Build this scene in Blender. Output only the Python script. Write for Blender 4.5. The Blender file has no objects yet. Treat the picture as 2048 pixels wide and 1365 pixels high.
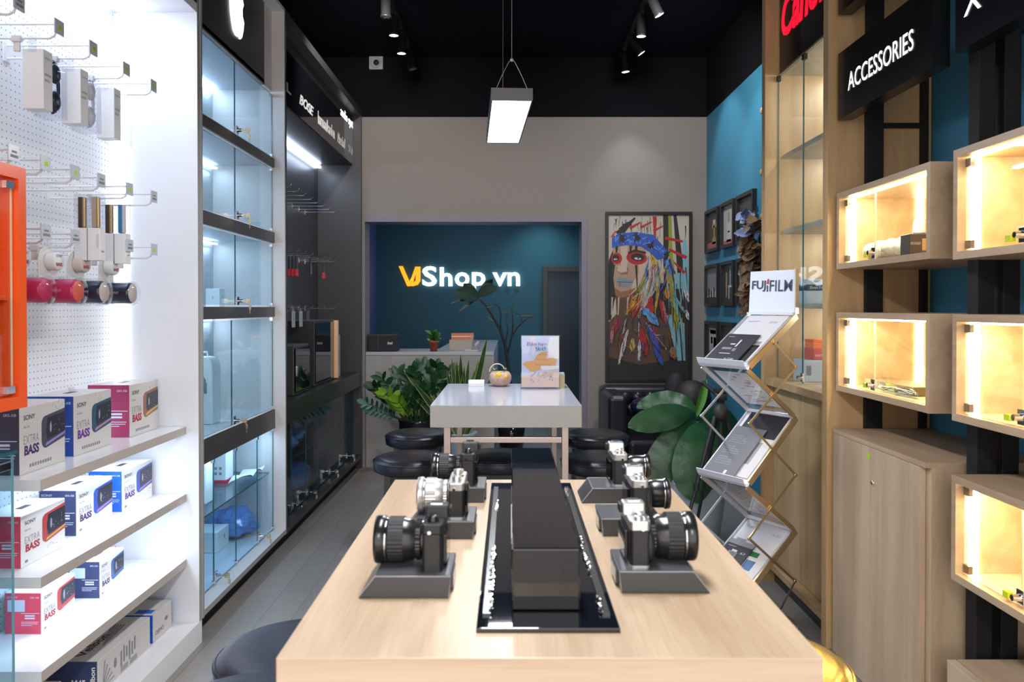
import bpy, math, random
from mathutils import Matrix, Vector
PI = math.pi
S = bpy.context.scene
COL = S.collection
random.seed(7)

# ---------------------------------------------------------------- camera, sky, exposure
CAM = (0.0, 0.0, 1.5)
F = 1600.0
PITCH = math.radians(0.6)
cd = bpy.data.cameras.new('camera')
cd.sensor_width = 36.0
cd.lens = F / 2048 * 36.0
cam = bpy.data.objects.new('camera', cd)
COL.objects.link(cam)
cam.location = CAM
cam.rotation_euler = (PI / 2 - PITCH, 0, 0)
cd.shift_x = 4 / 2048
cd.shift_y = -(682.5 - 615 - F * math.tan(PITCH)) / 2048
cd.clip_start = 0.05
cd.dof.use_dof = True
cd.dof.focus_distance = 4.2
cd.dof.aperture_fstop = 6.3
S.camera = cam
S.view_settings.view_transform = 'Standard'
S.view_settings.look = 'None'
S.view_settings.gamma = 1
S.view_settings.exposure = 0.0
S.view_settings.use_curve_mapping = False
S.cycles.use_denoising = True
S.cycles.max_bounces = 8
S.cycles.transparent_max_bounces = 24
S.cycles.glossy_bounces = 4
S.cycles.diffuse_bounces = 3
S.cycles.sample_clamp_indirect = 6.0
S.cycles.blur_glossy = 0.5
S.cycles.caustics_reflective = False
S.cycles.caustics_refractive = False

w = bpy.data.worlds.new('daylight')
S.world = w
w.use_nodes = True
w.node_tree.nodes['Background'].inputs[0].default_value = (1.0, 0.95, 0.90, 1)
w.node_tree.nodes['Background'].inputs[1].default_value = 3.0


def lamp(name, kind, loc, power, col=(1, 1, 1), size=0.2, size_y=None, rot=(0, 0, 0), spot=None, blend=0.5, spread=None):
    d = bpy.data.lights.new(name, kind)
    d.energy = power
    d.color = col
    if kind == 'AREA':
        d.shape = 'RECTANGLE'
        d.size = size
        d.size_y = size_y or size
        if spread:
            d.spread = spread
    elif kind == 'SPOT':
        d.spot_size = spot
        d.spot_blend = blend
        d.shadow_soft_size = size
    else:
        d.shadow_soft_size = size
    o = bpy.data.objects.new(name, d)
    COL.objects.link(o)
    o.location = loc
    o.rotation_euler = rot
    return o


# ceiling pendants: the one in view and its two sisters over the tables in front of it (above the frame)
COOL = (0.93, 0.96, 1.0)
lamp('pendant_light', 'AREA', (-0.016, 4.16, 2.43), 30, COOL, 0.17, 0.92, (0, 0, 0.05))
lamp('pendant_light', 'AREA', (0.0, 1.6, 2.43), 30, COOL, 0.18, 0.92)
lamp('pendant_light', 'AREA', (0.0, -0.9, 2.43), 34, COOL, 0.18, 0.92)
# unseen fill spots added under the ceiling to brighten the grey back wall
for _x in (-0.90, 1.02):
    lamp('added_wall_fill', 'SPOT', (_x, 5.25, 3.62), 130, (1.0, 0.97, 0.94), 0.05, rot=(math.radians(58), 0, -_x * 0.25), spot=1.9, blend=1.0)

# ---------------------------------------------------------------- materials
MATS = {}


def new_mat(name):
    m = bpy.data.materials.new(name)
    m.use_nodes = True
    MATS[name] = m
    return m, m.node_tree.nodes, m.node_tree.links, m.node_tree.nodes['Principled BSDF']


def pm(name, col, rough=0.5, metal=0.0, emit=None, es=0.0, coat=0.0, spec=0.5, noise=0.0, nscale=20, bump=0.0, bscale=200):
    if name in MATS:
        return MATS[name]
    m, N, L, b = new_mat(name)
    b.inputs['Base Color'].default_value = (*col, 1)
    b.inputs['Roughness'].default_value = rough
    b.inputs['Metallic'].default_value = metal
    b.inputs['Coat Weight'].default_value = coat
    b.inputs['Specular IOR Level'].default_value = spec
    if emit:
        b.inputs['Emission Color'].default_value = (*emit, 1)
        b.inputs['Emission Strength'].default_value = es
    tc = None
    if noise or bump:
        tc = N.new('ShaderNodeTexCoord')
    if noise:
        n = N.new('ShaderNodeTexNoise')
        n.inputs['Scale'].default_value = nscale
        n.inputs['Detail'].default_value = 5
        L.new(tc.outputs['Object'], n.inputs['Vector'])
        r = N.new('ShaderNodeValToRGB')
        r.color_ramp.elements[0].position = 0.3
        r.color_ramp.elements[1].position = 0.7
        r.color_ramp.elements[0].color = tuple(max(0, c * (1 - noise)) for c in col) + (1,)
        r.color_ramp.elements[1].color = tuple(min(1, c * (1 + noise)) for c in col) + (1,)
        L.new(n.outputs['Fac'], r.inputs['Fac'])
        L.new(r.outputs['Color'], b.inputs['Base Color'])
    if bump:
        n2 = N.new('ShaderNodeTexNoise')
        n2.inputs['Scale'].default_value = bscale
        n2.inputs['Detail'].default_value = 4
        L.new(tc.outputs['Object'], n2.inputs['Vector'])
        bp = N.new('ShaderNodeBump')
        bp.inputs['Strength'].default_value = bump
        bp.inputs['Distance'].default_value = 0.004
        L.new(n2.outputs['Fac'], bp.inputs['Height'])
        L.new(bp.outputs['Normal'], b.inputs['Normal'])
    return m


def wood(name, c1, c2, axis=2, rough=0.42, scale=1.0):
    m, N, L, b = new_mat(name)
    tc = N.new('ShaderNodeTexCoord')
    mp = N.new('ShaderNodeMapping')
    sc = [9.0 * scale] * 3
    sc[axis] = 0.75 * scale
    mp.inputs['Scale'].default_value = sc
    L.new(tc.outputs['Object'], mp.inputs['Vector'])
    n = N.new('ShaderNodeTexNoise')
    n.inputs['Scale'].default_value = 1.0
    n.inputs['Detail'].default_value = 6
    n.inputs['Distortion'].default_value = 0.7
    L.new(mp.outputs['Vector'], n.inputs['Vector'])
    mp2 = N.new('ShaderNodeMapping')
    sc2 = [90.0 * scale] * 3
    sc2[axis] = 2.5 * scale
    mp2.inputs['Scale'].default_value = sc2
    L.new(tc.outputs['Object'], mp2.inputs['Vector'])
    n2 = N.new('ShaderNodeTexNoise')
    n2.inputs['Detail'].default_value = 3
    L.new(mp2.outputs['Vector'], n2.inputs['Vector'])
    mx = N.new('ShaderNodeMix')
    mx.data_type = 'FLOAT'
    mx.inputs[0].default_value = 0.28
    L.new(n.outputs['Fac'], mx.inputs[2])
    L.new(n2.outputs['Fac'], mx.inputs[3])
    r = N.new('ShaderNodeValToRGB')
    r.color_ramp.elements[0].position = 0.33
    r.color_ramp.elements[1].position = 0.62
    r.color_ramp.elements[0].color = (*c1, 1)
    r.color_ramp.elements[1].color = (*c2, 1)
    L.new(mx.outputs[0], r.inputs['Fac'])
    L.new(r.outputs['Color'], b.inputs['Base Color'])
    b.inputs['Roughness'].default_value = rough
    return m


def glass(name, tint=(0.94, 0.975, 0.97), ior=1.45, gl=1.0):
    m, N, L, b = new_mat(name)
    N.remove(b)
    out = N['Material Output']
    t = N.new('ShaderNodeBsdfTransparent')
    t.inputs[0].default_value = (*tint, 1)
    g = N.new('ShaderNodeBsdfGlossy')
    g.inputs['Roughness'].default_value = 0.0
    g.inputs[0].default_value = (gl, gl, gl, 1)
    # reflectance of a thin sheet, the same from both sides
    lw = N.new('ShaderNodeLayerWeight')
    lw.inputs['Blend'].default_value = 0.5
    pw = N.new('ShaderNodeMath')
    pw.operation = 'POWER'
    pw.inputs[1].default_value = 4.0
    L.new(lw.outputs['Facing'], pw.inputs[0])
    ma = N.new('ShaderNodeMath')
    ma.operation = 'MULTIPLY_ADD'
    r0 = ((ior - 1) / (ior + 1)) ** 2
    ma.inputs[1].default_value = 0.42
    ma.inputs[2].default_value = r0
    L.new(pw.outputs[0], ma.inputs[0])
    mx = N.new('ShaderNodeMixShader')
    L.new(ma.outputs[0], mx.inputs[0])
    L.new(t.outputs[0], mx.inputs[1])
    L.new(g.outputs[0], mx.inputs[2])
    L.new(mx.outputs[0], out.inputs['Surface'])
    return m


def pegboard(name, col, hole, pitch=0.025, r=0.11):
    """perforated panel lying in the local YZ plane"""
    m, N, L, b = new_mat(name)
    tc = N.new('ShaderNodeTexCoord')
    sp = N.new('ShaderNodeSeparateXYZ')
    L.new(tc.outputs['Object'], sp.inputs[0])

    def math_(op, a, bb=None):
        n = N.new('ShaderNodeMath')
        n.operation = op
        for i, v in enumerate((a, bb)):
            if v is None:
                continue
            if isinstance(v, (int, float)):
                n.inputs[i].default_value = v
            else:
                L.new(v, n.inputs[i])
        return n.outputs[0]
    u = math_('SUBTRACT', math_('FRACT', math_('DIVIDE', math_('ADD', sp.outputs[1], 50), pitch)), 0.5)
    v = math_('SUBTRACT', math_('FRACT', math_('DIVIDE', math_('ADD', sp.outputs[2], 50), pitch)), 0.5)
    d = math_('SQRT', math_('ADD', math_('MULTIPLY', u, u), math_('MULTIPLY', v, v)))
    f = math_('LESS_THAN', d, r)
    mx = N.new('ShaderNodeMix')
    mx.data_type = 'RGBA'
    mx.inputs[6].default_value = (*col, 1)
    mx.inputs[7].default_value = (*hole, 1)
    L.new(f, mx.inputs[0])
    L.new(mx.outputs[2], b.inputs['Base Color'])
    b.inputs['Roughness'].default_value = 0.45
    return m


def floor_mat():
    m, N, L, b = new_mat('grey_floorboards')
    tc = N.new('ShaderNodeTexCoord')
    mp = N.new('ShaderNodeMapping')
    mp.inputs['Rotation'].default_value = (0, 0, PI / 2)
    L.new(tc.outputs['Object'], mp.inputs['Vector'])
    br = N.new('ShaderNodeTexBrick')
    br.inputs['Color1'].default_value = (0.30, 0.27, 0.245, 1)
    br.inputs['Color2'].default_value = (0.245, 0.225, 0.21, 1)
    br.inputs['Mortar'].default_value = (0.10, 0.095, 0.09, 1)
    br.inputs['Scale'].default_value = 1.0
    br.inputs['Mortar Size'].default_value = 0.0015
    br.inputs['Brick Width'].default_value = 1.2
    br.inputs['Row Height'].default_value = 0.15
    L.new(mp.outputs['Vector'], br.inputs['Vector'])
    mp2 = N.new('ShaderNodeMapping')
    mp2.inputs['Scale'].default_value = (60, 3, 1)
    L.new(tc.outputs['Object'], mp2.inputs['Vector'])
    n = N.new('ShaderNodeTexNoise')
    n.inputs['Detail'].default_value = 6
    L.new(mp2.outputs['Vector'], n.inputs['Vector'])
    mx = N.new('ShaderNodeMix')
    mx.data_type = 'RGBA'
    mx.blend_type = 'MULTIPLY'
    mx.inputs[0].default_value = 0.55
    L.new(br.outputs['Color'], mx.inputs[6])
    L.new(n.outputs['Fac'], mx.inputs[7])
    g = N.new('ShaderNodeGamma')
    g.inputs[1].default_value = 0.85
    L.new(mx.outputs[2], g.inputs[0])
    L.new(g.outputs[0], b.inputs['Base Color'])
    b.inputs['Roughness'].default_value = 0.34
    bp = N.new('ShaderNodeBump')
    bp.inputs['Strength'].default_value = 0.06
    bp.inputs['Distance'].default_value = 0.003
    L.new(n.outputs['Fac'], bp.inputs['Height'])
    L.new(bp.outputs['Normal'], b.inputs['Normal'])
    return m


FLOOR = floor_mat()
OAK = wood('oak_cabinet', (0.33, 0.215, 0.105), (0.50, 0.355, 0.195), 2)
OAKW = wood('oak_warm', (0.43, 0.26, 0.13), (0.58, 0.38, 0.21), 2)
OAKH = wood('oak_horizontal', (0.36, 0.235, 0.14), (0.52, 0.38, 0.25), 1)
TABLE_Y = wood('oak_table_top', (0.40, 0.27, 0.165), (0.62, 0.46, 0.32), 1, 0.38, 0.8)
TABLE_X = wood('oak_table_edge', (0.56, 0.385, 0.26), (0.74, 0.545, 0.39), 0, 0.42, 0.8)
WHITE = pm('white_laminate', (0.80, 0.81, 0.85), 0.35)
SHELFW = pm('white_gloss_shelf', (0.82, 0.83, 0.86), 0.14)
GREYEDGE = pm('grey_edge_band', (0.33, 0.31, 0.30), 0.5)
SILVER = pm('silver_panel', (0.55, 0.56, 0.59), 0.42)
PEG = pegboard('white_pegboard', (0.78, 0.79, 0.82), (0.16, 0.17, 0.20))
PEGC = pegboard('cabinet_pegboard', (0.52, 0.54, 0.57), (0.10, 0.11, 0.13), 0.06, 0.055)
BLACK = pm('black_laminate', (0.018, 0.018, 0.02), 0.32)
BLACKM = pm('black_matte', (0.012, 0.012, 0.014), 0.7)
CABDARK = pm('charcoal_laminate', (0.050, 0.047, 0.048), 0.38)
SIGNBLACK = pm('sign_black', (0.006, 0.006, 0.008), 0.28, spec=0.35)
GLOSSBLACK = pm('gloss_black_acrylic', (0.006, 0.006, 0.008), 0.03, spec=0.8)
CEIL = pm('black_paint', (0.0060, 0.0075, 0.0125), 0.85, spec=0.1)
CEIL2 = pm('black_paint_warm', (0.0065, 0.0065, 0.009), 0.85, spec=0.08)
GREYWALL = pm('grey_plaster', (0.27, 0.24, 0.22), 0.8, noise=0.06, nscale=90, bump=0.5, bscale=260)
TEAL = pm('teal_paint', (0.045, 0.23, 0.36), 0.55, bump=0.15, bscale=200)
TEALD = pm('deep_teal_paint', (0.035, 0.135, 0.165), 0.6)
BLUEW = pm('blue_paint', (0.10, 0.13, 0.30), 0.6)
STONE = pm('speckled_stone', (0.42, 0.405, 0.395), 0.32, noise=0.10, nscale=300)
STONET = pm('speckled_stone_top', (0.42, 0.42, 0.48), 0.14, noise=0.04, nscale=300)
CONCRETE = pm('grey_counter', (0.34, 0.32, 0.31), 0.6, noise=0.08, nscale=8)
STEEL = pm('brushed_steel', (0.62, 0.58, 0.56), 0.28, 1.0)
ROSE = pm('rose_steel', (0.50, 0.41, 0.38), 0.35, 0.9)
CHROME = pm('chrome', (0.80, 0.81, 0.83), 0.10, 1.0)
BRASS = pm('pale_brass', (0.78, 0.60, 0.36), 0.25, 1.0)
LEATHER = pm('black_leather', (0.014, 0.014, 0.020), 0.25, bump=0.15, bscale=250)
LEATHERB = pm('navy_black_leather', (0.018, 0.020, 0.035), 0.32, bump=0.2, bscale=220)
GOLD = pm('gold_leather', (0.66, 0.46, 0.12), 0.24, 0.85, bump=0.12, bscale=40)
LED = pm('led_white', (1, 1, 1), 0.5, emit=(0.86, 0.92, 1.0), es=14)
LEDB = pm('led_blue_white', (1, 1, 1), 0.5, emit=(0.68, 0.80, 1.0), es=12)
LEDW = pm('led_warm', (1, 1, 1), 0.5, emit=(1.0, 0.80, 0.42), es=24)
PANEL = pm('lamp_diffuser', (1, 1, 1), 0.5, emit=(0.97, 0.98, 1.0), es=5)
LETTER = pm('lit_letter_white', (1, 1, 1), 0.5, emit=(0.92, 0.94, 1.0), es=1.7)
LETTERS = pm('lit_letter_soft', (1, 1, 1), 0.5, emit=(0.9, 0.92, 1.0), es=1.3)
LETTERO = pm('lit_letter_orange', (1, 0.4, 0.02), 0.5, emit=(1.0, 0.38, 0.015), es=1.3)
LETTERR = pm('lit_letter_red', (0.8, 0.0, 0.03), 0.4, emit=(1.0, 0.008, 0.04), es=0.85)
LETGREY = pm('dim_letter_grey', (0.62, 0.61, 0.60), 0.4)
GLASS = glass('clear_glass')
GLASSB = glass('blue_tinted_glass', (0.80, 0.91, 0.97))
GLASSD = glass('dark_cabinet_glass', (0.72, 0.80, 0.86), 1.7)
ACRYL = glass('clear_acrylic', (0.90, 0.91, 0.94), 1.35)
FILMY = glass('cloudy_plastic', (0.66, 0.76, 0.92), 1.7)
GEDGE = pm('glass_edge', (0.03, 0.12, 0.14), 0.15)
GEDGEL = pm('glass_edge_pale', (0.30, 0.52, 0.55), 0.15)
GEDGEW = pm('glass_edge_warm', (0.75, 0.70, 0.45), 0.2)
PAPER = pm('white_card', (0.80, 0.79, 0.79), 0.5)
PAPERG = pm('grey_card', (0.60, 0.565, 0.55), 0.5)
INK = pm('black_ink', (0.02, 0.02, 0.025), 0.5)
INKG = pm('grey_ink', (0.22, 0.22, 0.25), 0.5)
ORANGE = pm('orange_lacquer', (0.86, 0.10, 0.012), 0.28)
RUBBER = pm('black_rubber', (0.015, 0.015, 0.016), 0.55)
CBLACK = pm('camera_black', (0.016, 0.016, 0.017), 0.42, bump=0.3, bscale=900)
CSILVER = pm('camera_silver', (0.66, 0.65, 0.64), 0.30, 0.8)
LENSB = pm('lens_barrel_black', (0.012, 0.012, 0.013), 0.22)
LENSG = pm('lens_glass', (0.02, 0.02, 0.05), 0.02, spec=1.0)
STANDG = pm('charcoal_stand', (0.055, 0.056, 0.060), 0.36)
STANDT = pm('charcoal_stand_top', (0.075, 0.077, 0.085), 0.30)
TERRA = pm('terracotta', (0.36, 0.075, 0.035), 0.6)
SOIL = pm('dark_soil', (0.02, 0.013, 0.009), 0.9)
LEAFD = pm('dark_leaf', (0.012, 0.060, 0.018), 0.35, noise=0.4, nscale=14)
LEAFM = pm('mid_leaf', (0.030, 0.125, 0.025), 0.35, noise=0.3, nscale=14)
LEAFL = pm('lime_leaf', (0.17, 0.33, 0.02), 0.35)
LEAFB = pm('banana_leaf', (0.014, 0.070, 0.024), 0.36, noise=0.35, nscale=9, bump=0.5, bscale=30)
LEAFBL = pm('young_banana_leaf', (0.07, 0.27, 0.03), 0.38)
LEAFY = pm('yellow_leaf_margin', (0.42, 0.44, 0.07), 0.4)
TWIG = pm('dark_twig', (0.010, 0.010, 0.010), 0.6)
POTB = pm('gloss_black_pot', (0.010, 0.010, 0.014), 0.12)
POTW = pm('white_pot', (0.50, 0.60, 0.70), 0.35)

# ---------------------------------------------------------------- mesh helpers
class MB:
    """collects shapes; build() links them as ONE mesh object"""

    def __init__(self, off=(0, 0, 0)):
        self.v, self.f, self.m, self.s = [], [], [], []
        self.off = Vector(off)
        self.M = None

    def add(self, vs, fs, m=0, smooth=False):
        b = len(self.v)
        for p in vs:
            p = Vector(p)
            if self.M is not None:
                p = self.M @ p
            self.v.append(p - self.off)
        for i, f in enumerate(fs):
            self.f.append([b + k for k in f])
            self.m.append(m[i] if isinstance(m, (list, tuple)) else m)
            self.s.append(smooth)
        return self

    def box(self, x0, x1, y0, y1, z0, z1, m=0):
        """m may be a list for the faces -z +z -y +y -x +x"""
        vs = [(x0, y0, z0), (x1, y0, z0), (x1, y1, z0), (x0, y1, z0), (x0, y0, z1), (x1, y0, z1), (x1, y1, z1), (x0, y1, z1)]
        fs = [(0, 3, 2, 1), (4, 5, 6, 7), (0, 1, 5, 4), (2, 3, 7, 6), (3, 0, 4, 7), (1, 2, 6, 5)]
        return self.add(vs, fs, m)

    def prism(self, poly, n, m=0, smooth=False):
        """polygon (3-D points) extruded by vector n"""
        n = Vector(n)
        k = len(poly)
        p0 = [Vector(p) for p in poly]
        p1 = [p + n for p in p0]
        fs = [tuple(range(k))[::-1], tuple(range(k, 2 * k))] + [(i, (i + 1) % k, k + (i + 1) % k, k + i) for i in range(k)]
        return self.add(p0 + p1, fs, m)

    def tube(self, pts, r, n=8, m=0, caps=True):
        pts = [Vector(p) for p in pts]
        rs = r if isinstance(r, (list, tuple)) else [r] * len(pts)
        vs, fs = [], []
        up = None
        for i, p in enumerate(pts):
            a = pts[max(0, i - 1)]
            c = pts[min(len(pts) - 1, i + 1)]
            t = (c - a).normalized()
            if up is None:
                up = Vector((0, 0, 1)) if abs(t.z) < 0.9 else Vector((1, 0, 0))
            x = t.cross(up)
            if x.length < 1e-6:
                x = t.orthogonal()
            x.normalize()
            y = x.cross(t).normalized()
            up = y
            for k in range(n):
                an = 2 * PI * k / n
                vs.append(p + (x * math.cos(an) + y * math.sin(an)) * rs[i])
        for i in range(len(pts) - 1):
            for k in range(n):
                fs.append((i * n + k, i * n + (k + 1) % n, (i + 1) * n + (k + 1) % n, (i + 1) * n + k))
        self.add(vs, fs, m, True)
        if caps:
            self.add(vs[:n], [tuple(range(n))], m)
            self.add(vs[-n:], [tuple(range(n))[::-1]], m)
        return self

    def lathe(self, prof, c=(0, 0, 0), ax='z', n=32, m=0, smooth=True):
        """prof: (radius, height[, material]) along axis"""
        vs, fs, ms = [], [], []
        for q in prof:
            r, h = q[0], q[1]
            for k in range(n):
                an = 2 * PI * k / n
                a, b = r * math.cos(an), r * math.sin(an)
                p = {'z': (a, b, h), 'x': (h, a, b), 'y': (b, h, a)}[ax]
                vs.append((c[0] + p[0], c[1] + p[1], c[2] + p[2]))
        for i in range(len(prof) - 1):
            for k in range(n):
                fs.append((i * n + k, i * n + (k + 1) % n, (i + 1) * n + (k + 1) % n, (i + 1) * n + k))
                ms.append(prof[i + 1][2] if len(prof[i + 1]) > 2 else m)
        self.add(vs, fs, ms, smooth)
        return self

    def ball(self, c, r, n=12, m=0):
        rr = r if isinstance(r, (list, tuple)) else (r, r, r)
        vs, fs = [], []
        k2 = n // 2 + 1
        for i in range(k2 + 1):
            th = PI * i / k2
            for k in range(n):
                an = 2 * PI * k / n
                vs.append((c[0] + rr[0] * math.sin(th) * math.cos(an), c[1] + rr[1] * math.sin(th) * math.sin(an), c[2] + rr[2] * math.cos(th)))
        for i in range(k2):
            for k in range(n):
                fs.append((i * n + k, (i + 1) * n + k, (i + 1) * n + (k + 1) % n, i * n + (k + 1) % n))
        return self.add(vs, fs, m, True)

    def bounds(self):
        xs = [p.x for p in self.v]
        ys = [p.y for p in self.v]
        zs = [p.z for p in self.v]
        return min(xs), max(xs), min(ys), max(ys), min(zs), max(zs)

    def mesh(self, name, mats):
        me = bpy.data.meshes.new(name)
        me.from_pydata([tuple(p) for p in self.v], [], self.f)
        for mm in (mats if isinstance(mats, (list, tuple)) else [mats]):
            me.materials.append(mm)
        me.polygons.foreach_set('material_index', self.m)
        me.polygons.foreach_set('use_smooth', self.s)
        me.update()
        return me

    def build(self, name, mats, parent=None, bevel=0, seg=2, sub=0):
        o = bpy.data.objects.new(name, self.mesh(name, mats))
        COL.objects.link(o)
        if parent is not None:
            o.parent = parent
        if bevel:
            md = o.modifiers.new('bevel', 'BEVEL')
            md.width = bevel
            md.segments = seg
            md.limit_method = 'ANGLE'
        if sub:
            md = o.modifiers.new('sub', 'SUBSURF')
            md.levels = md.render_levels = sub
        return o


def tag(o, label=None, cat=None, group=None, kind=None):
    for k, v in (('label', label), ('category', cat), ('group', group), ('kind', kind)):
        if v:
            o[k] = v
    return o


def thing(name, label, cat, loc=(0, 0, 0), rz=0, group=None, kind=None):
    o = bpy.data.objects.new(name, None)
    o.empty_display_size = 0.05
    COL.objects.link(o)
    o.location = loc
    o.rotation_euler = (0, 0, rz)
    return tag(o, label, cat, group, kind)


def single(name, mb, mats, label, cat, group=None, M=None, bevel=0, sub=0, kind=None):
    """one-mesh thing with its origin at the middle of its base; M places the mesh's own frame in the room"""
    b = mb.bounds()
    c = Vector(((b[0] + b[1]) / 2, (b[2] + b[3]) / 2, b[4]))
    mb.v = [p - c for p in mb.v]
    o = mb.build(name, mats, None, bevel, 2, sub)
    o.matrix_world = (M @ Matrix.Translation(c)) if M is not None else Matrix.Translation(c)
    return tag(o, label, cat, group, kind)


def struct(name, mb, mats, bevel=0, parent=None):
    o = mb.build(name, mats, parent, bevel)
    if parent is None:
        o['kind'] = 'structure'
    return o


def copy_tree(o, parent=None):
    c = o.copy()
    COL.objects.link(c)
    if parent is not None:
        c.parent = parent
    for ch in list(o.children):
        copy_tree(ch, c)
    return c


FR = {  # text frames: x direction, y direction
    'L': ((0, 1, 0), (0, 0, 1)),   # on a face that looks towards +X
    'R': ((0, -1, 0), (0, 0, 1)),  # on a face that looks towards -X
    'F': ((1, 0, 0), (0, 0, 1)),   # on a face that looks towards the camera
    'T': ((1, 0, 0), (0, 1, 0)),   # lying flat
}


def txt(body, org, fr, w_, h_, mat, parent, off=None, ext=0.0006, bold=0.0, shear=0.0, name='lettering', exact=None):
    """lettering fitted into a box w_ x h_ whose lower left corner is org; off = parent's location"""
    cu = bpy.data.curves.new('t', 'FONT')
    cu.body = body
    cu.size = 1.0
    cu.resolution_u = 3
    cu.offset = bold
    cu.shear = shear
    cu.extrude = 0.0
    ob = bpy.data.objects.new('t', cu)
    me = bpy.data.meshes.new_from_object(ob)
    bpy.data.objects.remove(ob)
    xs = [v.co.x for v in me.vertices]
    ys = [v.co.y for v in me.vertices]
    x0, x1, y0, y1 = min(xs), max(xs), min(ys), max(ys)
    if exact:
        y0, y1 = exact
    xd, yd = (Vector(a) for a in (FR[fr] if isinstance(fr, str) else fr))
    nd = xd.cross(yd)
    o0 = Vector(org) - (Vector(off) if off is not None else Vector((0, 0, 0)))
    sx, sy = w_ / (x1 - x0), h_ / (y1 - y0)
    mb = MB()
    vs = [o0 + xd * ((v.co.x - x0) * sx) + yd * ((v.co.y - y0) * sy) + nd * ext for v in me.vertices]
    fs = [tuple(p.vertices) for p in me.polygons]
    mb.add(vs, fs)
    # side walls so that raised letters have thickness
    if ext > 0.002:
        from collections import Counter
        ec = Counter()
        for f in fs:
            for a, b_ in zip(f, f[1:] + f[:1]):
                ec[(min(a, b_), max(a, b_))] += 1
        low = [p - nd * ext for p in vs]
        n = len(vs)
        mb.add(vs + low, [(a, b_, b_ + n, a + n) for (a, b_), c in ec.items() if c == 1])
    bpy.data.meshes.remove(me)
    return mb.build(name, mat, parent)


def pane(mb, x0, x1, y0, y1, z0, z1, thin='x'):
    """glass sheet: material 0 on the two big faces, 1 on its edges"""
    m = {'x': [1, 1, 1, 1, 0, 0], 'y': [1, 1, 0, 0, 1, 1], 'z': [0, 0, 1, 1, 1, 1]}[thin]
    return mb.box(x0, x1, y0, y1, z0, z1, m)


def leaf(mb, p, d, length, width, droop=0.3, fold=0.25, n=6, m=0, up=(0, 0, 1), wave=0.0, margin=None, tipw=0.0):
    """a blade from p along d, bending down by droop; margin = material of an outer band"""
    p, d, up = Vector(p), Vector(d).normalized(), Vector(up)
    side = d.cross(up)
    if side.length < 0.05:
        side = d.cross(Vector((0.3, 1, 0.1)))
    side.normalize()
    nrm = side.cross(d).normalized()
    vs, fs, ms = [], [], []
    q = p.copy()
    cur = d.copy()
    nr = 5
    for i in range(n + 1):
        t = i / n
        wd = width * (math.sin(PI * min(1, (t * 0.93 + 0.05))) ** 0.75) / 2 + tipw * width / 2
        if i == n and tipw == 0:
            wd = width * 0.02
        nn = side.cross(cur).normalized()
        wv = wave * math.sin(t * 17.0) * width
        for j, u in enumerate((-1, -0.8, 0, 0.8, 1)):
            vs.append(q + side * (u * wd) + nn * (abs(u) * wd * fold + (wv if j in (0, 4) else 0)))
        q = q + cur * (length / n)
        cur = (cur - Vector((0, 0, 1)) * (droop * 2 / n * (0.4 + t))).normalized()
    for i in range(n):
        for j in range(4):
            fs.append((i * nr + j, i * nr + j + 1, (i + 1) * nr + j + 1, (i + 1) * nr + j))
            ms.append(margin if (margin is not None and j in (0, 3)) else m)
    mb.add(vs, fs, ms, True)
    return mb


def rot_z(v, a):
    return Vector((v[0] * math.cos(a) - v[1] * math.sin(a), v[0] * math.sin(a) + v[1] * math.cos(a), v[2]))


def lock_part(parent, c, nx, with_key=True, key_mat=None):
    """door lock at c (parent's coordinates) on a face whose outward direction is nx = +1 / -1 along x: plate, barrel, keys"""
    mb = MB()
    mb.box(*sorted((c[0], c[0] + nx * 0.006)), c[1] - 0.016, c[1] + 0.016, c[2] - 0.022, c[2] + 0.022)
    mb.tube([(c[0] + nx * 0.004, c[1], c[2]), (c[0] + nx * 0.028, c[1], c[2])], [0.011, 0.009], 12)
    lk = mb.build('lock', CHROME, parent, 0.001, 1)
    if with_key:
        k = MB()
        x = c[0] + nx * 0.028
        k.box(*sorted((x, x + nx * 0.02)), c[1] - 0.0015, c[1] + 0.0015, c[2] - 0.003, c[2] + 0.003)
        k.box(*sorted((x + nx * 0.018, x + nx * 0.042)), c[1] - 0.0015, c[1] + 0.0015, c[2] - 0.012, c[2] + 0.012)
        # second key hanging on the ring
        k.tube([(x + nx * 0.036, c[1] + 0.010 * math.cos(a), c[2] - 0.012 + 0.010 * math.sin(a)) for a in [i * PI / 5 for i in range(11)]], 0.0008, 5)
        k.box(*sorted((x + nx * 0.033, x + nx * 0.045)), c[1] + 0.004, c[1] + 0.007, c[2] - 0.045, c[2] - 0.020)
        k.box(*sorted((x + nx * 0.037, x + nx * 0.041)), c[1] + 0.004, c[1] + 0.007, c[2] - 0.068, c[2] - 0.044)
        k.build('key', key_mat or BRASS, lk)
    return lk

# ---------------------------------------------------------------- the room
XL, XR, YB, YF, ZC, ZP = -1.85, 1.84, 7.5, -1.6, 3.84, 3.28
struct('floor', MB().box(-3.2, 3.2, YF - 1.2, 10.6, -0.06, 0), FLOOR)
struct('ceiling', MB().box(XL - 0.1, XR + 0.1, YF, YB + 0.25, ZC, ZC + 0.08), CEIL)
struct('wall_left', MB().box(XL - 0.1, XL, YF, YB, 0, ZC), CEIL2)
mb = MB()
mb.box(XR, XR + 0.1, YF, YB, 0, ZP, 0)
mb.box(XR, XR + 0.1, YF, YB, ZP, ZC, 1)
struct('wall_right', mb, [TEAL, CEIL2])
OX0, OX1, OZ = -1.36, 0.715, 2.34
mb = MB()
mb.box(XL - 0.1, OX0, YB, YB + 0.25, 0, ZP, 0)
mb.box(OX1, XR + 0.1, YB, YB + 0.25, 0, ZP, 0)
mb.box(OX0, OX1, YB, YB + 0.25, OZ, ZP, 0)
mb.box(XL - 0.1, XR + 0.1, YB, YB + 0.25, ZP, ZC, 1)
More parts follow.
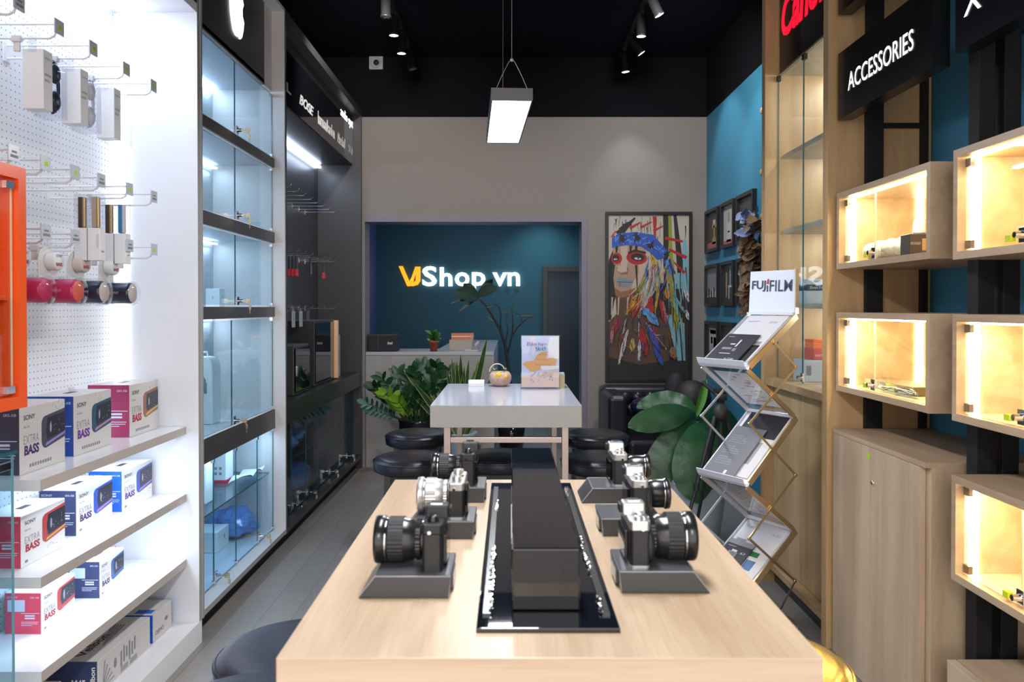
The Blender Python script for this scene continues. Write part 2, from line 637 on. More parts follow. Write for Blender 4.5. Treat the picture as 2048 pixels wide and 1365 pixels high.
struct('wall_back', mb, [GREYWALL, CEIL2])
# reveal lining of the wide opening
LINING = pm('opening_lining', (0.20, 0.19, 0.24), 0.5)
mb = MB()
mb.box(OX0, OX1, YB - 0.012, YB + 0.26, OZ - 0.04, OZ + 0.003)
mb.box(OX1 - 0.045, OX1 + 0.003, YB - 0.012, YB + 0.26, 0, OZ - 0.04)
struct('trim_1', mb, LINING)
# the back room
struct('wall_far', MB().box(-1.9, 1.6, 10.4, 10.5, 0, 2.95), TEALD)
struct('wall_far_left', MB().box(-1.80, -1.73, YB + 0.25, 10.4, 0, 2.95), BLUEW)
struct('wall_far_right', MB().box(1.5, 1.6, YB + 0.25, 10.4, 0, 2.95), TEALD)
struct('ceiling_far', MB().box(-1.9, 1.7, YB + 0.25, 10.5, 2.95, 3.0), CEIL)
lamp('back_room_downlight', 'SPOT', (0.42, 9.95, 2.9), 45, (0.55, 0.85, 1.0), 0.05, spot=2.0, blend=1.0)
lamp('back_room_side_fill', 'AREA', (1.3, 8.6, 1.7), 12, (0.45, 0.55, 1.0), 0.9, 1.4, (0, PI / 2, 0))  # fill added to brighten the blue side wall, no window stands here
lamp('back_room_top_fill', 'AREA', (-0.4, 9.0, 2.9), 7, (0.75, 0.9, 1.0), 0.6, 0.6)  # weak overhead fill added to spread light over the teal wall
# door of the back room, dark frame and dark glass
d = MB()
DX0, DX1, DZ = 0.42, 1.10, 2.03
d.box(DX0, DX0 + 0.07, 10.33, 10.395, 0, DZ)
d.box(DX1 - 0.07, DX1, 10.33, 10.395, 0, DZ)
d.box(DX0 + 0.07, DX1 - 0.07, 10.33, 10.395, DZ - 0.07, DZ)
dr = struct('door_1', d, pm('bronze_door_frame', (0.07, 0.055, 0.045), 0.4), 0.004)
MB().box(DX0 + 0.07, DX1 - 0.07, 10.365, 10.385, 0, DZ - 0.07).build('door_panel', pm('dark_door_panel', (0.014, 0.030, 0.042), 0.35), dr)
MB().box(DX0 + 0.10, DX0 + 0.125, 10.335, 10.36, 0.95, 1.12).build('door_handle', BLACK, dr)

# square vent with a round black nozzle, on the black band above the back wall
t = thing('ceiling_vent', 'white square air nozzle on the black band above the grey wall', 'vent', (-1.25, YB, 3.72))
MB().box(-0.065, 0.065, -0.02, 0, 0, 0.13).build('frame', pm('vent_white', (0.42, 0.40, 0.39), 0.5), t, 0.006)
m_ = MB()
m_.lathe([(0.052, -0.02), (0.05, -0.034), (0.042, -0.036), (0.036, -0.022)], (0, 0, 0.065), 'y', 24)
m_.build('collar', pm('vent_white', (0.5, 0.48, 0.46), 0.5), t)
MB().ball((0.004, -0.026, 0.062), (0.027, 0.014, 0.027), 16).build('nozzle', BLACKM, t)

# ---------------------------------------------------------------- left: white shelving unit
Y0, Y1 = 2.30, 3.57
XP, XS = -1.75, -1.38            # pegboard face, front plane
o_ = (XP, 2.5, 0)
t = thing('shelving_unit', 'tall white lit wall unit with pegboard back and three gloss shelves', 'shelving unit', o_)
MB(o_).box(XP - 0.06, XP, Y0, Y1 - 0.03, 0.02, 3.25, [1, 1, 1, 1, 1, 0]).build('pegboard', [PEG, WHITE], t)
MB(o_).box(XP, XS, Y1 - 0.03, Y1, 0.10, 3.25, [0, 0, 0, 0, 0, 1]).build('side_panel', [WHITE, GREYEDGE], t)
MB(o_).box(XP, XS, Y0, Y1 - 0.03, 2.80, 2.84).build('top_panel', WHITE, t)
MB(o_).box(XS - 0.02, XS, Y0, Y1 - 0.03, 2.84, 3.25).build('fascia', BLACK, t)
MB(o_).box(XP, XS, Y0, Y1 - 0.0, 0.0, 0.10).build('base', SHELFW, t)
MB(o_).box(XP + 0.02, XP + 0.16, Y0 + 0.02, Y1 - 0.10, 2.79, 2.7995).build('light_strip', LEDB, t)
MB(o_).box(XP + 0.002, XP + 0.022, 2.46, Y1 - 0.06, 1.01, 1.028).build('light_strip', LEDB, t)
MB(o_).box(XP + 0.01, XP + 0.06, Y1 - 0.045, Y1 - 0.03, 1.05, 2.7).build('light_strip', pm('led_side', (1, 1, 1), 0.5, emit=(0.78, 0.86, 1.0), es=3.2), t)
for z in (0.971, 0.672, 0.382):
    MB(o_).box(XP, -1.436, 2.44, Y1 - 0.032, z - 0.034, z, [0, 0, 0, 0, 0, 1]).build('shelf', [SHELFW, pm('beige_edge', (0.50, 0.44, 0.40), 0.5)], t)
MB(o_).box(-1.60, -1.50, 2.6, 3.4, 0.933, 0.9365).build('light_strip', LEDB, t)
MB(o_).box(-1.60, -1.50, 2.6, 3.4, 0.634, 0.6375).build('light_strip', LEDB, t)
lamp('shelf_unit_light', 'AREA', (-1.62, 2.9, 2.775), 2.2, (0.78, 0.87, 1.0), 0.10, 1.0)

# pegboard hooks: a price arm above and a loop below, standing out from the pegboard
HOOKW = pm('hook_white', (0.80, 0.81, 0.84), 0.3)
TAGM = pm('tag_holder', (0.62, 0.64, 0.72), 0.25)
LIME = pm('lime_sticker', (0.45, 0.70, 0.02), 0.5)


def hook_thing(loc, label, length=0.30, sticker=True, clip=True, group=None):
    t = thing('pegboard_hook', label, 'hook', loc, 0, group)
    L_ = length
    m = MB()
    m.tube([(0, 0, 0), (L_ - 0.03, 0, 0), (L_ - 0.015, 0, 0.008), (L_ - 0.004, 0, 0.036)], 0.0038, 6)
    m.tube([(0, 0, 0.045), (L_, 0, 0.045)], 0.0034, 6)
    m.box(-0.001, 0.003, -0.02, 0.02, -0.012, 0.055)
    m.build('wire', HOOKW, t)
    m = MB()
    m.box(L_ - 0.002, L_ + 0.002, -0.026, 0.026, 0.012, 0.058)
    h = m.build('price_holder', TAGM, t)
    if sticker:
        MB().box(L_ + 0.002, L_ + 0.0028, -0.008, 0.010, 0.026, 0.040).build('sticker', LIME, h)
    else:
        MB().box(L_ + 0.002, L_ + 0.0028, -0.018, 0.018, 0.022, 0.030).box(L_ + 0.002, L_ + 0.0028, -0.012, 0.012, 0.036, 0.042).build('print', INKG, h)
    if clip:
        m = MB()
        m.box(L_ * 0.50, L_ * 0.50 + 0.03, -0.008, 0.008, -0.012, 0.008)
        m.box(L_ * 0.50 + 0.005, L_ * 0.50 + 0.025, -0.005, 0.005, -0.042, -0.012)
        m.build('stop_clip', pm('clip_cream', (0.72, 0.68, 0.66), 0.5), t, 0.002)
    return t


words = ['far end', 'fourth from the camera end', 'third from the camera end', 'second from the camera end', 'camera end']
XH = XP + 0.001
rows = [(2.365, 'top', [3.26, 3.03, 2.79, 2.58, 2.37], [1, 1, 1, 1, 0], [0, 1, 1, 1, 0]),
        (1.915, 'middle', [3.26, 3.05, 2.84, 2.67, 2.50, 2.34], [0, 1, 0, 1, 1, 0], [0, 1, 0, 0, 1, 1]),
        (1.70, 'bottom', [3.26, 3.05, 2.84, 2.67, 2.50, 2.36], [1, 0, 0, 0, 0, 0], [1, 1, 0, 1, 1, 0])]
ordw = ['farthest', 'second farthest', 'third farthest', 'fourth farthest', 'fifth farthest', 'nearest']
for z, rn, ys, st, cl in rows:
    for i, y in enumerate(ys):
        w_ = ordw[i] if i < len(ys) - 1 else 'nearest'
        hook_thing((XH, y, z), 'white wire display hook, %s of the %s row on the white pegboard' % (w_, rn), 0.30, st[i], cl[i],
                   'wire hooks on the white pegboard')


# hanging packs. each is built around its hang hole at the origin, the card facing +X
def hang_box(loc, label, pal):
    """white card box with a clear bubble showing a headphone pair"""
    t = thing('headphone_box', label, 'headphones', (loc[0], loc[1], loc[2] - 0.25), 0, 'headphone packs on the top hooks')
    mb = MB()
    mb.box(-0.034, 0.034, 0.0, 0.052, 0.03, 0.222)
    mb.build('card_box', PAPER, t, 0.002)
    MB().box(-0.012, 0.012, -0.002, 0.001, 0.21, 0.262).build('hanger', ACRYL, t)
    MB().box(-0.030, 0.044, 0.053, 0.12, 0.018, 0.215).build('clear_cover', ACRYL, t)
    m = MB()
    if pal is not None:
        m.ball((0.024, 0.083, 0.165), (0.014, 0.026, 0.034), 14)
        m.ball((0.024, 0.083, 0.075), (0.014, 0.026, 0.034), 14)
        m.tube([(0.020, 0.075 + 0.035 * math.sin(a), 0.12 + 0.085 * math.cos(a)) for a in [i * PI / 8 for i in range(9)]], 0.006, 8)
        m.build('headphones', pal, t)
    txt('Headphones', (0.034, 0.006, 0.19), 'L', 0.040, 0.010, INKG, t)
    txt('wireless\nstereo', (0.034, 0.006, 0.12), 'L', 0.036, 0.03, INKG, t)
    return t


NAVYP = pm('navy_plastic', (0.012, 0.018, 0.045), 0.3)
PALEP = pm('pale_plastic', (0.66, 0.67, 0.70), 0.35)
hang_box((XH + 0.215, 2.58, 2.36), 'white box with dark navy headphones in a clear cover on the top hook row', NAVYP)
hang_box((XH + 0.222, 2.79, 2.36), 'white box with pale headphones in a clear cover on the top hook row', PALEP)
b = hang_box((XH + 0.220, 3.03, 2.36), 'plain white box hanging beside the bright end panel, its print out of sight', None)
# red neckband earphones
t = thing('earphone_pack', 'clear pack with red neckband earphones hanging at the left of the top row', 'earphones', (XH + 0.12, 2.36, 2.085))
MB().box(-0.012, 0.012, -0.06, 0.10, 0, 0.235).build('clear_pack', ACRYL, t)
MB().box(-0.013, -0.0125, -0.058, 0.098, 0.002, 0.232).build('backing_card', pm('pale_pink_card', (0.62, 0.58, 0.62), 0.5), t)
m = MB()
m.tube([(0.0, 0.02 + 0.048 * math.cos(a), 0.12 + (0.075 * math.sin(a) if a < PI else 0)) for a in [i * PI / 10 for i in range(11)]] , 0.004, 8)
m.tube([(0.0, 0.068, 0.12), (0.0, 0.060, 0.03)], 0.005, 8)
m.tube([(0.0, -0.028, 0.12), (0.0, -0.02, 0.03)], 0.005, 8)
m.ball((0, 0.01, 0.135), 0.007, 8)
m.ball((0, 0.035, 0.128), 0.007, 8)
m.build('neckband', pm('red_plastic', (0.45, 0.02, 0.05), 0.4), t)


def stick_pack(loc, label, top, band):
    t = thing('cable_pack', label, 'accessory pack', (loc[0], loc[1], loc[2] - 0.24), 0, 'slim tube packs on the middle hooks')
    MB().box(-0.022, 0.022, -0.02, 0.02, 0.0, 0.115).build('sleeve', PAPER, t, 0.002)
    MB().box(-0.022, 0.022, -0.02, 0.02, 0.116, 0.235).build('clear_case', ACRYL, t)
    m = MB()
    m.box(-0.012, 0.004, -0.012, 0.012, 0.117, 0.225, 0)
    m.box(0.004, 0.013, -0.012, 0.004, 0.117, 0.225, 1)
    m.build('stick', [top, band], t, 0.002)
    txt('cable', (0.0224, -0.012, 0.03), 'L', 0.02, 0.008, INKG, t)
    return t


BROWNB = pm('dark_brown_stick', (0.05, 0.03, 0.022), 0.4)
GOLDB = pm('gold_stick', (0.60, 0.42, 0.20), 0.3, 0.6)
GREYB = pm('beige_stick', (0.46, 0.38, 0.28), 0.4)
BLUEB = pm('blue_stick', (0.03, 0.20, 0.42), 0.4)
stick_pack((XH + 0.235, 2.84, 1.905), 'slim clear pack with a dark brown and gold stick on the third farthest middle hook', BROWNB, GOLDB)
stick_pack((XH + 0.283, 2.84, 1.905), 'slim clear pack with beige striped contents at the front of the third farthest middle hook', GREYB, GOLDB)
stick_pack((XH + 0.225, 3.05, 1.905), 'slim clear pack with a black and gold stick on the second farthest middle hook', BROWNB, GOLDB)
stick_pack((XH + 0.273, 3.05, 1.905), 'slim clear pack with a blue stick near the far end of the middle row', BLUEB, PALEP)
# green case hanging behind the orange cabinet
single('green_case', MB().ball((XH + 0.03, 2.60, 1.92), (0.02, 0.036, 0.055), 16), LIME, 'lime green rounded case on the pegboard behind the orange cabinet', 'case')


def small_speaker(loc, label, body, cap, pal):
    t = thing('speaker_pack', label, 'speaker', (loc[0], loc[1], loc[2] - 0.20), 0, 'round speakers in blister packs on the bottom hooks')
    m = MB()
    m.prism([(0.0, 0.055 * math.cos(a), 0.135 + 0.055 * math.sin(a)) for a in [i * PI / 14 for i in range(15)]] + [(0.0, -0.055, 0.0), (0.0, 0.055, 0.0)], (0.004, 0, 0))
    m.build('backing_card', PAPER, t)
    m = MB()
    m.lathe([(0.0, 0.01), (0.038, 0.01), (0.040, 0.02), (0.040, 0.095), (0.036, 0.104)], (0, 0, 0.042), 'x', 28, 0)
    m.lathe([(0.036, 0.104, 1), (0.030, 0.107, 1), (0.0, 0.107, 1)], (0, 0, 0.042), 'x', 28, 1)
    m.build('speaker_body', [body, cap], t)
    m = MB()
    m.lathe([(0.0, 0.115), (0.046, 0.113), (0.050, 0.10), (0.050, 0.004)], (0, 0, 0.042), 'x', 28, 0)
    m.build('blister', ACRYL, t)
    m = MB()
    m.lathe([(0.030, 0.005), (0.032, 0.034), (0.028, 0.04), (0.0, 0.04)], (0, 0.004, 0.142), 'x', 24)
    m.build('card_disc', pal, t)
    txt('SONY', (0.0405, -0.018, 0.155), 'L', 0.036, 0.009, INK, t)
    txt('BASS', (0.0405, -0.018, 0.125), 'L', 0.036, 0.012, pm('wine_ink', (0.35, 0.01, 0.06), 0.5), t, bold=0.03)
    txt('SONY', (0.035, -0.0403, 0.038), 'F', 0.035, 0.009, pm('pink_ink', (0.8, 0.45, 0.5), 0.4), t)
    return t


REDP = pm('crimson_plastic', (0.55, 0.02, 0.10), 0.4)
ORP = pm('coral_cap', (0.75, 0.12, 0.07), 0.45)
CREAM = pm('cream_cap', (0.62, 0.52, 0.46), 0.5)
small_speaker((XH + 0.195, 2.50, 1.712), 'crimson round speaker in a blister pack next to the orange cabinet', REDP, REDP, PALEP)
small_speaker((XH + 0.205, 2.67, 1.712), 'crimson round speaker with coral end in a blister pack on the pegboard', REDP, ORP, PAPER)
small_speaker((XH + 0.205, 2.84, 1.712), 'navy round speaker with cream end in a blister pack beside the crimson ones', NAVYP, CREAM, CREAM)
small_speaker((XH + 0.207, 3.05, 1.712), 'navy round speaker with cream end, the farther one, by the bright end panel', NAVYP, CREAM, PAPER)

# ---------------------------------------------------------------- boxed loudspeakers on the three shelves
RNG = random.Random(3)


def speaker_carton(label, xf, y0, y1, z, h, depth, side, spk, accent, bass, kind=0, group='boxed loudspeakers on the gloss shelves'):
    cx, cy = xf - depth / 2, (y0 + y1) / 2
    of = (cx, cy, z)
    t = thing('speaker_carton', label, 'speaker box', of, 0, group)
    front = PAPERG if kind == 0 else PAPER
    mb = MB(of)
    mb.box(xf - depth, xf, y0, y1, z, z + h, [0, 0, 1, 0, 0, 0])
    mb.build('carton', [front, side], t, 0.0012, 1)
    L_ = y1 - y0
    W_ = lambda a: y0 + a * L_
    H_ = lambda a: z + a * h
    # printed loudspeaker on the front, running off its right edge
    m = MB(of)
    a0, a1 = (0.46, 0.995)
    b0, b1 = (0.30, 0.80) if kind == 0 else (0.28, 0.86)
    pts = []
    N_ = 8
    for i in range(N_ + 1):
        a = PI / 2 + PI / 2 * i / N_
        pts.append((W_(a0 + 0.10 + 0.10 * math.cos(a)), H_(b1 - 0.12 + 0.12 * math.sin(a))))
    for i in range(N_ + 1):
        a = PI + PI / 2 * i / N_
        pts.append((W_(a0 + 0.10 + 0.10 * math.cos(a)), H_(b0 + 0.12 + 0.12 * math.sin(a))))
    pts = [(W_(a1), H_(b1 + 0.06))] + pts + [(W_(a1), H_(b0 + 0.10))]
    m.prism([(xf, p[0], p[1]) for p in pts], (0.0006, 0, 0), 0)
    inner = [(W_(a1), H_(b1 + 0.0))] + [(W_(a0 + 0.13), H_(b1 - 0.04)), (W_(a0 + 0.10), H_((b0 + b1) / 2)), (W_(a0 + 0.13), H_(b0 + 0.12))] + [(W_(a1), H_(b0 + 0.20))]
    m.prism([(xf + 0.0006, p[0], p[1]) for p in inner], (0.0004, 0, 0), 1)
    m.prism([(xf + 0.0006, W_(a0 + 0.08), H_(b0 + 0.03)), (xf + 0.0006, W_(a1), H_(b0 + 0.155)), (xf + 0.0006, W_(a1), H_(b0 + 0.185)), (xf + 0.0006, W_(a0 + 0.10), H_(b0 + 0.075))], (0.0005, 0, 0), 2)
    for k in range(9):
        yy, zz = W_(RNG.uniform(a0 + 0.2, 0.97)), H_(RNG.uniform(b0 + 0.2, b1 - 0.08))
        m.box(xf + 0.001, xf + 0.0014, yy - 0.001, yy + 0.001, zz - 0.001, zz + 0.001, 3)
    m.ball((xf + 0.0006, W_(a0 + 0.20), H_((b0 + b1) / 2 + 0.05)), (0.0008, 0.007, 0.020), 8, 4)
    m.build('printed_speaker', [spk, pm('printed_grille', (0.03, 0.03, 0.05), 0.4), accent, PALEP, pm('printed_shine', (0.35, 0.36, 0.42), 0.4)], t)
    # water splash strokes
    m = MB(of)
    for k in range(9 if kind == 0 else 16):
        if kind == 0:
            ya, za = RNG.uniform(0.55, 0.97), RNG.uniform(0.84, 0.97)
        else:
            ya, za = RNG.uniform(0.45, 0.97), RNG.uniform(0.14, 0.34)
        dy, dz = RNG.uniform(-0.05, 0.07), RNG.uniform(-0.07, 0.07)
        m.prism([(xf, W_(ya), H_(za)), (xf, min(W_(ya + dy), y1), H_(za + dz)), (xf, min(W_(ya + dy) + 0.002, y1), H_(za + dz))], (0.0004, 0, 0))
    m.build('printed_splash', pm('splash_print', (0.30, 0.32, 0.38) if kind == 0 else (0.55, 0.66, 0.85), 0.4), t)
    txt('SONY', (xf, W_(0.08), H_(0.80)), 'L', 0.24 * L_, 0.075 * h, INK, t, of, bold=0.01)
    txt('SRS-XB', (xf, W_(0.08), H_(0.68)), 'L', 0.12 * L_, 0.03 * h, INKG, t, of)
    txt('EXTRA', (xf, W_(0.08), H_(0.44)), 'L', 0.32 * L_, 0.13 * h, INKG, t, of, bold=-0.012)
    txt('BASS', (xf, W_(0.09), H_(0.27)), 'L', 0.31 * L_, 0.15 * h, bass, t, of, bold=0.04, shear=0.05)
    if kind == 0:
        m = MB(of)
        for k in range(9):
            m.box(xf, xf + 0.0005, W_(0.20 + k * 0.055), W_(0.20 + k * 0.055 + 0.036), H_(0.08), H_(0.13))
        m.build('icon_row', INKG, t)
    else:
        MB(of).box(xf, xf + 0.0005, W_(0.08), W_(0.14), H_(0.07), H_(0.12)).build('icon_row', INKG, t)
    # coloured end
    x0_ = xf - depth
    X_ = lambda a: x0_ + a * depth
    PI_ = pm('pale_side_print', (0.62, 0.66, 0.80), 0.5)
    txt('SONY', (X_(0.06), y0, H_(0.87)), 'F', 0.30 * depth, 0.05 * h, PI_, t, of)
    txt('SRS-XB', (X_(0.70), y0, H_(0.87)), 'F', 0.24 * depth, 0.04 * h, PI_, t, of)
    m = MB(of)
    for k, (a, b, c) in enumerate([(0.45, 0.95, 0.50), (0.55, 0.82, 0.43), (0.55, 0.82, 0.37), (0.45, 0.92, 0.29), (0.45, 0.90, 0.25), (0.45, 0.75, 0.21)]):
        m.box(X_(a), X_(b), y0 - 0.0005, y0, H_(c), H_(c + (0.035 if k in (1, 2) else 0.012)))
    m.build('side_print', PI_, t)
    if kind == 2:
        MB(of).box(X_(0.08), X_(0.55), y0 - 0.0006, y0, H_(0.55), H_(0.83)).build('side_sticker', pm('blue_sticker', (0.45, 0.58, 0.75), 0.5), t)
    # carrying slot and flap on top
    m = MB(of)
    m.box(cx - 0.012, cx + 0.012, cy - 0.03, cy + 0.03, z + h, z + h + 0.0006)
    m.build('hand_slot', INK, t)
    if kind == 0:
        m = MB(of)
        m.prism([(cx - 0.004, cy + 0.0, z + h), (cx - 0.004, cy + 0.05, z + h), (cx - 0.012, cy + 0.045, z + h + 0.018), (cx - 0.012, cy + 0.005, z + h + 0.018)], (0.0012, 0, 0))
        m.build('hang_flap', ACRYL, t)
    return t


NAVYC = pm('navy_card', (0.032, 0.045, 0.12), 0.5)
INDIGO = pm('charcoal_blue_card', (0.05, 0.05, 0.085), 0.5)
BLUEC = pm('royal_blue_card', (0.010, 0.050, 0.27), 0.5)
BRIGHTC = pm('bright_blue_card', (0.01, 0.12, 0.62), 0.5)
MAG = pm('magenta_card', (0.32, 0.022, 0.095), 0.5)
ROSEC = pm('rose_card', (0.62, 0.06, 0.12), 0.5)
S1 = pm('print_black_speaker', (0.07, 0.07, 0.11), 0.4)
S2 = pm('print_teal_speaker', (0.03, 0.10, 0.16), 0.4)
S3 = pm('print_copper_speaker', (0.30, 0.11, 0.08), 0.4)
S4 = pm('print_blue_speaker', (0.04, 0.10, 0.50), 0.4)
S5 = pm('print_slate_speaker', (0.06, 0.14, 0.36), 0.4)
S6 = pm('print_red_speaker', (0.50, 0.06, 0.06), 0.4)
A1 = pm('print_violet_glow', (0.30, 0.24, 0.60), 0.4)
A2 = pm('print_pink_glow', (0.55, 0.22, 0.40), 0.4)
A3 = pm('print_yellow_glow', (0.65, 0.45, 0.10), 0.4)
B1 = pm('bass_plum', (0.07, 0.02, 0.12), 0.5)
B2 = pm('bass_violet', (0.12, 0.03, 0.28), 0.5)
B3 = pm('bass_red', (0.42, 0.02, 0.04), 0.5)
speaker_carton('large Sony speaker box with charcoal side and black speaker print, nearest on the upper shelf', -1.535, 2.50, 2.755, 0.9715, 0.213, 0.17, INDIGO, S1, A1, B1)
speaker_carton('large Sony speaker box with royal blue side, middle of the upper shelf', -1.54, 2.82, 3.085, 0.9715, 0.213, 0.17, BLUEC, S2, A2, B2)
speaker_carton('large Sony speaker box with magenta side and copper speaker print, farthest on the upper shelf', -1.54, 3.235, 3.495, 0.9715, 0.213, 0.17, MAG, S3, A3, B3)
speaker_carton('Sony speaker box with red side and red speaker print, nearest on the middle shelf', -1.545, 2.52, 2.77, 0.6725, 0.165, 0.135, ROSEC, S6, A3, B3, 1)
speaker_carton('Sony speaker box with dark navy side, centre of the middle shelf', -1.565, 2.88, 3.14, 0.6725, 0.165, 0.135, NAVYC, S4, A2, B1, 1)
speaker_carton('Sony speaker box with bright blue side, farthest on the middle shelf', -1.565, 3.22, 3.49, 0.6725, 0.165, 0.135, BRIGHTC, S4, A2, B2, 1)
speaker_carton('small Sony speaker box with pink side and pale sticker, near one on the lower shelf', -1.600, 2.72, 2.93, 0.3825, 0.141, 0.125, ROSEC, S6, S6, B3, 2)
speaker_carton('small Sony speaker box with navy side and pale sticker, far one on the lower shelf', -1.572, 3.055, 3.245, 0.3825, 0.141, 0.125, NAVYC, S5, S5, B1, 2)
# rounded white speaker standing at the back of the middle shelf
t = thing('portable_speaker', 'round white and black portable speaker behind the boxes on the middle shelf', 'speaker', (-1.68, 2.825, 0.6725))
MB().lathe([(0.0, -0.045), (0.05, -0.042), (0.055, 0.0), (0.05, 0.042), (0.0, 0.045)], (0, 0, 0.055), 'y', 24).build('body', PALEP, t)
MB().lathe([(0.050, -0.040), (0.0565, -0.032), (0.0575, -0.015), (0.055, -0.010)], (0, 0, 0.055), 'y', 24).build('ring', INK, t)

# boxes on the base of the unit
def long_carton(name, label, x0, x1, y0, y1, z, h, mats, group='tripod and camera boxes on the unit base'):
    of = ((x0 + x1) / 2, (y0 + y1) / 2, z)
    t = thing(name, label, 'box', of, 0, group)
    MB(of).box(x0, x1, y0, y1, z, z + h, [0, 0, 1, 1, 0, 0]).build('carton', mats, t, 0.0012, 1)
    return t, of


t, of = long_carton('tripod_carton', 'long grey Velbon tripod box with navy end on the unit base', -1.655, -1.482, 2.86, 3.28, 0.1005, 0.125, [PAPERG, NAVYC])
txt('Velbon', (-1.553, 2.90, 0.2255), ((0, 1, 0), (-1, 0, 0)), 0.20, 0.035, INK, t, of, bold=0.02)
txt('M45', (-1.575, 2.86, 0.13), 'F', 0.05, 0.03, PAPER, t, of, bold=0.02)
txt('Velbon', (-1.49, 2.86, 0.115), ((0, 0, 1), (-1, 0, 0)), 0.09, 0.018, PAPER, t, of, bold=0.02)
m = MB(of)
m.box(-1.648, -1.60, 2.8594, 2.86, 0.185, 0.215)
m.build('end_print', pm('navy_print', (0.02, 0.03, 0.14), 0.5), t)
m = MB(of)
for k in range(5):
    m.prism([(-1.482, 2.895, 0.115), (-1.482, 2.91 + k * 0.018, 0.21 - k * 0.022), (-1.482, 2.916 + k * 0.018, 0.206 - k * 0.022), (-1.482, 2.90, 0.113)], (0.0006, 0, 0))
    m.prism([(-1.53, 2.99, 0.2255), (-1.60 + k * 0.012, 3.20, 0.2255), (-1.592 + k * 0.012, 3.20, 0.2255)], (0, 0, 0.0005))
for k in range(6):
    m.box(-1.482, -1.4814, 3.03 + k * 0.022, 3.042 + k * 0.022, 0.13 + (k % 3) * 0.01, 0.19 + (k % 2) * 0.012)
m.ball((-1.482, 2.99, 0.165), (0.0008, 0.012, 0.02), 8)
m.build('tripod_print', INKG, t)
m = MB(of)
for k in range(14):
    m.box(-1.482, -1.4815, 3.03 + (k // 7) * 0.075, 3.09 + (k // 7) * 0.075, 0.108 + (k % 7) * 0.003, 0.1092 + (k % 7) * 0.003)
m.build('text_lines', INKG, t)
t, of = long_carton('gimbal_carton', 'small white box with bright blue end lettered OSMO behind the tripod box', -1.625, -1.483, 3.31, 3.49, 0.1005, 0.118, [PAPERG, BRIGHTC])
txt('OSMO', (-1.483, 3.33, 0.125), 'L', 0.08, 0.018, INK, t, of)
txt('dji', (-1.483, 3.42, 0.15), 'L', 0.03, 0.02, pm('print_deep_blue', (0.02, 0.05, 0.3), 0.5), t, of, bold=0.02)
MB(of).box(-1.57, -1.50, 3.33, 3.37, 0.2186, 0.2192).build('seal', BRIGHTC, t)
t, of = long_carton('tripod_carton', 'red and grey tripod box lettered M43 pushed back beside the Velbon box', -1.745, -1.668, 2.72, 3.30, 0.1005, 0.16, [PAPERG, ROSEC])
txt('Velbon', (-1.69, 2.72, 0.13), ((0, 0, 1), (-1, 0, 0)), 0.11, 0.024, PAPER, t, of, bold=0.02)
t, of = long_carton('tripod_carton', 'grey Velbon tripod box nearest the camera under the lowest shelf', -1.66, -1.50, 2.30, 2.66, 0.1005, 0.15, [PAPERG, PAPERG])
txt('M43', (-1.50, 2.56, 0.20), 'L', 0.08, 0.03, INK, t, of, bold=0.01)

# ---------------------------------------------------------------- orange lit cabinet and glass counter at the near left
of = (-1.56, 2.0, 1.215)
t = thing('wall_cabinet', 'orange lacquered glass fronted wall cabinet at the left edge', 'cabinet', of)
m = MB(of)
x0, x1, y0, y1, z0, z1 = -1.845, -1.38, 1.55, 2.285, 1.215, 1.895
m.box(x0, x1, y0, y1, z1 - 0.035, z1)
m.box(x0, x1, y0, y1, z0, z0 + 0.035)
m.box(x0, x1, y1 - 0.035, y1, z0 + 0.035, z1 - 0.035)
m.box(x0, x1, y0, y0 + 0.035, z0 + 0.035, z1 - 0.035)
m.box(x0, x0 + 0.015, y0 + 0.035, y1 - 0.035, z0 + 0.035, z1 - 0.035)
m.box(x0 + 0.015, x1 - 0.03, y0 + 0.035, y1 - 0.035, 1.52, 1.535)
m.build('body', ORANGE, t)
m = MB(of)
pane(m, -1.402, -1.396, 1.92, y1 - 0.04, z0 + 0.04, z1 - 0.04)
g = m.build('door', [GLASS, GEDGEW], t)
MB(of).box(-1.398, -1.386, 2.205, 2.24, z0 + 0.045, z0 + 0.065).build('hinge', CHROME, g)
MB(of).box(-1.398, -1.386, 2.205, 2.24, z1 - 0.065, z1 - 0.045).build('hinge', CHROME, g)
MB(of).box(-1.398, -1.380, 1.93, 1.95, 1.53, 1.55).build('lock', CHROME, g)
MB(of).box(-1.70, -1.68, y0 + 0.06, y1 - 0.06, z1 - 0.05, z1 - 0.036).build('light_strip', pm('led_orange_cab', (1, 1, 1), 0.5, emit=(1, 0.85, 0.7), es=9), t)

of = (-1.56, 1.9, 0.10)
t = thing('glass_counter', 'frameless glass counter at the left edge below the orange cabinet', 'display case', of)
m = MB(of)
pane(m, -1.74, -1.40, 1.2, 2.27, 1.085, 1.095, 'z')
m.build('top', [GLASS, GEDGE], t)
m = MB(of)
pane(m, -1.405, -1.399, 1.2, 2.25, 0.12, 1.085)
g = m.build('front', [GLASSB, GEDGEL], t)
m = MB(of)
pane(m, -1.74, -1.41, 2.255, 2.262, 0.12, 1.085, 'y')
m.build('end', [GLASS, GEDGEL], t)
m = MB(of)
pane(m, -1.74, -1.45, 1.2, 2.24, 0.73, 0.738, 'z')
m.build('shelf', [GLASS, GEDGE], t)
MB(of).box(-1.74, -1.40, 1.2, 2.27, 0.10, 0.12).build('base', WHITE, t)
MB(of).box(-1.425, -1.395, 2.16, 2.235, 1.045, 1.07).build('hinge', CHROME, t, 0.003)

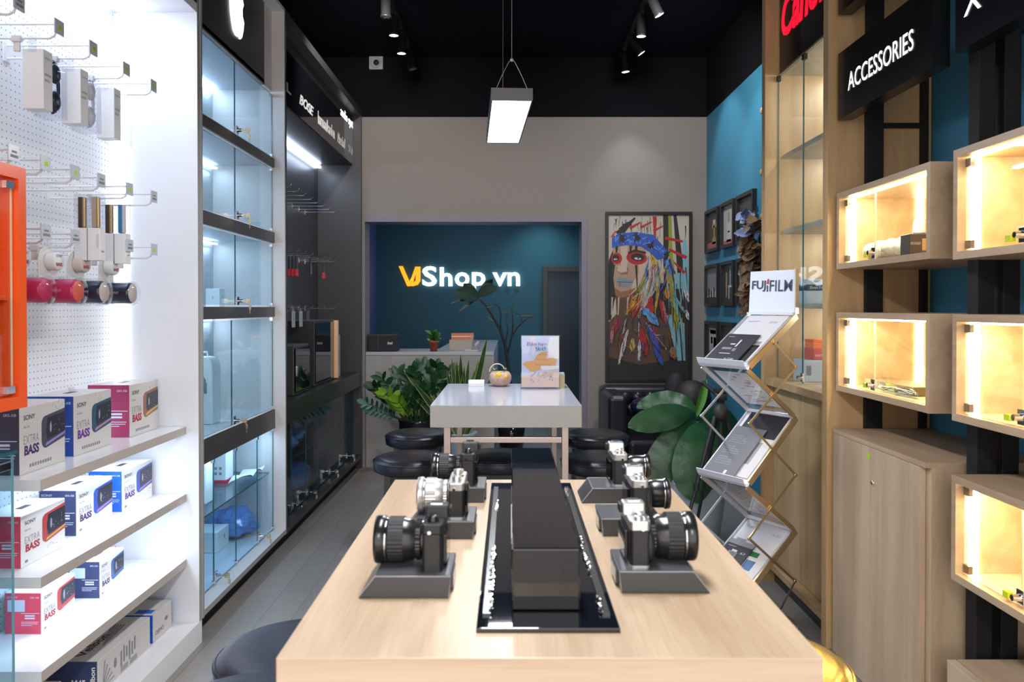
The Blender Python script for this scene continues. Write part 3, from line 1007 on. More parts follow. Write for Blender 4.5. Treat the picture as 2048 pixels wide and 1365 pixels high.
# ---------------------------------------------------------------- glass display cabinet with silver interior
A, B_ = 3.58, 4.93
XG = -1.457
of = (-1.62, (A + B_) / 2, 0)
t = thing('display_cabinet', 'tall glass fronted display cabinet lit cold white with black shelf bands', 'display cabinet', of)
ZT = 3.33
MB(of).box(-1.835, -1.38, A, A + 0.02, 0.10, ZT, [0, 0, 0, 0, 0, 1]).build('side_panel', [SILVER, GREYEDGE], t)
MB(of).box(-1.835, -1.38, B_ - 0.02, B_, 0.10, ZT, [0, 0, 0, 0, 0, 1]).build('side_panel', [pm('pale_end_panel', (0.66, 0.61, 0.59), 0.4), GREYEDGE], t)
MB(of).box(-1.84, -1.82, A + 0.02, B_ - 0.02, 0.13, 2.81).build('back_panel', PEGC, t)
MB(of).box(-1.84, -1.38, A + 0.02, B_ - 0.02, 0.105, 0.132, [1, 0, 0, 0, 0, 1]).build('floor_panel', [SILVER, GREYEDGE], t)
MB(of).box(-1.84, -1.45, A, B_, 0.0, 0.10).build('plinth', BLACKM, t)
MB(of).box(-1.84, -1.38, A + 0.02, B_ - 0.02, ZT - 0.02, ZT).build('top_panel', WHITE, t)
MB(of).box(-1.84, XG, A + 0.02, B_ - 0.02, 2.83, 2.85).build('soffit', SILVER, t)
fa = MB(of).box(XG - 0.02, XG, A + 0.02, B_ - 0.17, 2.82, ZT - 0.02).build('fascia', CABDARK, t)
MB(of).box(XG - 0.02, XG - 0.001, B_ - 0.17, B_ - 0.02, 2.82, ZT - 0.02).build('fascia_return', pm('pale_end_panel', (1, 1, 1)), t)
# lit fruit-shaped emblem on the fascia
prof = [(0, -0.128), (0.02, -0.120), (0.045, -0.127), (0.070, -0.110), (0.092, -0.065), (0.104, -0.02), (0.080, 0.010), (0.078, 0.045), (0.098, 0.075),
        (0.082, 0.100), (0.050, 0.105), (0.015, 0.092), (-0.015, 0.095), (-0.055, 0.107), (-0.090, 0.085), (-0.107, 0.040), (-0.103, -0.015), (-0.085, -0.070), (-0.060, -0.112), (-0.030, -0.126)]
m = MB(of)
m.prism([(XG, 4.275 + a, 3.07 + b) for a, b in prof], (0.008, 0, 0))
m.prism([(XG, 4.275 + a, 3.07 + b) for a, b in [(0.0, 0.115), (0.025, 0.125), (0.045, 0.150), (0.048, 0.178), (0.02, 0.165), (0.002, 0.142)]], (0.008, 0, 0))
m.build('emblem', LETTER, fa)
bands = [(2.355, 2.41), (1.893, 1.958), (1.442, 1.502), (0.758, 0.872)]
for z0, z1 in bands:
    m = MB(of)
    m.box(-1.82, XG + 0.012, A + 0.02, B_ - 0.02, z0 + 0.012, z1, [0, 0, 0, 0, 0, 1])
    m.box(XG + 0.002, XG + 0.014, A + 0.02, B_ - 0.02, z0, z1, 1)
    m.build('shelf', [SILVER, CABDARK], t)
MB(of).box(-1.82, -1.48, A + 0.02, B_ - 0.02, 0.478, 0.486, [0, 0, 1, 1, 1, 1]).build('glass_shelf', [GLASSB, GEDGE], t)
for z in (2.815, 2.352, 1.890, 1.438):
    MB(of).box(-1.815, -1.785, A + 0.04, B_ - 0.04, z - 0.008, z + 0.012 if z > 2.8 else z).build('light_strip', LEDB if z > 2.8 else pm('led_shelf', (1, 1, 1), 0.5, emit=(0.72, 0.84, 1.0), es=6), t)
MB(of).box(-1.50, -1.48, A + 0.04, B_ - 0.04, 0.745, 0.757).build('light_strip', pm('led_shelf', (1, 1, 1)), t)
YM = 4.24
for i, (z0, z1) in enumerate([(2.42, 2.80), (1.968, 2.345), (1.512, 1.883), (0.882, 1.432)]):
    for j, (a, b) in enumerate([(A + 0.025, YM if i < 3 else YM - 0.06), (YM + 0.004 if i < 3 else YM - 0.056, B_ - 0.025)]):
        m = MB(of)
        pane(m, XG - 0.003, XG + 0.003, a, b, z0, z1)
        g = m.build('door', [GLASSB, GEDGE], t)
        if j == 1:
            lock_part(g, (XG + 0.003 - of[0], a + 0.02 - of[1], z0 + 0.022 - of[2]), 1)
            MB(of).box(XG - 0.006, XG + 0.008, b - 0.03, b, z1 - 0.014, z1 + 0.004).build('hinge', CHROME, g)
            MB(of).box(XG - 0.006, XG + 0.008, b - 0.03, b, z0 - 0.004, z0 + 0.014).build('hinge', CHROME, g)
ys = [A + 0.025, 3.92, 4.24, 4.60, B_ - 0.025]
for j in range(4):
    m = MB(of)
    pane(m, XG - 0.003, XG + 0.003, ys[j] + 0.002, ys[j + 1] - 0.002, 0.138, 0.752)
    g = m.build('door', [GLASSB, GEDGE], t)
    if j in (1, 3):
        lock_part(g, (XG + 0.003 - of[0], ys[j] + 0.016 - of[1], 0.175), 1)
    MB(of).box(XG - 0.006, XG + 0.010, ys[j + 1] - 0.022, ys[j + 1] - 0.002, 0.134, 0.156).build('hinge', CHROME, g)
    MB(of).box(XG - 0.006, XG + 0.010, ys[j + 1] - 0.022, ys[j + 1] - 0.002, 0.738, 0.756).build('hinge', CHROME, g)
lamp('cabinet_light', 'AREA', (-1.80, 4.25, 2.80), 3.0, (0.72, 0.86, 1.0), 0.025, 1.2, (0, -0.5, 0))
for z in (2.33, 1.87, 1.42):
    lamp('cabinet_light', 'AREA', (-1.80, 4.25, z - 0.0), 3.2, (0.70, 0.85, 1.0), 0.025, 1.2, (0, -0.5, 0))
lamp('cabinet_light', 'AREA', (-1.49, 4.25, 0.74), 4, (0.58, 0.80, 1.0), 0.02, 1.2, (0, 0.3, 0))

# things in the cabinet
t = thing('phone_box', 'small white box on the third cabinet shelf', 'box', (-1.715, 4.66, 1.503))
MB().box(-0.04, 0.04, -0.045, 0.045, 0, 0.105).build('carton', PAPER, t, 0.002)
MB().ball((0.0405, 0.0, 0.055), (0.0006, 0.008, 0.010), 10).build('print', pm('soft_grey_print', (0.45, 0.47, 0.5), 0.5), t)
MB().box(-0.004, 0.004, -0.0456, -0.045, 0.045, 0.06).build('print', pm('soft_grey_print', (0.4, 0.4, 0.4)), t)
of = (-1.665, 4.33, 0.873)
t = thing('gimbal_case', 'tall white rounded carrying box printed with a black gimbal', 'box', of)
m = MB()
pr = [(-0.076, 0), (0.076, 0)] + [(0.076 - 0.05 + 0.05 * math.cos(a), 0.31 + 0.05 * math.sin(a)) for a in [i * PI / 10 for i in range(6)]] + [(-0.026 + 0.05 * math.cos(a), 0.31 + 0.05 * math.sin(a)) for a in [PI / 2 + i * PI / 10 for i in range(6)]]
m.prism([(a, -0.06, b) for a, b in pr], (0, 0.12, 0))
m.build('carton', PAPER, t, 0.003)
MB().tube([(-0.03, 0, 0.36), (-0.025, 0, 0.385), (0.025, 0, 0.385), (0.03, 0, 0.36)], 0.006, 8).build('handle', PAPER, t)
m = MB()
m.tube([(-0.005, -0.061, 0.02), (-0.015, -0.061, 0.07), (-0.005, -0.061, 0.13)], [0.010, 0.014, 0.012], 8)
m.tube([(-0.005, -0.061, 0.13), (-0.035, -0.061, 0.16), (-0.03, -0.061, 0.21)], 0.009, 8)
m.box(-0.025, 0.045, -0.0615, -0.06, 0.165, 0.225)
m.ball((0.02, -0.06, 0.235), (0.02, 0.002, 0.018), 10)
m.build('gimbal_print', INKG, t)
txt('OSMO', (-0.022, -0.06, 0.275), 'F', 0.045, 0.009, INKG, t)
txt('o', (-0.006, -0.06, 0.295), 'F', 0.012, 0.012, INKG, t, bold=0.03)
# lower compartment
t = thing('phone_box', 'tall white box standing at the near end of the glass shelf', 'box', (-1.65, 4.15, 0.487))
MB().box(-0.09, 0.09, -0.05, 0.05, 0, 0.235).build('carton', PAPER, t, 0.003)
txt('DJI', (0.03, -0.05, 0.14), 'F', 0.03, 0.008, INKG, t)
t = thing('product_box', 'white and red printed box on the glass shelf beside the loose papers', 'box', (-1.70, 4.64, 0.487))
MB().box(-0.07, 0.07, -0.06, 0.06, 0, 0.22).build('carton', PAPER, t, 0.003)
MB().box(-0.07, 0.07, -0.0608, -0.06, 0.0, 0.02).box(0.07, 0.0708, -0.06, 0.06, 0.0, 0.02).build('red_band', pm('red_print', (0.6, 0.03, 0.05), 0.5), t)
m = MB()
for k in range(8):
    m.box(-0.05 + (k % 4) * 0.027, -0.035 + (k % 4) * 0.027, -0.0606, -0.06, 0.05 + (k // 4) * 0.03, 0.065 + (k // 4) * 0.03)
m.build('print', INKG, t)
m = MB()
N_ = 10
vs, fs = [], []
for i in range(N_ + 1):
    for j in range(7):
        vs.append((-1.61 + j * 0.02, 4.56 + i * 0.030, 0.494 + 0.025 * abs(math.sin(i * 0.55 + j * 0.3)) + 0.004 * j))
for i in range(N_):
    for j in range(6):
        fs.append((i * 7 + j, (i + 1) * 7 + j, (i + 1) * 7 + j + 1, i * 7 + j + 1))
m.add(vs, fs, 0, True)
m.add([(v[0], v[1], v[2] - 0.003) for v in vs], [f[::-1] for f in fs], 0, True)
single('paper_bag', m, PAPER, 'crumpled white paper bag lying on the glass shelf', 'paper')
t = thing('router_box', 'white box with a round hole on the cabinet floor', 'box', (-1.715, 4.52, 0.133))
MB().box(-0.09, 0.09, -0.09, 0.09, 0, 0.115).build('carton', PAPER, t, 0.003)
MB().box(-0.0905, 0.0905, -0.0905, 0.0905, 0.080, 0.082).build('lid_gap', pm('soft_grey_print', (0.4, 0.4, 0.4)), t)
MB().ball((0.09, 0.02, 0.065), (0.001, 0.008, 0.016), 12).build('hole', INKG, t)


def crumple(c, r, seed, mat, name, label, cat):
    rg = random.Random(seed)
    m = MB()
    m.ball((0, 0, 0), r, 22)
    ph = [(Vector((rg.uniform(-1, 1), rg.uniform(-1, 1), rg.uniform(-1, 1))).normalized(), rg.uniform(6, 16) / max(r), rg.uniform(0, 6)) for _ in range(9)]
    out = []
    for p in m.v:
        s = 1 + sum(0.05 * math.sin(p.dot(a) * f + q) for a, f, q in ph)
        q_ = p * s
        out.append(Vector((c[0] + q_.x, c[1] + q_.y, max(c[2] + q_.z, c[2] - r[2] * 0.8))))
    m.v = out
    m.s = [False] * len(m.s)
    return single(name, m, mat, label, cat)


BUBBLE = pm('blue_bubble_wrap', (0.10, 0.25, 0.60), 0.18, spec=0.9)
crumple((-1.65, 4.76, 0.215), (0.13, 0.12, 0.09), 5, BUBBLE, 'bubble_wrap', 'bundle of blue tinted bubble wrap on the cabinet floor', 'packaging')

# wall sockets on the plinth
def socket(y, label):
    t = thing('wall_socket', label, 'socket', (-1.449, y, 0.045), 0, 'sockets low on the cabinet plinths')
    MB().box(0, 0.010, -0.06, 0.06, 0, 0.072).build('plate', pm('socket_cream', (0.62, 0.60, 0.56), 0.4), t, 0.002)
    MB().box(0.010, 0.0115, -0.045, -0.005, 0.015, 0.057).box(0.010, 0.0115, 0.005, 0.045, 0.015, 0.057).build('outlet', pm('socket_grey', (0.40, 0.39, 0.37), 0.4), t)


socket(4.62, 'cream socket plate under the white glass cabinet')
socket(5.08, 'cream socket plate low on the black cabinet by its near corner')

# ---------------------------------------------------------------- black audio cabinet
A, B_ = 4.935, 7.47
of = (-1.6, (A + B_) / 2, 0)
t = thing('audio_cabinet', 'long black cabinet with hooks above and dark glass doors below', 'cabinet', of)
MB(of).box(-1.845, -1.38, A, A + 0.02, 0.10, ZT).build('side_panel', BLACK, t)
MB(of).box(-1.845, -1.38, B_ - 0.05, B_, 0.0, ZT).build('side_panel', CABDARK, t)
MB(of).box(-1.845, -1.78, A + 0.02, B_ - 0.05, 0.13, ZT - 0.02).build('back_panel', CABDARK, t)
MB(of).box(-1.845, -1.38, A + 0.02, B_ - 0.05, 0.10, 0.132).build('floor_panel', BLACK, t)
MB(of).box(-1.845, -1.45, A, B_ - 0.05, 0.0, 0.10).build('plinth', BLACKM, t)
MB(of).box(-1.845, -1.38, A + 0.02, B_ - 0.05, ZT - 0.06, ZT).build('top_panel', CABDARK, t)
sg = MB(of).box(XG - 0.01, XG, A + 0.02, B_ - 0.05, 2.82, ZT - 0.06).build('sign_panel', pm('sign_gloss', (0.006, 0.006, 0.008), 0.05, spec=0.5), t)
MB(of).box(-1.78, XG - 0.01, A + 0.02, B_ - 0.05, 2.815, 2.835).build('soffit', CABDARK, t)
MB(of).box(-1.775, -1.745, A + 0.04, B_ - 0.07, 2.785, 2.805).build('light_strip', LEDB, t)
lamp('audio_cabinet_light', 'AREA', (-1.70, 6.3, 2.76), 5, (0.62, 0.74, 1.0), 0.08, 2.0)
MB(of).box(-1.78, -1.39, A + 0.02, B_ - 0.05, 0.80, 0.90).build('worktop', BLACK, t)
MB(of).box(-1.40, -1.385, A + 0.02, B_ - 0.05, 0.77, 0.905).build('apron', BLACK, t)


def on_sign(s, x0, x1, z0, z1, mat, **k):
    """pixels span of a word on the sign panel -> room coordinates"""
    ya, yb = -XG * F / (1020 - x0), -XG * F / (1020 - x1)
    txt(s, (XG, ya, z0), 'L', yb - ya, z1 - z0, mat, sg, of, 0.0022, **k)


def zat(px, py, X):
    return 1.5 - (py - 615) / ((px - 1020) / X)


on_sign('audio system', 682, 713, 3.13, 3.235, LETTER)
on_sign('JBL', 552, 583, zat(583, 198, XG), zat(583, 174, XG), LETGREY, bold=0.04)
on_sign('BOSE', 600, 628, zat(628, 236, XG), zat(628, 216, XG), LETGREY, bold=0.03, shear=0.3)
on_sign('harman/kardon', 637, 670, zat(670, 280, XG), zat(670, 256, XG), LETGREY)
on_sign('Marshall', 676, 691, zat(691, 300, XG), zat(691, 280, XG), LETGREY, shear=0.3)
on_sign('SONY', 698, 711, zat(711, 318, XG), zat(711, 302, XG), LETGREY)
MB(of).box(-1.78, -1.48, A + 0.02, B_ - 0.05, 0.46, 0.468, [0, 0, 1, 1, 1, 1]).build('glass_shelf', [GLASSD, GEDGE], t)
ysd = [A + 0.025, 5.32, 5.70, 6.05, 6.42, 6.78, 7.10, B_ - 0.055]
for j in range(7):
    m = MB(of)
    pane(m, XG - 0.003, XG + 0.003, ysd[j] + 0.002, ysd[j + 1] - 0.002, 0.138, 0.765)
    g = m.build('door', [GLASSD, GEDGE], t)
    if j in (1, 2, 4, 6):
        lock_part(g, (XG + 0.003 - of[0], ysd[j] + 0.02 - of[1], 0.175), 1, True, CHROME)
    if j in (0, 2, 4):
        MB(of).box(XG - 0.03, XG - 0.008, ysd[j + 1] - 0.015, ysd[j + 1] + 0.015, 0.132, 0.77).build('divider', CABDARK, t)

# chrome hooks in the black cabinet, three rows
HK = MB()
HK.tube([(0, 0, 0), (0.25, 0, 0), (0.272, 0, 0.022)], 0.0032, 6)
hook0 = None
for z, rn, n_ in ((2.325, 'upper', 8), (1.895, 'middle', 8), (1.49, 'lower', 8)):
    for i in range(n_):
        y = 5.52 + i * 0.205
        w_ = ['nearest', 'second nearest', 'third nearest', 'fourth nearest', 'fourth farthest', 'third farthest', 'second farthest', 'farthest'][i]
        lab = 'slim chrome hook, %s of the %s row in the black cabinet' % (w_, rn)
        if hook0 is None:
            hook0 = thing('chrome_hook', lab, 'hook', (-1.779, y, z), 0, 'chrome hooks in the black cabinet')
            HK.build('rod', CHROME, hook0)
            MB().box(-0.001, 0.004, -0.008, 0.008, -0.02, 0.02).build('bracket', CHROME, hook0)
        else:
            h = copy_tree(hook0)
            h.location = (-1.779, y, z)
            h['label'] = lab
# packs on those hooks
DKP = pm('dark_pack', (0.03, 0.035, 0.03), 0.3)
RDP = pm('red_tip', (0.65, 0.03, 0.04), 0.4)


def thin_pack(x, y, z, h, body, tip, label, cat='accessory pack', group=None, w=0.035, tiph=0.05):
    t = thing('accessory_pack', label, cat, (x, y, z - h), 0, group)
    MB().box(-0.006, 0.006, -w / 2, w / 2, tiph, h - 0.015).box(-0.001, 0.001, -w / 4, w / 4, h - 0.015, h + 0.006).build('pack', body, t, 0.001)
    if tip:
        MB().box(-0.008, 0.008, -w / 2, w / 2, 0, tiph).build('tip', tip, t, 0.002)
    return t


for i in range(4):
    thin_pack(-1.66 + i * 0.026, 5.935, 1.891, 0.16, DKP, RDP, 'slim black cable pack with red tip, %s of four on one hook' % ['rearmost', 'second from the rear', 'third from the rear', 'foremost'][i], group='black and red packs on one hook', w=0.05)
thin_pack(-1.57, 6.75, 1.891, 0.15, DKP, RDP, 'black pack with red tip hanging alone near the far end of the middle row', w=0.06)
thin_pack(-1.53, 6.14, 1.891, 0.14, DKP, None, 'plain dark pack just behind the black and red packs', w=0.04, tiph=0.0)
thin_pack(-1.64, 5.725, 1.891, 0.19, pm('silver_blue_pack', (0.35, 0.45, 0.5), 0.3), None, 'silvery pack near the near end of the middle hook row', w=0.06, tiph=0.0)
for i, (y, lb) in enumerate([(5.52, 'white tag card on the nearest lower hook'), (5.725, 'white tag card on the second nearest lower hook'), (6.14, 'clear pack with dark earphones on the lower hook row'), (5.93, 'pale card box on the third nearest lower hook')]):
    t2 = thing('tag_pack', lb, 'accessory pack', (-1.55, y, 1.486 - 0.13))
    MB().box(-0.004, 0.004, -0.035, 0.035, 0, 0.115).box(-0.001, 0.001, -0.006, 0.006, 0.115, 0.137).build('card', pm('tag_card', (0.42, 0.42, 0.44), 0.5) if i != 2 else pm('brown_clear_pack', (0.16, 0.11, 0.10), 0.25), t2, 0.001)
    MB().ball((0.0045, 0, 0.06), (0.001, 0.008, 0.008), 8).build('print', INKG, t2)

# on the black worktop: a dry cabinet, a black box with a wooden edge strip and cartons
of = (-1.61, 5.60, 0.9005)
t = thing('dry_box', 'small black dry box with glass door on the black worktop', 'dry box', of)
m = MB()
m.box(-0.16, 0.15, -0.20, 0.20, 0, 0.34)
m.build('body', CABDARK, t, 0.006)
g = MB().box(0.151, 0.160, -0.19, 0.19, 0.02, 0.32).build('door', GLOSSBLACK, t)
MB().box(0.160, 0.166, -0.17, -0.15, 0.13, 0.20).build('knob', CHROME, g)
of = (-1.60, 6.36, 0.9005)
t = thing('speaker_cabinet', 'big black box with a pale wooden edge strip on the black worktop', 'speaker', of)
MB().box(-0.17, 0.13, -0.34, 0.34, 0, 0.50).build('body', pm('dark_grey_vinyl', (0.028, 0.027, 0.029), 0.4), t, 0.006)
MB().box(0.131, 0.135, -0.33, 0.30, 0.02, 0.48).build('front_glass', GLOSSBLACK, t)
MB().box(0.131, 0.165, 0.30, 0.345, 0.01, 0.49).build('wood_strip', pm('light_wood_strip', (0.85, 0.55, 0.33), 0.4), t, 0.002)
t = thing('product_box', 'white printed box behind the black speaker cabinet', 'box', (-1.57, 6.90, 0.9005))
MB().box(-0.09, 0.09, -0.07, 0.07, 0, 0.36).build('carton', pm('pale_grey_carton', (0.42, 0.42, 0.44), 0.5), t, 0.002)
MB().box(0.09, 0.091, -0.04, 0.04, 0.09, 0.23).build('print', INKG, t)
t = thing('product_box', 'slim olive and white box between the speaker cabinet and the white box', 'box', (-1.57, 6.765, 0.9005))
MB().box(-0.09, 0.09, -0.03, 0.03, 0, 0.42, 0).build('carton', pm('olive_carton', (0.20, 0.20, 0.06), 0.5), t, 0.002)
# plastic wrapped goods behind the dark glass
WRAP = pm('wrapped_blue_lifted', (0.22, 0.36, 0.62), 0.25)  # blue lightened to stand in for bluish reflections behind the doors
crumple((-1.62, 5.62, 0.54), (0.12, 0.14, 0.07), 11, WRAP, 'wrapped_parcel', 'plastic wrapped parcel upper left behind the dark glass doors', 'packaging')
crumple((-1.63, 5.95, 0.56), (0.10, 0.12, 0.085), 12, WRAP, 'wrapped_parcel', 'plastic wrapped parcel standing upper middle behind the dark glass', 'packaging')
crumple((-1.62, 5.95, 0.24), (0.12, 0.22, 0.105), 13, pm('wrapped_navy_lifted', (0.10, 0.20, 0.46), 0.25), 'wrapped_parcel', 'big wrapped parcel on the floor of the black cabinet', 'packaging')  # navy lightened in the same way, for reflected brightness

# ---------------------------------------------------------------- right: oak display cabinet (glass above, doors below)
A, B_ = 3.50, 4.42
XF, XGR = 1.388, 1.46
of = (1.62, (A + B_) / 2, 0)
t = thing('display_cabinet', 'tall oak cabinet with glass doors under the red Canon sign', 'display cabinet', of)
OAKP = wood('oak_side', (0.42, 0.25, 0.115), (0.60, 0.39, 0.19), 2)
OAKIN = wood('oak_inside', (0.40, 0.35, 0.27), (0.54, 0.49, 0.40), 2)
MB(of).box(XF, XR - 0.002, A, A + 0.055, 0, 3.70).build('side_panel', OAKP, t)
MB(of).box(XF, XR - 0.002, B_ - 0.055, B_, 0, 3.70).build('side_panel', OAKP, t)
MB(of).box(XR - 0.02, XR - 0.002, A + 0.055, B_ - 0.055, 0.10, 3.7).build('back_panel', OAKIN, t)
MB(of).box(XF + 0.06, XR - 0.02, A + 0.055, B_ - 0.055, 0.0, 0.10).build('plinth', CABDARK, t)
MB(of).box(XF + 0.004, XR - 0.02, A + 0.055, B_ - 0.055, 0.10, 0.13).build('floor_panel', OAK, t)
MB(of).box(XF + 0.004, XR - 0.02, A + 0.055, B_ - 0.055, 1.08, 1.115).build('counter_panel', OAK, t)
for a, b in ((A + 0.058, 3.955), (3.958, B_ - 0.058)):
    MB(of).box(XGR - 0.02, XGR, a, b, 0.135, 1.078).build('door', OAK, t)
for z in (1.505, 1.91, 2.32):
    MB(of).box(XGR + 0.03, XR - 0.02, A + 0.055, B_ - 0.055, z - 0.012, z + 0.012).build('shelf', OAKIN, t)
m = MB(of)
pane(m, XGR - 0.003, XGR + 0.003, A + 0.06, 3.985, 1.12, 2.75)
g = m.build('door', [GLASS, GEDGE], t)
m = MB(of)
pane(m, XGR - 0.003, XGR + 0.003, 3.990, B_ - 0.06, 1.12, 2.75)
g2 = m.build('door', [GLASS, GEDGE], t)
lock_part(g2, (XGR - 0.003 - of[0], 3.98 - of[1], 1.15), -1, False)
for gg, y in ((g2, 3.985), (g2, B_ - 0.08)):
    MB(of).box(XGR - 0.012, XGR + 0.006, y - 0.03 if y < 4 else y, y if y < 4 else y + 0.02, 2.725, 2.755).build('hinge', BLACK, gg)
MB(of).box(XGR + 0.004, XR - 0.02, A + 0.055, B_ - 0.055, 2.76, 2.78).build('soffit', OAKIN, t)
sgc = MB(of).box(XGR - 0.004, XGR + 0.01, A + 0.055, 4.335, 2.765, 3.55).build('sign_panel', SIGNBLACK, t)
MB(of).box(XGR - 0.002, XGR + 0.01, 4.335, B_ - 0.055, 2.765, 3.55).build('side_strip', OAKP, t)
MB(of).box(XF + 0.01, XR - 0.02, A + 0.055, B_ - 0.055, 3.55, 3.70).build('top_panel', OAKP, t)
txt('Canon', (XGR - 0.004, 4.30, 2.93), 'R', 0.64, 0.215, LETTERR, sgc, of, 0.003, bold=0.03, shear=0.15)
MB(of).box(XR - 0.06, XR - 0.03, A + 0.08, B_ - 0.08, 2.73, 2.755).build('light_strip', LED, t)
for z in (2.72, 2.30, 1.89, 1.485):
    lamp('oak_cabinet_light', 'AREA', (1.79, 3.95, z), 3.2, (0.92, 0.96, 1.0), 0.02, 0.7, (0, 0.5, 0))
def carton(name, label, x0, x1, y0, y1, z, h, mat, cat='box', group=None):
    o = ((x0 + x1) / 2, (y0 + y1) / 2, z)
    tt = thing(name, label, cat, o, 0, group)
    MB(o).box(x0, x1, y0, y1, z, z + h).build('carton', mat, tt, 0.0015, 1)
    return tt, o


PBX = pm('pale_blue_carton', (0.50, 0.55, 0.60), 0.5)
tt, o = carton('lens_box', 'pale lens box lettered 35mm F1.4 on the oak cabinet shelf', 1.50, 1.63, 4.05, 4.17, 1.5175, 0.125, PBX)
MB(o).box(1.499, 1.631, 4.049, 4.171, 1.585, 1.615).build('dark_band', pm('slate_print', (0.03, 0.05, 0.09), 0.5), tt)
txt('35mm F1.4 DG', (1.515, 4.049, 1.593), 'F', 0.11, 0.014, PAPER, tt, o)
txt('SIGMA', (1.54, 4.05, 1.625), 'F', 0.06, 0.009, INKG, tt, o)
tt, o = carton('product_box', 'pale blue grey box on the floor of the oak glass cabinet', 1.51, 1.67, 4.10, 4.26, 1.1155, 0.112, PBX)
MB(o).box(1.52, 1.545, 4.0994, 4.10, 1.15, 1.20).build('print', INKG, tt)
tt, o = carton('product_box', 'coral red box stacked on the pale blue box', 1.56, 1.67, 4.11, 4.24, 1.228, 0.060, pm('coral_carton', (0.62, 0.10, 0.06), 0.5))
txt('INSTAX', (1.57, 4.11, 1.245), 'F', 0.06, 0.012, PAPER, tt, o)
tt, o = carton('product_box', 'orange box on top of the coral red one', 1.56, 1.67, 4.115, 4.23, 1.2885, 0.045, pm('orange_carton', (0.85, 0.17, 0.03), 0.5))

# ---------------------------------------------------------------- wall grid posts, lit oak boxes, low cabinets
XB = 1.416


def post(x0, x1, y0, y1, label, z1=3.8):
    m = MB().box(x0, x1, y0, y1, 0, z1)
    m.box(x0 - 0.006, x1 + 0.006, y0 - 0.01, y1, 0, 0.008)
    return single('steel_post', m, pm('black_steel', (0.012, 0.0115, 0.012), 0.6, spec=0.25), label, 'post', 'black steel posts carrying the oak boxes', None, 0.002)


post(1.545, 1.620, 3.474, 3.4975, 'black steel post standing against the oak cabinet side')
post(1.785, 1.815, 3.474, 3.4975, 'thin black steel post in the far corner beside the blue wall')
post(1.517, 1.571, 2.595, 2.655, 'black steel post beside the far end of the near oak boxes')
post(1.600, 1.655, 2.595, 2.655, 'black steel post next to the wall side of its twin between the oak boxes')
m = MB().box(1.620, 1.785, 3.476, 3.496, 2.28, 2.30)
single('rail', m, pm('black_steel', (0, 0, 0)), 'thin black rail tying the two far posts together', 'rail')
m = MB().box(1.655, 1.84, 2.61, 2.64, 2.40, 2.43)
single('rail', m, pm('black_steel', (0, 0, 0)), 'thin black rail from the near posts back to the blue wall', 'rail')


def lit_box(label, y0, y1, z0, z1, dots=False, right_led=True):
    o = ((XB + XR) / 2, (y0 + y1) / 2, z0)
    t = thing('display_box', label, 'display box', o, 0, 'lit oak boxes on the right wall')
    m = MB(o)
    T = 0.024
    xb = XR - 0.002
    m.box(XB, xb, y0, y1, z1 - T, z1).box(XB, xb, y0, y1, z0, z0 + T)
    m.box(XB, xb, y0, y0 + T, z0 + T, z1 - T).box(XB, xb, y1 - T, y1, z0 + T, z1 - T)
    m.build('case', OAKH, t)
    MB(o).box(xb - 0.012, xb, y0 + T, y1 - T, z0 + T, z1 - T).build('back_panel', wood('oak_back' + str(len(MATS)), (0.52, 0.34, 0.17), (0.64, 0.46, 0.26), 2), t)
    ym = y1 - T - (y1 - y0) * 0.36
    xg = XB + 0.03
    for a, b, hs in ((ym + 0.002, y1 - T - 0.002, y1 - T - 0.035), (y0 + T + 0.002, ym - 0.002, y0 + T + 0.005)):
        mm = MB(o)
        pane(mm, xg - 0.0025, xg + 0.0025, a, b, z0 + T + 0.004, z1 - T - 0.004)
        g = mm.build('door', [GLASS, GEDGEW], t)
        for hz in (z0 + T + 0.008, z1 - T - 0.034):
            MB(o).box(xg - 0.008, xg + 0.006, hs, hs + 0.03, hz, hz + 0.026).build('hinge', pm('dark_chrome', (0.25, 0.22, 0.20), 0.2, 0.9), g)
        if b > ym:
            lk = lock_part(g, (xg - 0.003 - o[0], ym + 0.0 - o[1], 0.052), -1, False)
            MB(o).box(xg - 0.02, xg - 0.004, ym + 0.035, ym + 0.06, z0 + T + 0.012, z0 + T + 0.03).build('tag', pm('yellow_tag', (0.55, 0.65, 0.02), 0.5), g)
    # warm strips: two upright ones at the rear corners, one along the top
    MB(o).box(XB + 0.042, XB + 0.072, y1 - T - 0.006, y1 - T, z0 + T, z1 - T).build('light_strip', LEDW, t)
    MB(o).box(xb - 0.09, xb - 0.058, y1 - T - 0.006, y1 - T, z0 + T, z1 - T).build('light_strip', LEDW, t)
    MB(o).box(XB + 0.036, XB + 0.048, y0 + T + 0.02, y1 - T - 0.02, z1 - T - 0.007, z1 - T).build('light_strip', LEDW, t)
    lamp('warm_box_light', 'AREA', (XB + 0.042, (y0 + y1) / 2, z1 - T - 0.009), 9.0, (1.0, 0.78, 0.42), 0.012, (y1 - y0) * 0.9, (0, -0.5, 0))
    if dots:
        m = MB(o)
        for dy in (0.2, 0.55):
            m.lathe([(0.0, -0.003), (0.008, -0.003), (0.008, 0)], (xb - 0.012, y0 + dy, (z0 + z1) / 2), 'x', 14)
        m.build('screw_cap', pm('cream_dot', (0.9, 0.8, 0.6), 0.4), t)
    return t


lit_box('lit oak box holding folded white wrap and a black carton, upper far one', 2.70, 3.472, 1.664, 1.992)
lit_box('lit oak box holding flat clear packs, lower far one', 2.70, 3.472, 1.14, 1.478)
lit_box('empty lit oak box, topmost of the three near ones cut by the right edge', 1.76, 2.56, 1.652, 2.0, True)
lit_box('empty lit oak box, middle of the three near ones', 1.76, 2.56, 1.138, 1.478, True)
lit_box('empty lit oak box, lowest of the three near ones beside the floor cabinet', 1.76, 2.56, 0.628, 0.964, True)

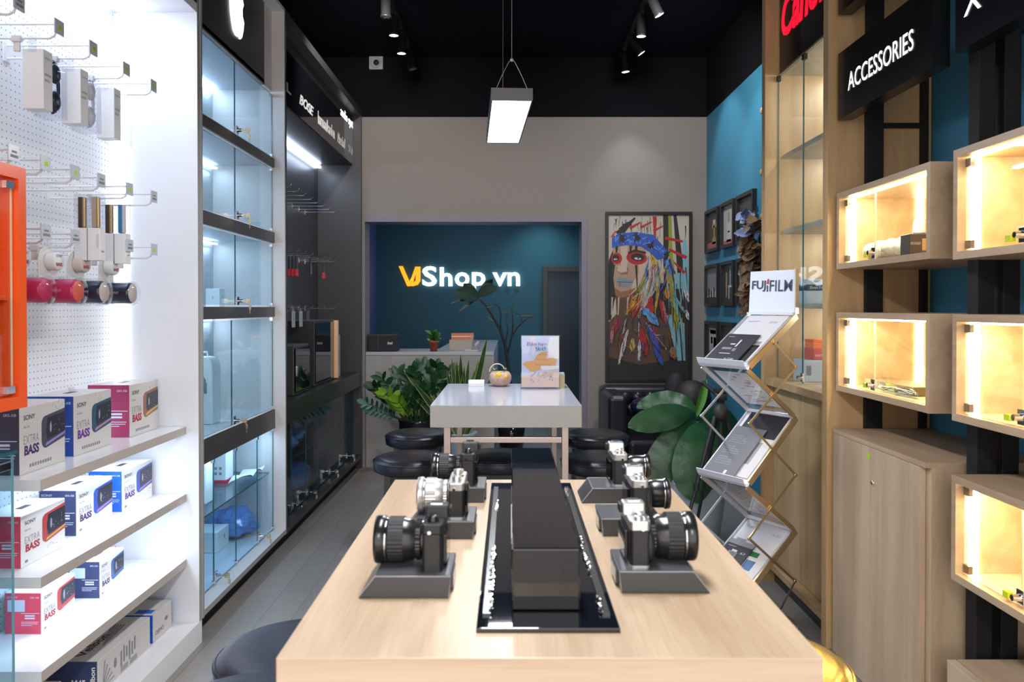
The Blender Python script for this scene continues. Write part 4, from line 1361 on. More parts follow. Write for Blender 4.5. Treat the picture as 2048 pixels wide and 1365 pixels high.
# contents
t = thing('wrap_bundle', 'bundle of folded white wrap in the upper far oak box', 'packaging', (1.505, 3.19, 1.689))
m = MB()
for k in range(6):
    m.ball((0.006 * (k % 2), 0.125 - k * 0.050, 0.043), (0.042, 0.040, 0.036 + 0.005 * (k % 2)), 14)
m.build('roll', pm('cream_wrap', (0.80, 0.74, 0.60), 0.5), t)
tt, o = carton('accessory_box', 'black carton with pale print in the upper far oak box', 1.462, 1.548, 2.93, 3.0, 1.689, 0.080, pm('near_black_carton', (0.045, 0.035, 0.03), 0.4))
txt('GO GOLD', (1.466, 2.93, 1.730), 'F', 0.036, 0.009, PAPER, tt, o)
MB(o).box(1.508, 1.532, 2.9292, 2.93, 1.708, 1.752).build('print', GOLDB, tt)
single('white_jar', MB().lathe([(0.0, 0), (0.020, 0), (0.022, 0.008), (0.020, 0.045), (0.012, 0.058), (0, 0.060)], (1.515, 2.965, 1.7695), 'z', 20), PAPER, 'small white rounded jar on top of the black carton in the oak box', 'jar')
t = thing('flat_pack', 'flat dark cardboard pack in the lower far oak box', 'packaging', (1.575, 3.20, 1.1645))
MB().box(-0.06, 0.06, -0.20, 0.22, 0, 0.035).build('pack', pm('olive_brown_card', (0.14, 0.10, 0.05), 0.5), t, 0.003)
MB().box(-0.0608, -0.06, -0.05, 0.02, 0.005, 0.03).build('sticker', pm('yellow_tag', (0.5, 0.5, 0.02)), t)
t = thing('flat_pack', 'shiny clear plastic sleeve with a cable in front of the dark pack', 'packaging', (1.482, 3.06, 1.1645))
MB().ball((0, 0, 0.018), (0.028, 0.16, 0.018), 18).build('sleeve', FILMY, t)
MB().tube([(0.015 * math.sin(a * 2), -0.13 + a * 0.042, 0.018 + 0.008 * math.cos(a * 3)) for a in [i * 0.4 for i in range(16)]], 0.004, 6).build('cable', pm('tan_cable', (0.5, 0.34, 0.2), 0.4), t)

# floor cabinet under the far boxes
of = (1.62, 3.10, 0)
t = thing('floor_cabinet', 'oak floor cabinet with two plain doors and a small round lock', 'cabinet', of)
OAKF = wood('oak_front', (0.40, 0.275, 0.175), (0.58, 0.44, 0.30), 2)
MB(of).box(1.426, XR - 0.002, 2.72, 3.472, 0.0, 0.955).build('body', OAKF, t)
MB(of).box(1.405, XR - 0.002, 2.70, 3.472, 0.955, 0.973).build('top', OAKH, t)
MB(of).box(1.426, XR - 0.002, 2.70, 2.72, 0.0, 0.955).build('side_panel', OAKF, t)
d1 = MB(of).box(1.405, 1.425, 3.115, 3.471, 0.004, 0.953).build('door', OAKF, t, 0.001, 1)
d2 = MB(of).box(1.405, 1.425, 2.735, 3.112, 0.004, 0.953).build('door', OAKF, t, 0.001, 1)
MB(of).lathe([(0.0, -0.006), (0.008, -0.006), (0.010, -0.003), (0.010, 0)], (1.405, 3.09, 0.82), 'x', 18).build('lock', CHROME, d2)
MB(of).box(1.404, 1.405, 3.12, 3.14, 0.905, 0.928).build('sticker', LIME, d1)
of = (1.62, 2.1, 0)
t = thing('floor_cabinet', 'low oak cabinet at the bottom right corner below the lit boxes', 'cabinet', of)
MB(of).box(1.436, XR - 0.002, 1.5, 2.56, 0.0, 0.35).build('body', OAKF, t)
MB(of).box(1.436, XR - 0.002, 1.5, 2.56, 0.35, 0.367).build('top', OAKH, t)
MB(of).box(1.405, 1.432, 2.04, 2.56, 0.004, 0.367).build('door', OAKF, t, 0.001, 1)
MB(of).box(1.405, 1.432, 1.52, 2.035, 0.004, 0.367).build('door', OAKF, t, 0.001, 1)

# sign boards above the boxes
def sign(label, y0, y1, z0, z1, word, w0, w1, wz0, wz1, mat=LETTER, x=1.42):
    o = (x + 0.03, (y0 + y1) / 2, z0)
    t = thing('sign_board', label, 'sign', o)
    MB(o).box(x, x + 0.06, y0, y1, z0, z1).build('board', SIGNBLACK, t)
    if word:
        txt(word, (x, w0, wz0), 'R', w0 - w1, wz1 - wz0, mat, t, o, 0.002, bold=0.006)
    return t


sign('black sign board with lit white word ACCESSORIES', 2.70, 3.472, 2.31, 2.595, 'ACCESSORIES', 3.367, 2.822, 2.408, 2.483)
sign('black sign board lettered X-SERIES in the top right corner', 1.50, 2.56, 2.31, 2.595, 'X-SERIES', 2.51, 2.03, 2.405, 2.485)
sign('blank black header board high beside the red sign', 2.70, 3.472, 2.765, 3.05, None, 0, 0, 0, 0)
sign('blank black header board above the X-SERIES sign', 1.50, 2.56, 2.765, 3.05, None, 0, 0, 0, 0)

# ---------------------------------------------------------------- tables
TZ = 1.04
X0, X1, Y0, Y1 = -0.307, 0.411, 1.044, 2.13
of = ((X0 + X1) / 2, (Y0 + Y1) / 2, 0)
t = thing('display_table', 'light oak bar table with a thick top in the foreground', 'table', of)
m = MB(of)
m.box(X0, X1, Y0, Y1, TZ - 0.10, TZ, [0, 0, 1, 1, 0, 0])
m.build('tabletop', [TABLE_Y, TABLE_X], t, 0.0015)
for x in (X0 + 0.04, X1 - 0.09):
    for y in (Y0 + 0.04, Y1 - 0.09):
        MB(of).box(x, x + 0.05, y, y + 0.05, 0, TZ - 0.10).build('leg', ROSE, t, 0.002)
MB(of).box(X0 + 0.09, X1 - 0.09, Y1 - 0.08, Y1 - 0.05, 0.22, 0.25).build('rail', ROSE, t)

X0, X1, Y0, Y1 = -0.374, 0.336, 3.74, 4.81
of = ((X0 + X1) / 2, (Y0 + Y1) / 2, 0)
t = thing('bar_table', 'speckled pale stone bar table on square steel legs', 'table', of)
m = MB(of)
m.box(X0, X1, Y0, Y1, TZ - 0.104, TZ, [0, 1, 0, 0, 0, 0])
m.build('tabletop', [STONE, STONET], t, 0.001)
for x in (X0 + 0.06, X1 - 0.09):
    for y in (Y0 + 0.05, Y1 - 0.08):
        MB(of).box(x, x + 0.032, y, y + 0.032, 0, TZ - 0.104).build('leg', ROSE, t, 0.002)
for y in (Y0 + 0.05, Y1 - 0.08):
    MB(of).box(X0 + 0.09, X1 - 0.09, y + 0.004, y + 0.028, 0.855, 0.882).build('rail', ROSE, t, 0.002)
    MB(of).box(X0 + 0.09, X1 - 0.09, y + 0.004, y + 0.028, 0.25, 0.275).build('rail', ROSE, t, 0.002)


# ---------------------------------------------------------------- stools
def make_stool(label, x, y, mat, rz=0.0, group='round padded bar stools', seat_r=0.20, zt=0.745):
    t = thing('bar_stool', label, 'stool', (x, y, 0), rz, group)
    r = seat_r
    m = MB()
    m.lathe([(0.0, zt - 0.085), (r - 0.02, zt - 0.085), (r - 0.004, zt - 0.075), (r, zt - 0.05), (r - 0.002, zt - 0.033)], n=48)
    m.build('seat', mat, t)
    m = MB()
    m.lathe([(r - 0.003, zt - 0.034), (r + 0.003, zt - 0.031), (r + 0.003, zt - 0.025), (r - 0.003, zt - 0.022)], n=48)
    m.build('piping', mat, t)
    m = MB()
    m.lathe([(r - 0.003, zt - 0.024), (r - 0.012, zt - 0.014), (r - 0.035, zt - 0.006), (r - 0.08, zt - 0.001), (0.0, zt + 0.002)], n=48)
    m.build('cushion', mat, t)
    for sx in (-1, 1):
        for sy in (-1, 1):
            m = MB()
            a, b = 0.115, 0.135
            m.prism([(sx * a - 0.016, sy * a - 0.016, zt - 0.085), (sx * a + 0.016, sy * a - 0.016, zt - 0.085), (sx * a + 0.016, sy * a + 0.016, zt - 0.085), (sx * a - 0.016, sy * a + 0.016, zt - 0.085)][::1],
                    (sx * (b - a), sy * (b - a), -(zt - 0.085)))
            m.build('leg', BLACK, t)
    m = MB()
    q = 0.130
    m.box(-q, q, -q - 0.01, -q + 0.01, 0.25, 0.275).box(-q, q, q - 0.01, q + 0.01, 0.25, 0.275)
    m.box(-q - 0.01, -q + 0.01, -q, q, 0.25, 0.275).box(q - 0.01, q + 0.01, -q, q, 0.25, 0.275)
    m.build('footrest', BLACK, t)
    m = MB()
    m.box(-0.125, 0.125, -0.115, -0.095, zt - 0.125, zt - 0.086).box(-0.125, 0.125, 0.095, 0.115, zt - 0.125, zt - 0.086)
    m.box(-0.125, -0.105, -0.115, 0.115, zt - 0.125, zt - 0.086).box(0.105, 0.125, -0.115, 0.115, zt - 0.125, zt - 0.086)
    m.build('seat_frame', BLACK, t)
    return t


make_stool('dark navy padded bar stool left of the oak table', -0.467, 1.795, LEATHERB, 0.2, seat_r=0.19)
make_stool('dark padded bar stool at the lower left corner of the oak table, mostly cut off', -0.455, 1.365, LEATHERB, 0.1, seat_r=0.18, zt=0.812)
make_stool('gold leather bar stool right of the oak table', 0.535, 1.735, GOLD, 0.1)
make_stool('black bar stool at the near left side of the stone table', -0.50, 4.10, LEATHER, 0.05)
make_stool('black bar stool at the far left side of the stone table', -0.56, 4.88, LEATHER, 0.0)
make_stool('black bar stool at the near right side of the stone table', 0.46, 4.10, LEATHER, 0.0)
make_stool('black bar stool at the far right side of the stone table', 0.52, 4.86, LEATHER, 0.0)
make_stool('black bar stool pushed under the middle of the stone table', -0.06, 4.16, LEATHER, 0.0)

# ---------------------------------------------------------------- black glass tray and gloss black box on the oak table
of = (0.053, 1.59, TZ)
t = thing('glass_tray', 'long black glass plate with worn silvery side strips on the oak table', 'tray', of)
MB(of).box(-0.048, 0.156, 1.124, 2.06, TZ, TZ + 0.007).build('plate', pm('black_glass', (0.006, 0.007, 0.012), 0.025, spec=0.8), t, 0.0015)
rg = random.Random(5)
FOIL = pm('crumpled_foil', (0.70, 0.70, 0.66), 0.15, 1.0)
STRIP = pm('dark_metal_strip', (0.16, 0.17, 0.17), 0.22, 0.8)
for sx, xa in ((-1, -0.040), (1, 0.136)):
    m = MB(of)
    m.box(xa, xa + 0.011, 1.17, 2.00, TZ + 0.007, TZ + 0.0105)
    m.build('side_strip', STRIP, t)
    runs = [(1.18, 1.50), (1.78, 1.86)] if sx < 0 else [(1.175, 1.24), (1.36, 1.56), (1.90, 1.98)]
    for a, b in runs:
        m = MB(of)
        y = a
        while y < b:
            c = (xa + (0.010 if sx < 0 else 0.001) + rg.uniform(-0.003, 0.003), y, TZ + 0.011)
            m.ball(c, (rg.uniform(0.0015, 0.004), rg.uniform(0.003, 0.008), rg.uniform(0.001, 0.0025)), 6)
            y += rg.uniform(0.004, 0.007)
        m.s = [False] * len(m.s)
        m.build('foil_edging', FOIL, t)
of = (0.054, 1.62, TZ + 0.007)
t = thing('gloss_box', 'long mirror black box standing on the black glass plate', 'box', of)
m = MB(of)
m.box(0.003, 0.105, 1.187, 2.04, TZ + 0.0072, TZ + 0.101)
m.build('body', GLOSSBLACK, t, 0.003, 3)
MB(of).box(0.0022, 0.0030, 1.45, 1.70, TZ + 0.03, TZ + 0.04).build('side_label', PAPER, t)


# ---------------------------------------------------------------- cameras on their display stands
def camera_stand(label, x, y, dir_, rz=0.0, window=False):
    """wedge block; its sloped end points to dir_ (+1 right, -1 left)"""
    t = thing('camera_stand', label, 'display stand', (x, y, TZ), rz + (PI if dir_ < 0 else 0), 'charcoal camera stands on the oak table')
    m = MB()
    h, b0, b1, dp = 0.035, -0.072, 0.075, 0.060
    prof = [(b0 + 0.004, 0), (b1, 0), (b1 - 0.026, h), (b0, h)]
    m.prism([(p[0], -dp, p[1]) for p in prof], (0, 2 * dp, 0))
    m.build('block', STANDG, t, 0.002)
    MB().box(b0 + 0.004, b1 - 0.030, -dp + 0.004, dp - 0.004, h, h + 0.0008).build('top_pad', STANDT, t)
    EDG = pm('pale_stand_edge', (0.30, 0.30, 0.31), 0.35)  # paler tone along the edges of the block
    for s in (-1, 1):
        y_ = s * dp
        m = MB()
        m.tube([(b0 + 0.004, y_, 0.001), (b0 + 0.001, y_, h), (b1 - 0.027, y_, h), (b1 - 0.001, y_, 0.002)], 0.0011, 5)
        m.build('edge_trim', EDG, t)
    MB().box(b0 - 0.0015, b0 + 0.003, -0.03, 0.03, 0.006, 0.028).build('label_window', pm('label_window', (0.10, 0.105, 0.11), 0.15), t)
    return t


def camera(label, x, y, dir_, top, lens_mat, kind='mirrorless', rz=0.0, lens_r=0.040, lens_l=0.088, zoom=True, body_h=0.082, hump=True):
    """lens points to dir_; body width runs along the table"""
    t = thing('mirrorless_camera', label, 'camera', (x, y, TZ + 0.0358), rz + (PI if dir_ < 0 else 0), 'cameras displayed on the oak table')
    W2, D = 0.060, 0.033
    bh = body_h
    def rbox(x0, x1, y0, y1, z0, z1):
        m = MB()
        r = 0.012
        pts = []
        for cx, cy, a0 in ((x1 - r * .5, y1 - r, 0), (x0 + r * .5, y1 - r, PI / 2), (x0 + r * .5, y0 + r, PI), (x1 - r * .5, y0 + r, 1.5 * PI)):
            for k in range(6):
                a = a0 + k * PI / 10
                pts.append((cx + r * .5 * math.cos(a), cy + r * math.sin(a), z0))
        m.prism(pts, (0, 0, z1 - z0))
        return m
    rbox(-D / 2, D / 2, -W2, W2, 0.004, bh - 0.022).build('body', CBLACK, t)
    rbox(-D / 2 - 0.0005, D / 2 + 0.0005, -W2, W2, 0, 0.004).build('base_plate', top, t)
    rbox(-D / 2 - 0.0005, D / 2 + 0.0005, -W2, W2, bh - 0.022, bh - 0.006).build('top_plate', top, t, 0.002)
    # grip on the right-hand side of the photographer, viewfinder eyecup and screen at the back
    g = MB()
    g.ball((D / 2, -W2 + 0.016, 0.032), (0.010, 0.013, 0.028), 12)
    g.build('grip', CBLACK, t)
    MB().box(-D / 2 - 0.006, -D / 2, -0.034, 0.040, 0.008, 0.054).build('screen', GLOSSBLACK, t, 0.001)
    if hump:
        m = MB()
        m.prism([(-D / 2 - 0.006, -0.018, bh - 0.008), (-D / 2 - 0.006, 0.018, bh - 0.008), (-D / 2 - 0.006, 0.013, bh + 0.014), (-D / 2 - 0.006, -0.013, bh + 0.014)], (D + 0.004, 0, 0))
        m.build('viewfinder', top, t, 0.003)
        MB().box(-D / 2 - 0.012, -D / 2 - 0.006, -0.013, 0.013, bh - 0.004, bh + 0.011).build('eyecup', RUBBER, t, 0.003)
        MB().box(-D / 2 + 0.004, D / 2 - 0.010, -0.009, 0.009, bh + 0.014, bh + 0.0165).build('hot_shoe', CHROME, t)
    else:
        MB().box(-D / 2 + 0.004, D / 2 - 0.010, -0.009, 0.009, bh - 0.006, bh - 0.0035).build('hot_shoe', CHROME, t)
        MB().box(-D / 2 - 0.008, -D / 2, 0.028, 0.050, bh - 0.024, bh - 0.008).build('eyecup', RUBBER, t, 0.002)
    dm = top if top is not CBLACK else LENSB
    for dx, dy, r, h in ((0.0, 0.036, 0.0095, 0.010), (0.002, -0.032, 0.0090, 0.010), (-0.002, -0.050, 0.007, 0.007)):
        m = MB()
        m.lathe([(r, bh - 0.007), (r, bh - 0.007 + h), (r - 0.001, bh - 0.006 + h), (0, bh - 0.006 + h)], (dx, dy, 0), n=20)
        m.build('dial', dm, t)
    m = MB()
    m.lathe([(0.004, bh - 0.007), (0.004, bh - 0.001), (0, bh - 0.001)], (0.008, -0.046, 0), n=12)
    m.build('shutter_button', CHROME, t)
    for s in (-1, 1):
        MB().tube([(0.004, s * (W2 + 0.001), bh - 0.018), (0.004, s * (W2 + 0.004), bh - 0.018)], 0.003, 8).build('strap_lug', CHROME, t)
    # lens
    zc = 0.036
    x0 = D / 2
    R_, L_ = lens_r, lens_l
    m = MB()
    m.lathe([(0.030, x0), (0.031, x0 + 0.004)], (0, 0, zc), 'x', 36)
    m.build('lens_mount', CHROME, t)
    ln = MB()
    ln.lathe([(R_ * 0.76, x0 + 0.004), (R_ * 0.80, x0 + 0.006), (R_ * 0.80, x0 + L_ * 0.20), (R_ * 0.88, x0 + L_ * 0.24), (R_ * 0.88, x0 + L_ * 0.36), (R_ * 0.92, x0 + L_ * 0.40),
              (R_ * 0.92, x0 + L_ * 0.78), (R_, x0 + L_ * 0.82), (R_, x0 + L_ * 0.97), (R_ * 0.97, x0 + L_), (R_ * 0.86, x0 + L_), (R_ * 0.80, x0 + L_ * 0.93)], (0, 0, zc), 'x', 40)
    lo = ln.build('lens', lens_mat, t)
    # ribbed rings
    def ring(a, b, r, mat_, nm):
        m = MB()
        n = 72
        vs, fs = [], []
        for i, xx in enumerate((a, a, b, b)):
            for k in range(n):
                rr = r + (0.0009 if k % 2 else 0.0) if i in (1, 2) else r - 0.001
                an = 2 * PI * k / n
                vs.append((xx, rr * math.cos(an), zc + rr * math.sin(an)))
        for i in range(3):
            for k in range(n):
                fs.append((i * n + k, i * n + (k + 1) % n, (i + 1) * n + (k + 1) % n, (i + 1) * n + k))
        m.add(vs, fs)
        m.build(nm, mat_, lo)
    if zoom:
        ring(x0 + L_ * 0.42, x0 + L_ * 0.72, R_ * 0.95, RUBBER if lens_mat is LENSB else lens_mat, 'focus_ring')
    ring(x0 + L_ * 0.08, x0 + L_ * 0.17, R_ * 0.83, lens_mat, 'aperture_ring')
    m = MB()
    m.lathe([(R_ * 0.84, x0 + L_ * 0.93), (R_ * 0.5, x0 + L_ * 0.95), (0.0, x0 + L_ * 0.965)], (0, 0, zc), 'x', 32)
    m.build('front_glass', LENSG, lo)
    m = MB()
    m.lathe([(R_ * 0.925, x0 + L_ * 0.765), (R_ * 0.93, x0 + L_ * 0.77), (R_ * 0.93, x0 + L_ * 0.785), (R_ * 0.925, x0 + L_ * 0.79)], (0, 0, zc), 'x', 40)
    m.build('trim_ring', CHROME, lo)
    return t


# x of body centre
camera_stand('charcoal wedge stand under the black camera nearest on the left of the oak table', -0.165, 1.318, -1)
camera('black camera with a thick black zoom lens, nearest on the left of the oak table', -0.125, 1.335, -1, CBLACK, LENSB, lens_r=0.039, lens_l=0.082)
camera_stand('charcoal wedge stand under the silver lens camera', -0.142, 1.640, -1)
camera('black and silver camera with a silver lens, middle of the left row', -0.108, 1.655, -1, CSILVER, CSILVER, lens_r=0.036, lens_l=0.066, body_h=0.078, hump=False)
camera_stand('charcoal wedge stand under the farthest left camera', -0.130, 1.935, -1)
camera('black camera with a slim black lens, farthest on the left of the oak table', -0.100, 1.95, -1, CBLACK, LENSB, lens_r=0.032, lens_l=0.075)
camera_stand('charcoal wedge stand under the silver topped camera nearest on the right', 0.247, 1.34, 1)
camera('silver topped camera with a thick black zoom lens, nearest on the right', 0.212, 1.355, 1, CSILVER, LENSB, lens_r=0.041, lens_l=0.083)
camera_stand('charcoal wedge stand under the middle right camera', 0.255, 1.66, 1)
camera('silver topped camera with a short black lens, middle of the right row', 0.262, 1.665, 1, CSILVER, LENSB, lens_r=0.032, lens_l=0.052, zoom=False)
camera_stand('charcoal wedge stand under the farthest right camera', 0.242, 1.93, -1)
camera('silver topped camera with a slim black lens, farthest on the right of the oak table', 0.262, 1.95, 1, CSILVER, LENSB, lens_r=0.029, lens_l=0.062, zoom=False)

# ---------------------------------------------------------------- things on the stone table
t = thing('card_box', 'small white rectangular box on the far edge of the stone table', 'box', (-0.197, 4.70, TZ))
MB().box(-0.047, 0.047, -0.03, 0.03, 0, 0.032).build('body', pm('bright_white_plastic', (0.85, 0.85, 0.86), 0.3), t, 0.003)
MB().box(-0.0475, 0.0475, -0.0305, 0.0305, 0.009, 0.011).build('seam', INKG, t)
t = thing('succulent_pot', 'pale clay basket pot with yellow roses on the stone table', 'pot', (-0.056, 4.66, TZ))
CLAY = pm('blush_clay', (0.46, 0.30, 0.24), 0.5, noise=0.2, nscale=60)
m = MB()
m.lathe([(0.0, 0), (0.036, 0.001), (0.056, 0.018), (0.066, 0.045), (0.062, 0.070), (0.050, 0.085), (0.044, 0.080), (0.05, 0.06), (0.0, 0.055)], n=32)
m.build('bowl', CLAY, t)
MB().tube([(-0.058 + 0.0 , 0, 0.06)] + [(-0.018 + 0.044 * math.cos(PI - a), 0, 0.085 + 0.045 * math.sin(PI - a)) for a in [PI - i * PI / 12 for i in range(13)]][::1], 0.0035, 6).build('handle', pm('pale_wire', (0.6, 0.5, 0.42), 0.4), t)
m = MB()
rg = random.Random(2)
for k in range(34):
    a = rg.uniform(0, 2 * PI)
    c = (-0.035 if k % 2 else 0.028, -0.01, 0.088)
    leaf(m, c, (math.cos(a), math.sin(a) * 0.6, rg.uniform(0.2, 1.1)), rg.uniform(0.018, 0.032), 0.012, 0.1, n=3)
m.build('succulent', pm('sage_leaf', (0.13, 0.22, 0.12), 0.5), t)
m = MB()
for cx, cz, r in ((-0.010, 0.070, 0.024), (0.030, 0.060, 0.016)):
    for k in range(14):
        a = k * 2.4
        q = 0.2 + 0.8 * k / 14
        m.ball((cx + r * 0.6 * q * math.cos(a), -0.056 - 0.008 * (1 - q), cz + r * 0.6 * q * math.sin(a)), (r * 0.34, r * 0.25, r * 0.34), 8)
m.build('rose', pm('yellow_rose', (0.75, 0.45, 0.03), 0.5), t)

# acrylic menu stand
of = (0.170, 4.50, TZ)
t = thing('menu_stand', 'upright acrylic menu stand with an orange and white leaflet', 'menu stand', of)
w2, hh = 0.109, 0.303
MB().box(-w2, w2, -0.006, -0.003, 0.008, hh).build('front_sheet', ACRYL, t)
MB().box(-w2 - 0.003, w2 + 0.003, -0.045, 0.045, 0, 0.006).build('foot', ACRYL, t)
lf = MB().box(-w2 + 0.004, w2 - 0.004, -0.002, 0.0, 0.010, hh - 0.004).build('leaflet', pm('leaflet_lilac', (0.62, 0.64, 0.80), 0.5), t)
MB().box(-w2, w2, 0.001, 0.004, 0.008, hh).build('back_sheet', ACRYL, t)


def uv_poly(m, pts, yy, mat, W_=2 * w2 - 0.008, H_=hh - 0.014, x0=-w2 + 0.004, z0=0.010, th=0.0002):
    m.prism([(x0 + a * W_, yy, z0 + b * H_) for a, b in pts], (0, -th, 0), mat)


m = MB()
P_ = [(.02, .45), (.12, .50), (.32, .52), (.40, .62), (.52, .68), (.68, .70), (.67, .56), (.95, .58), (.90, .40), (.55, .38), (.50, .33), (.25, .30)]
uv_poly(m, [(.0, .0), (1, .0), (1, .33), (.55, .30), (.30, .26), (.0, .22)], -0.0021, 1)
uv_poly(m, P_, -0.0022, 0)
uv_poly(m, [(.75, .97), (1, 1), (1, .55), (.72, .58), (.70, .75)], -0.0023, 2)
uv_poly(m, [(.22, .98), (.36, .98), (.38, .72), (.30, .60), (.26, .80)], -0.0023, 3)
uv_poly(m, [(.52, .42), (1, .42), (1, .36), (.62, .33), (.52, .35)], -0.0024, 2)
rg = random.Random(8)
for k in range(26):
    cx, cy = rg.uniform(.2, .8), rg.uniform(.08, .27)
    uv_poly(m, [(cx, cy), (cx + .05, cy + .01), (cx + .03, cy + .05)], -0.0024 - k * 1e-5, 4 + k % 3)
m.build('printed_art', [pm('leaflet_orange', (0.80, 0.40, 0.14), 0.5), pm('leaflet_peach', (0.82, 0.56, 0.42), 0.5), pm('leaflet_cream', (0.88, 0.85, 0.78), 0.5), pm('leaflet_pink', (0.85, 0.68, 0.74), 0.5),
                        pm('leaflet_grey', (0.35, 0.36, 0.36), 0.5), pm('leaflet_blue', (0.30, 0.42, 0.75), 0.5), pm('leaflet_mauve', (0.45, 0.36, 0.60), 0.5)], lf)
txt('Bạn hàn', (-0.074, -0.0026, 0.238), 'F', 0.108, 0.026, pm('leaflet_navy', (0.08, 0.06, 0.22), 0.5), lf, bold=-0.005)
txt('TÀI KỲ', (-0.028, -0.0028, 0.216), 'F', 0.062, 0.024, pm('leaflet_teal', (0.02, 0.22, 0.26), 0.5), lf, bold=0.03)
txt('nhanh chóng', (-0.01, -0.0028, 0.188), 'F', 0.05, 0.008, pm('leaflet_brown', (0.30, 0.12, 0.03), 0.5), lf)
txt('chất lượng', (-0.015, -0.0028, 0.160), 'F', 0.06, 0.009, pm('leaflet_brown', (0, 0, 0)), lf)
txt('tốt với nhau nhất', (-0.03, -0.0028, 0.132), 'F', 0.09, 0.009, pm('leaflet_brown', (0, 0, 0)), lf)
t = thing('card_stack', 'stack of tan cards behind the menu stand', 'cards', (0.295, 4.60, TZ))
MB().box(-0.022, 0.018, -0.03, 0.03, 0, 0.075).build('cards', pm('tan_cards', (0.50, 0.38, 0.20), 0.6), t, 0.001)
MB().box(-0.024, 0.016, -0.028, 0.028, 0.0755, 0.084).build('top_card', pm('blue_white_card', (0.45, 0.55, 0.70), 0.5), t)

# ---------------------------------------------------------------- pendant and track lights
of = (-0.016, 4.16, 2.45)
t = thing('pendant_lamp', 'long white panel pendant with dark metal sides hanging on thin wires', 'pendant lamp', of, 0.053)
m = MB()
m.box(-0.096, -0.090, -0.47, 0.47, 0, 0.058).box(0.090, 0.096, -0.47, 0.47, 0, 0.058).box(-0.096, 0.096, -0.476, -0.47, 0, 0.058).box(-0.096, 0.096, 0.47, 0.476, 0, 0.058).box(-0.090, 0.090, -0.47, 0.47, 0.05, 0.058)
m.build('housing', pm('dark_bronze_metal', (0.11, 0.105, 0.11), 0.35, 0.6), t)
MB().box(-0.090, 0.090, -0.47, 0.47, 0.002, 0.010).build('diffuser', PANEL, t)
for y in (-0.46, 0.46):
    m = MB()
    m.tube([(-0.072, y, 0.058), (-0.045, y, 0.12), (-0.014, y, 0.182), (0.0, y, 0.192), (0.014, y, 0.182), (0.045, y, 0.12), (0.072, y, 0.058)], 0.0016, 5)
    m.tube([(0, y, 0.19), (0, y, ZC - 2.45)], 0.0014, 5)
    m.ball((0, y, 0.192), (0.008, 0.008, 0.01), 8)
    m.build('wire', pm('pale_wire_steel', (0.55, 0.55, 0.56), 0.3, 0.6), t)

for sx, lab, heads in ((-0.90, 'left', [(5.83, 0, 0, 'unlit black spot nearest on the left track'), (6.22, 0, 0.15, 'unlit black spot second on the left track'), (6.66, 0, 1, 'lit black spot third on the left track'), (7.12, 0.25, 0, 'unlit black spot at the far end of the left track')]),
                       (1.02, 'right', [(5.83, 0.45, 1, 'lit black spot nearest on the right track, tilted'), (6.24, 0, 1, 'lit black spot second on the right track, pointing straight down'), (6.74, 0.6, 1, 'lit black spot third on the right track, tilted'), (7.18, 0.1, 1, 'lit black spot at the far end of the right track')])):
    o = thing('light_track', 'black lighting track on the ceiling, the %s one' % lab, 'lighting track', (sx, 6.4, ZC - 0.03))
    MB().box(-0.018, 0.018, -1.3, 1.0, 0, 0.028).build('rail', BLACKM, o)
    MB().box(-0.006, 0.006, -1.3, 1.0, -0.002, 0.0).build('conductor', pm('track_slot', (0.03, 0.03, 0.03), 0.3), o)
    for y, tilt, on, lb in heads:
        h = thing('spot_light', lb, 'spotlight', (sx, y, ZC - 0.031), 0, 'cylinder spots on the ceiling tracks')
        MB().box(-0.016, 0.016, -0.05, 0.05, -0.022, 0.0).build('adapter', BLACK, h)
        MB().tube([(0, 0, -0.02), (0, 0, -0.05)], 0.007, 8).build('stem', BLACK, h)
        m = MB()
        m.M = Matrix.Translation((0, 0, -0.055)) @ Matrix.Rotation(-tilt, 4, 'Y')
        m.lathe([(0.0, 0), (0.034, 0), (0.037, -0.004), (0.037, -0.135), (0.041, -0.14), (0.041, -0.15), (0.035, -0.15)], n=28)
        m.build('head', pm('spot_black', (0.02, 0.02, 0.021), 0.4), h)
        m = MB()
        m.M = Matrix.Translation((0, 0, -0.055)) @ Matrix.Rotation(-tilt, 4, 'Y')
        m.lathe([(0.0, -0.146), (0.035, -0.146)], n=24)
        if not on:
            for k in range(7):
                a = k * PI / 3
                m.ball((0.02 * math.cos(a) if k < 6 else 0, 0.02 * math.sin(a) if k < 6 else 0, -0.147), (0.007, 0.007, 0.003), 8, 1)
        m.build('lens', [pm('spot_lit', (1, 1, 1), 0.5, emit=(0.95, 0.97, 1.0), es=9) if on else pm('spot_unlit', (0.10, 0.10, 0.10), 0.3), pm('spot_led', (0.40, 0.40, 0.38), 0.3)], h)
        if on:
            dirv = Vector((math.sin(tilt), 0, -math.cos(tilt)))
            l = lamp('spot_light_beam', 'SPOT', (sx - math.sin(-tilt) * 0.22, y, ZC - 0.24), 26 if sx > 0 else 16, (0.85, 0.93, 1.0), 0.03, spot=1.25, blend=0.6)
            l.rotation_euler = (0, -tilt, 0)

# two more pendants of the same kind hang over the tables nearer the shop front; they light the room
for y in (1.6, -0.9):
    for o in [x for x in COL.objects if x.name == 'pendant_lamp']:
        c = copy_tree(o)
        c.location = (0.0, y, 2.45)
        c['label'] = 'white panel pendant above the oak table, out of the picture' if y > 1 else 'white panel pendant by the shop front, out of the picture'

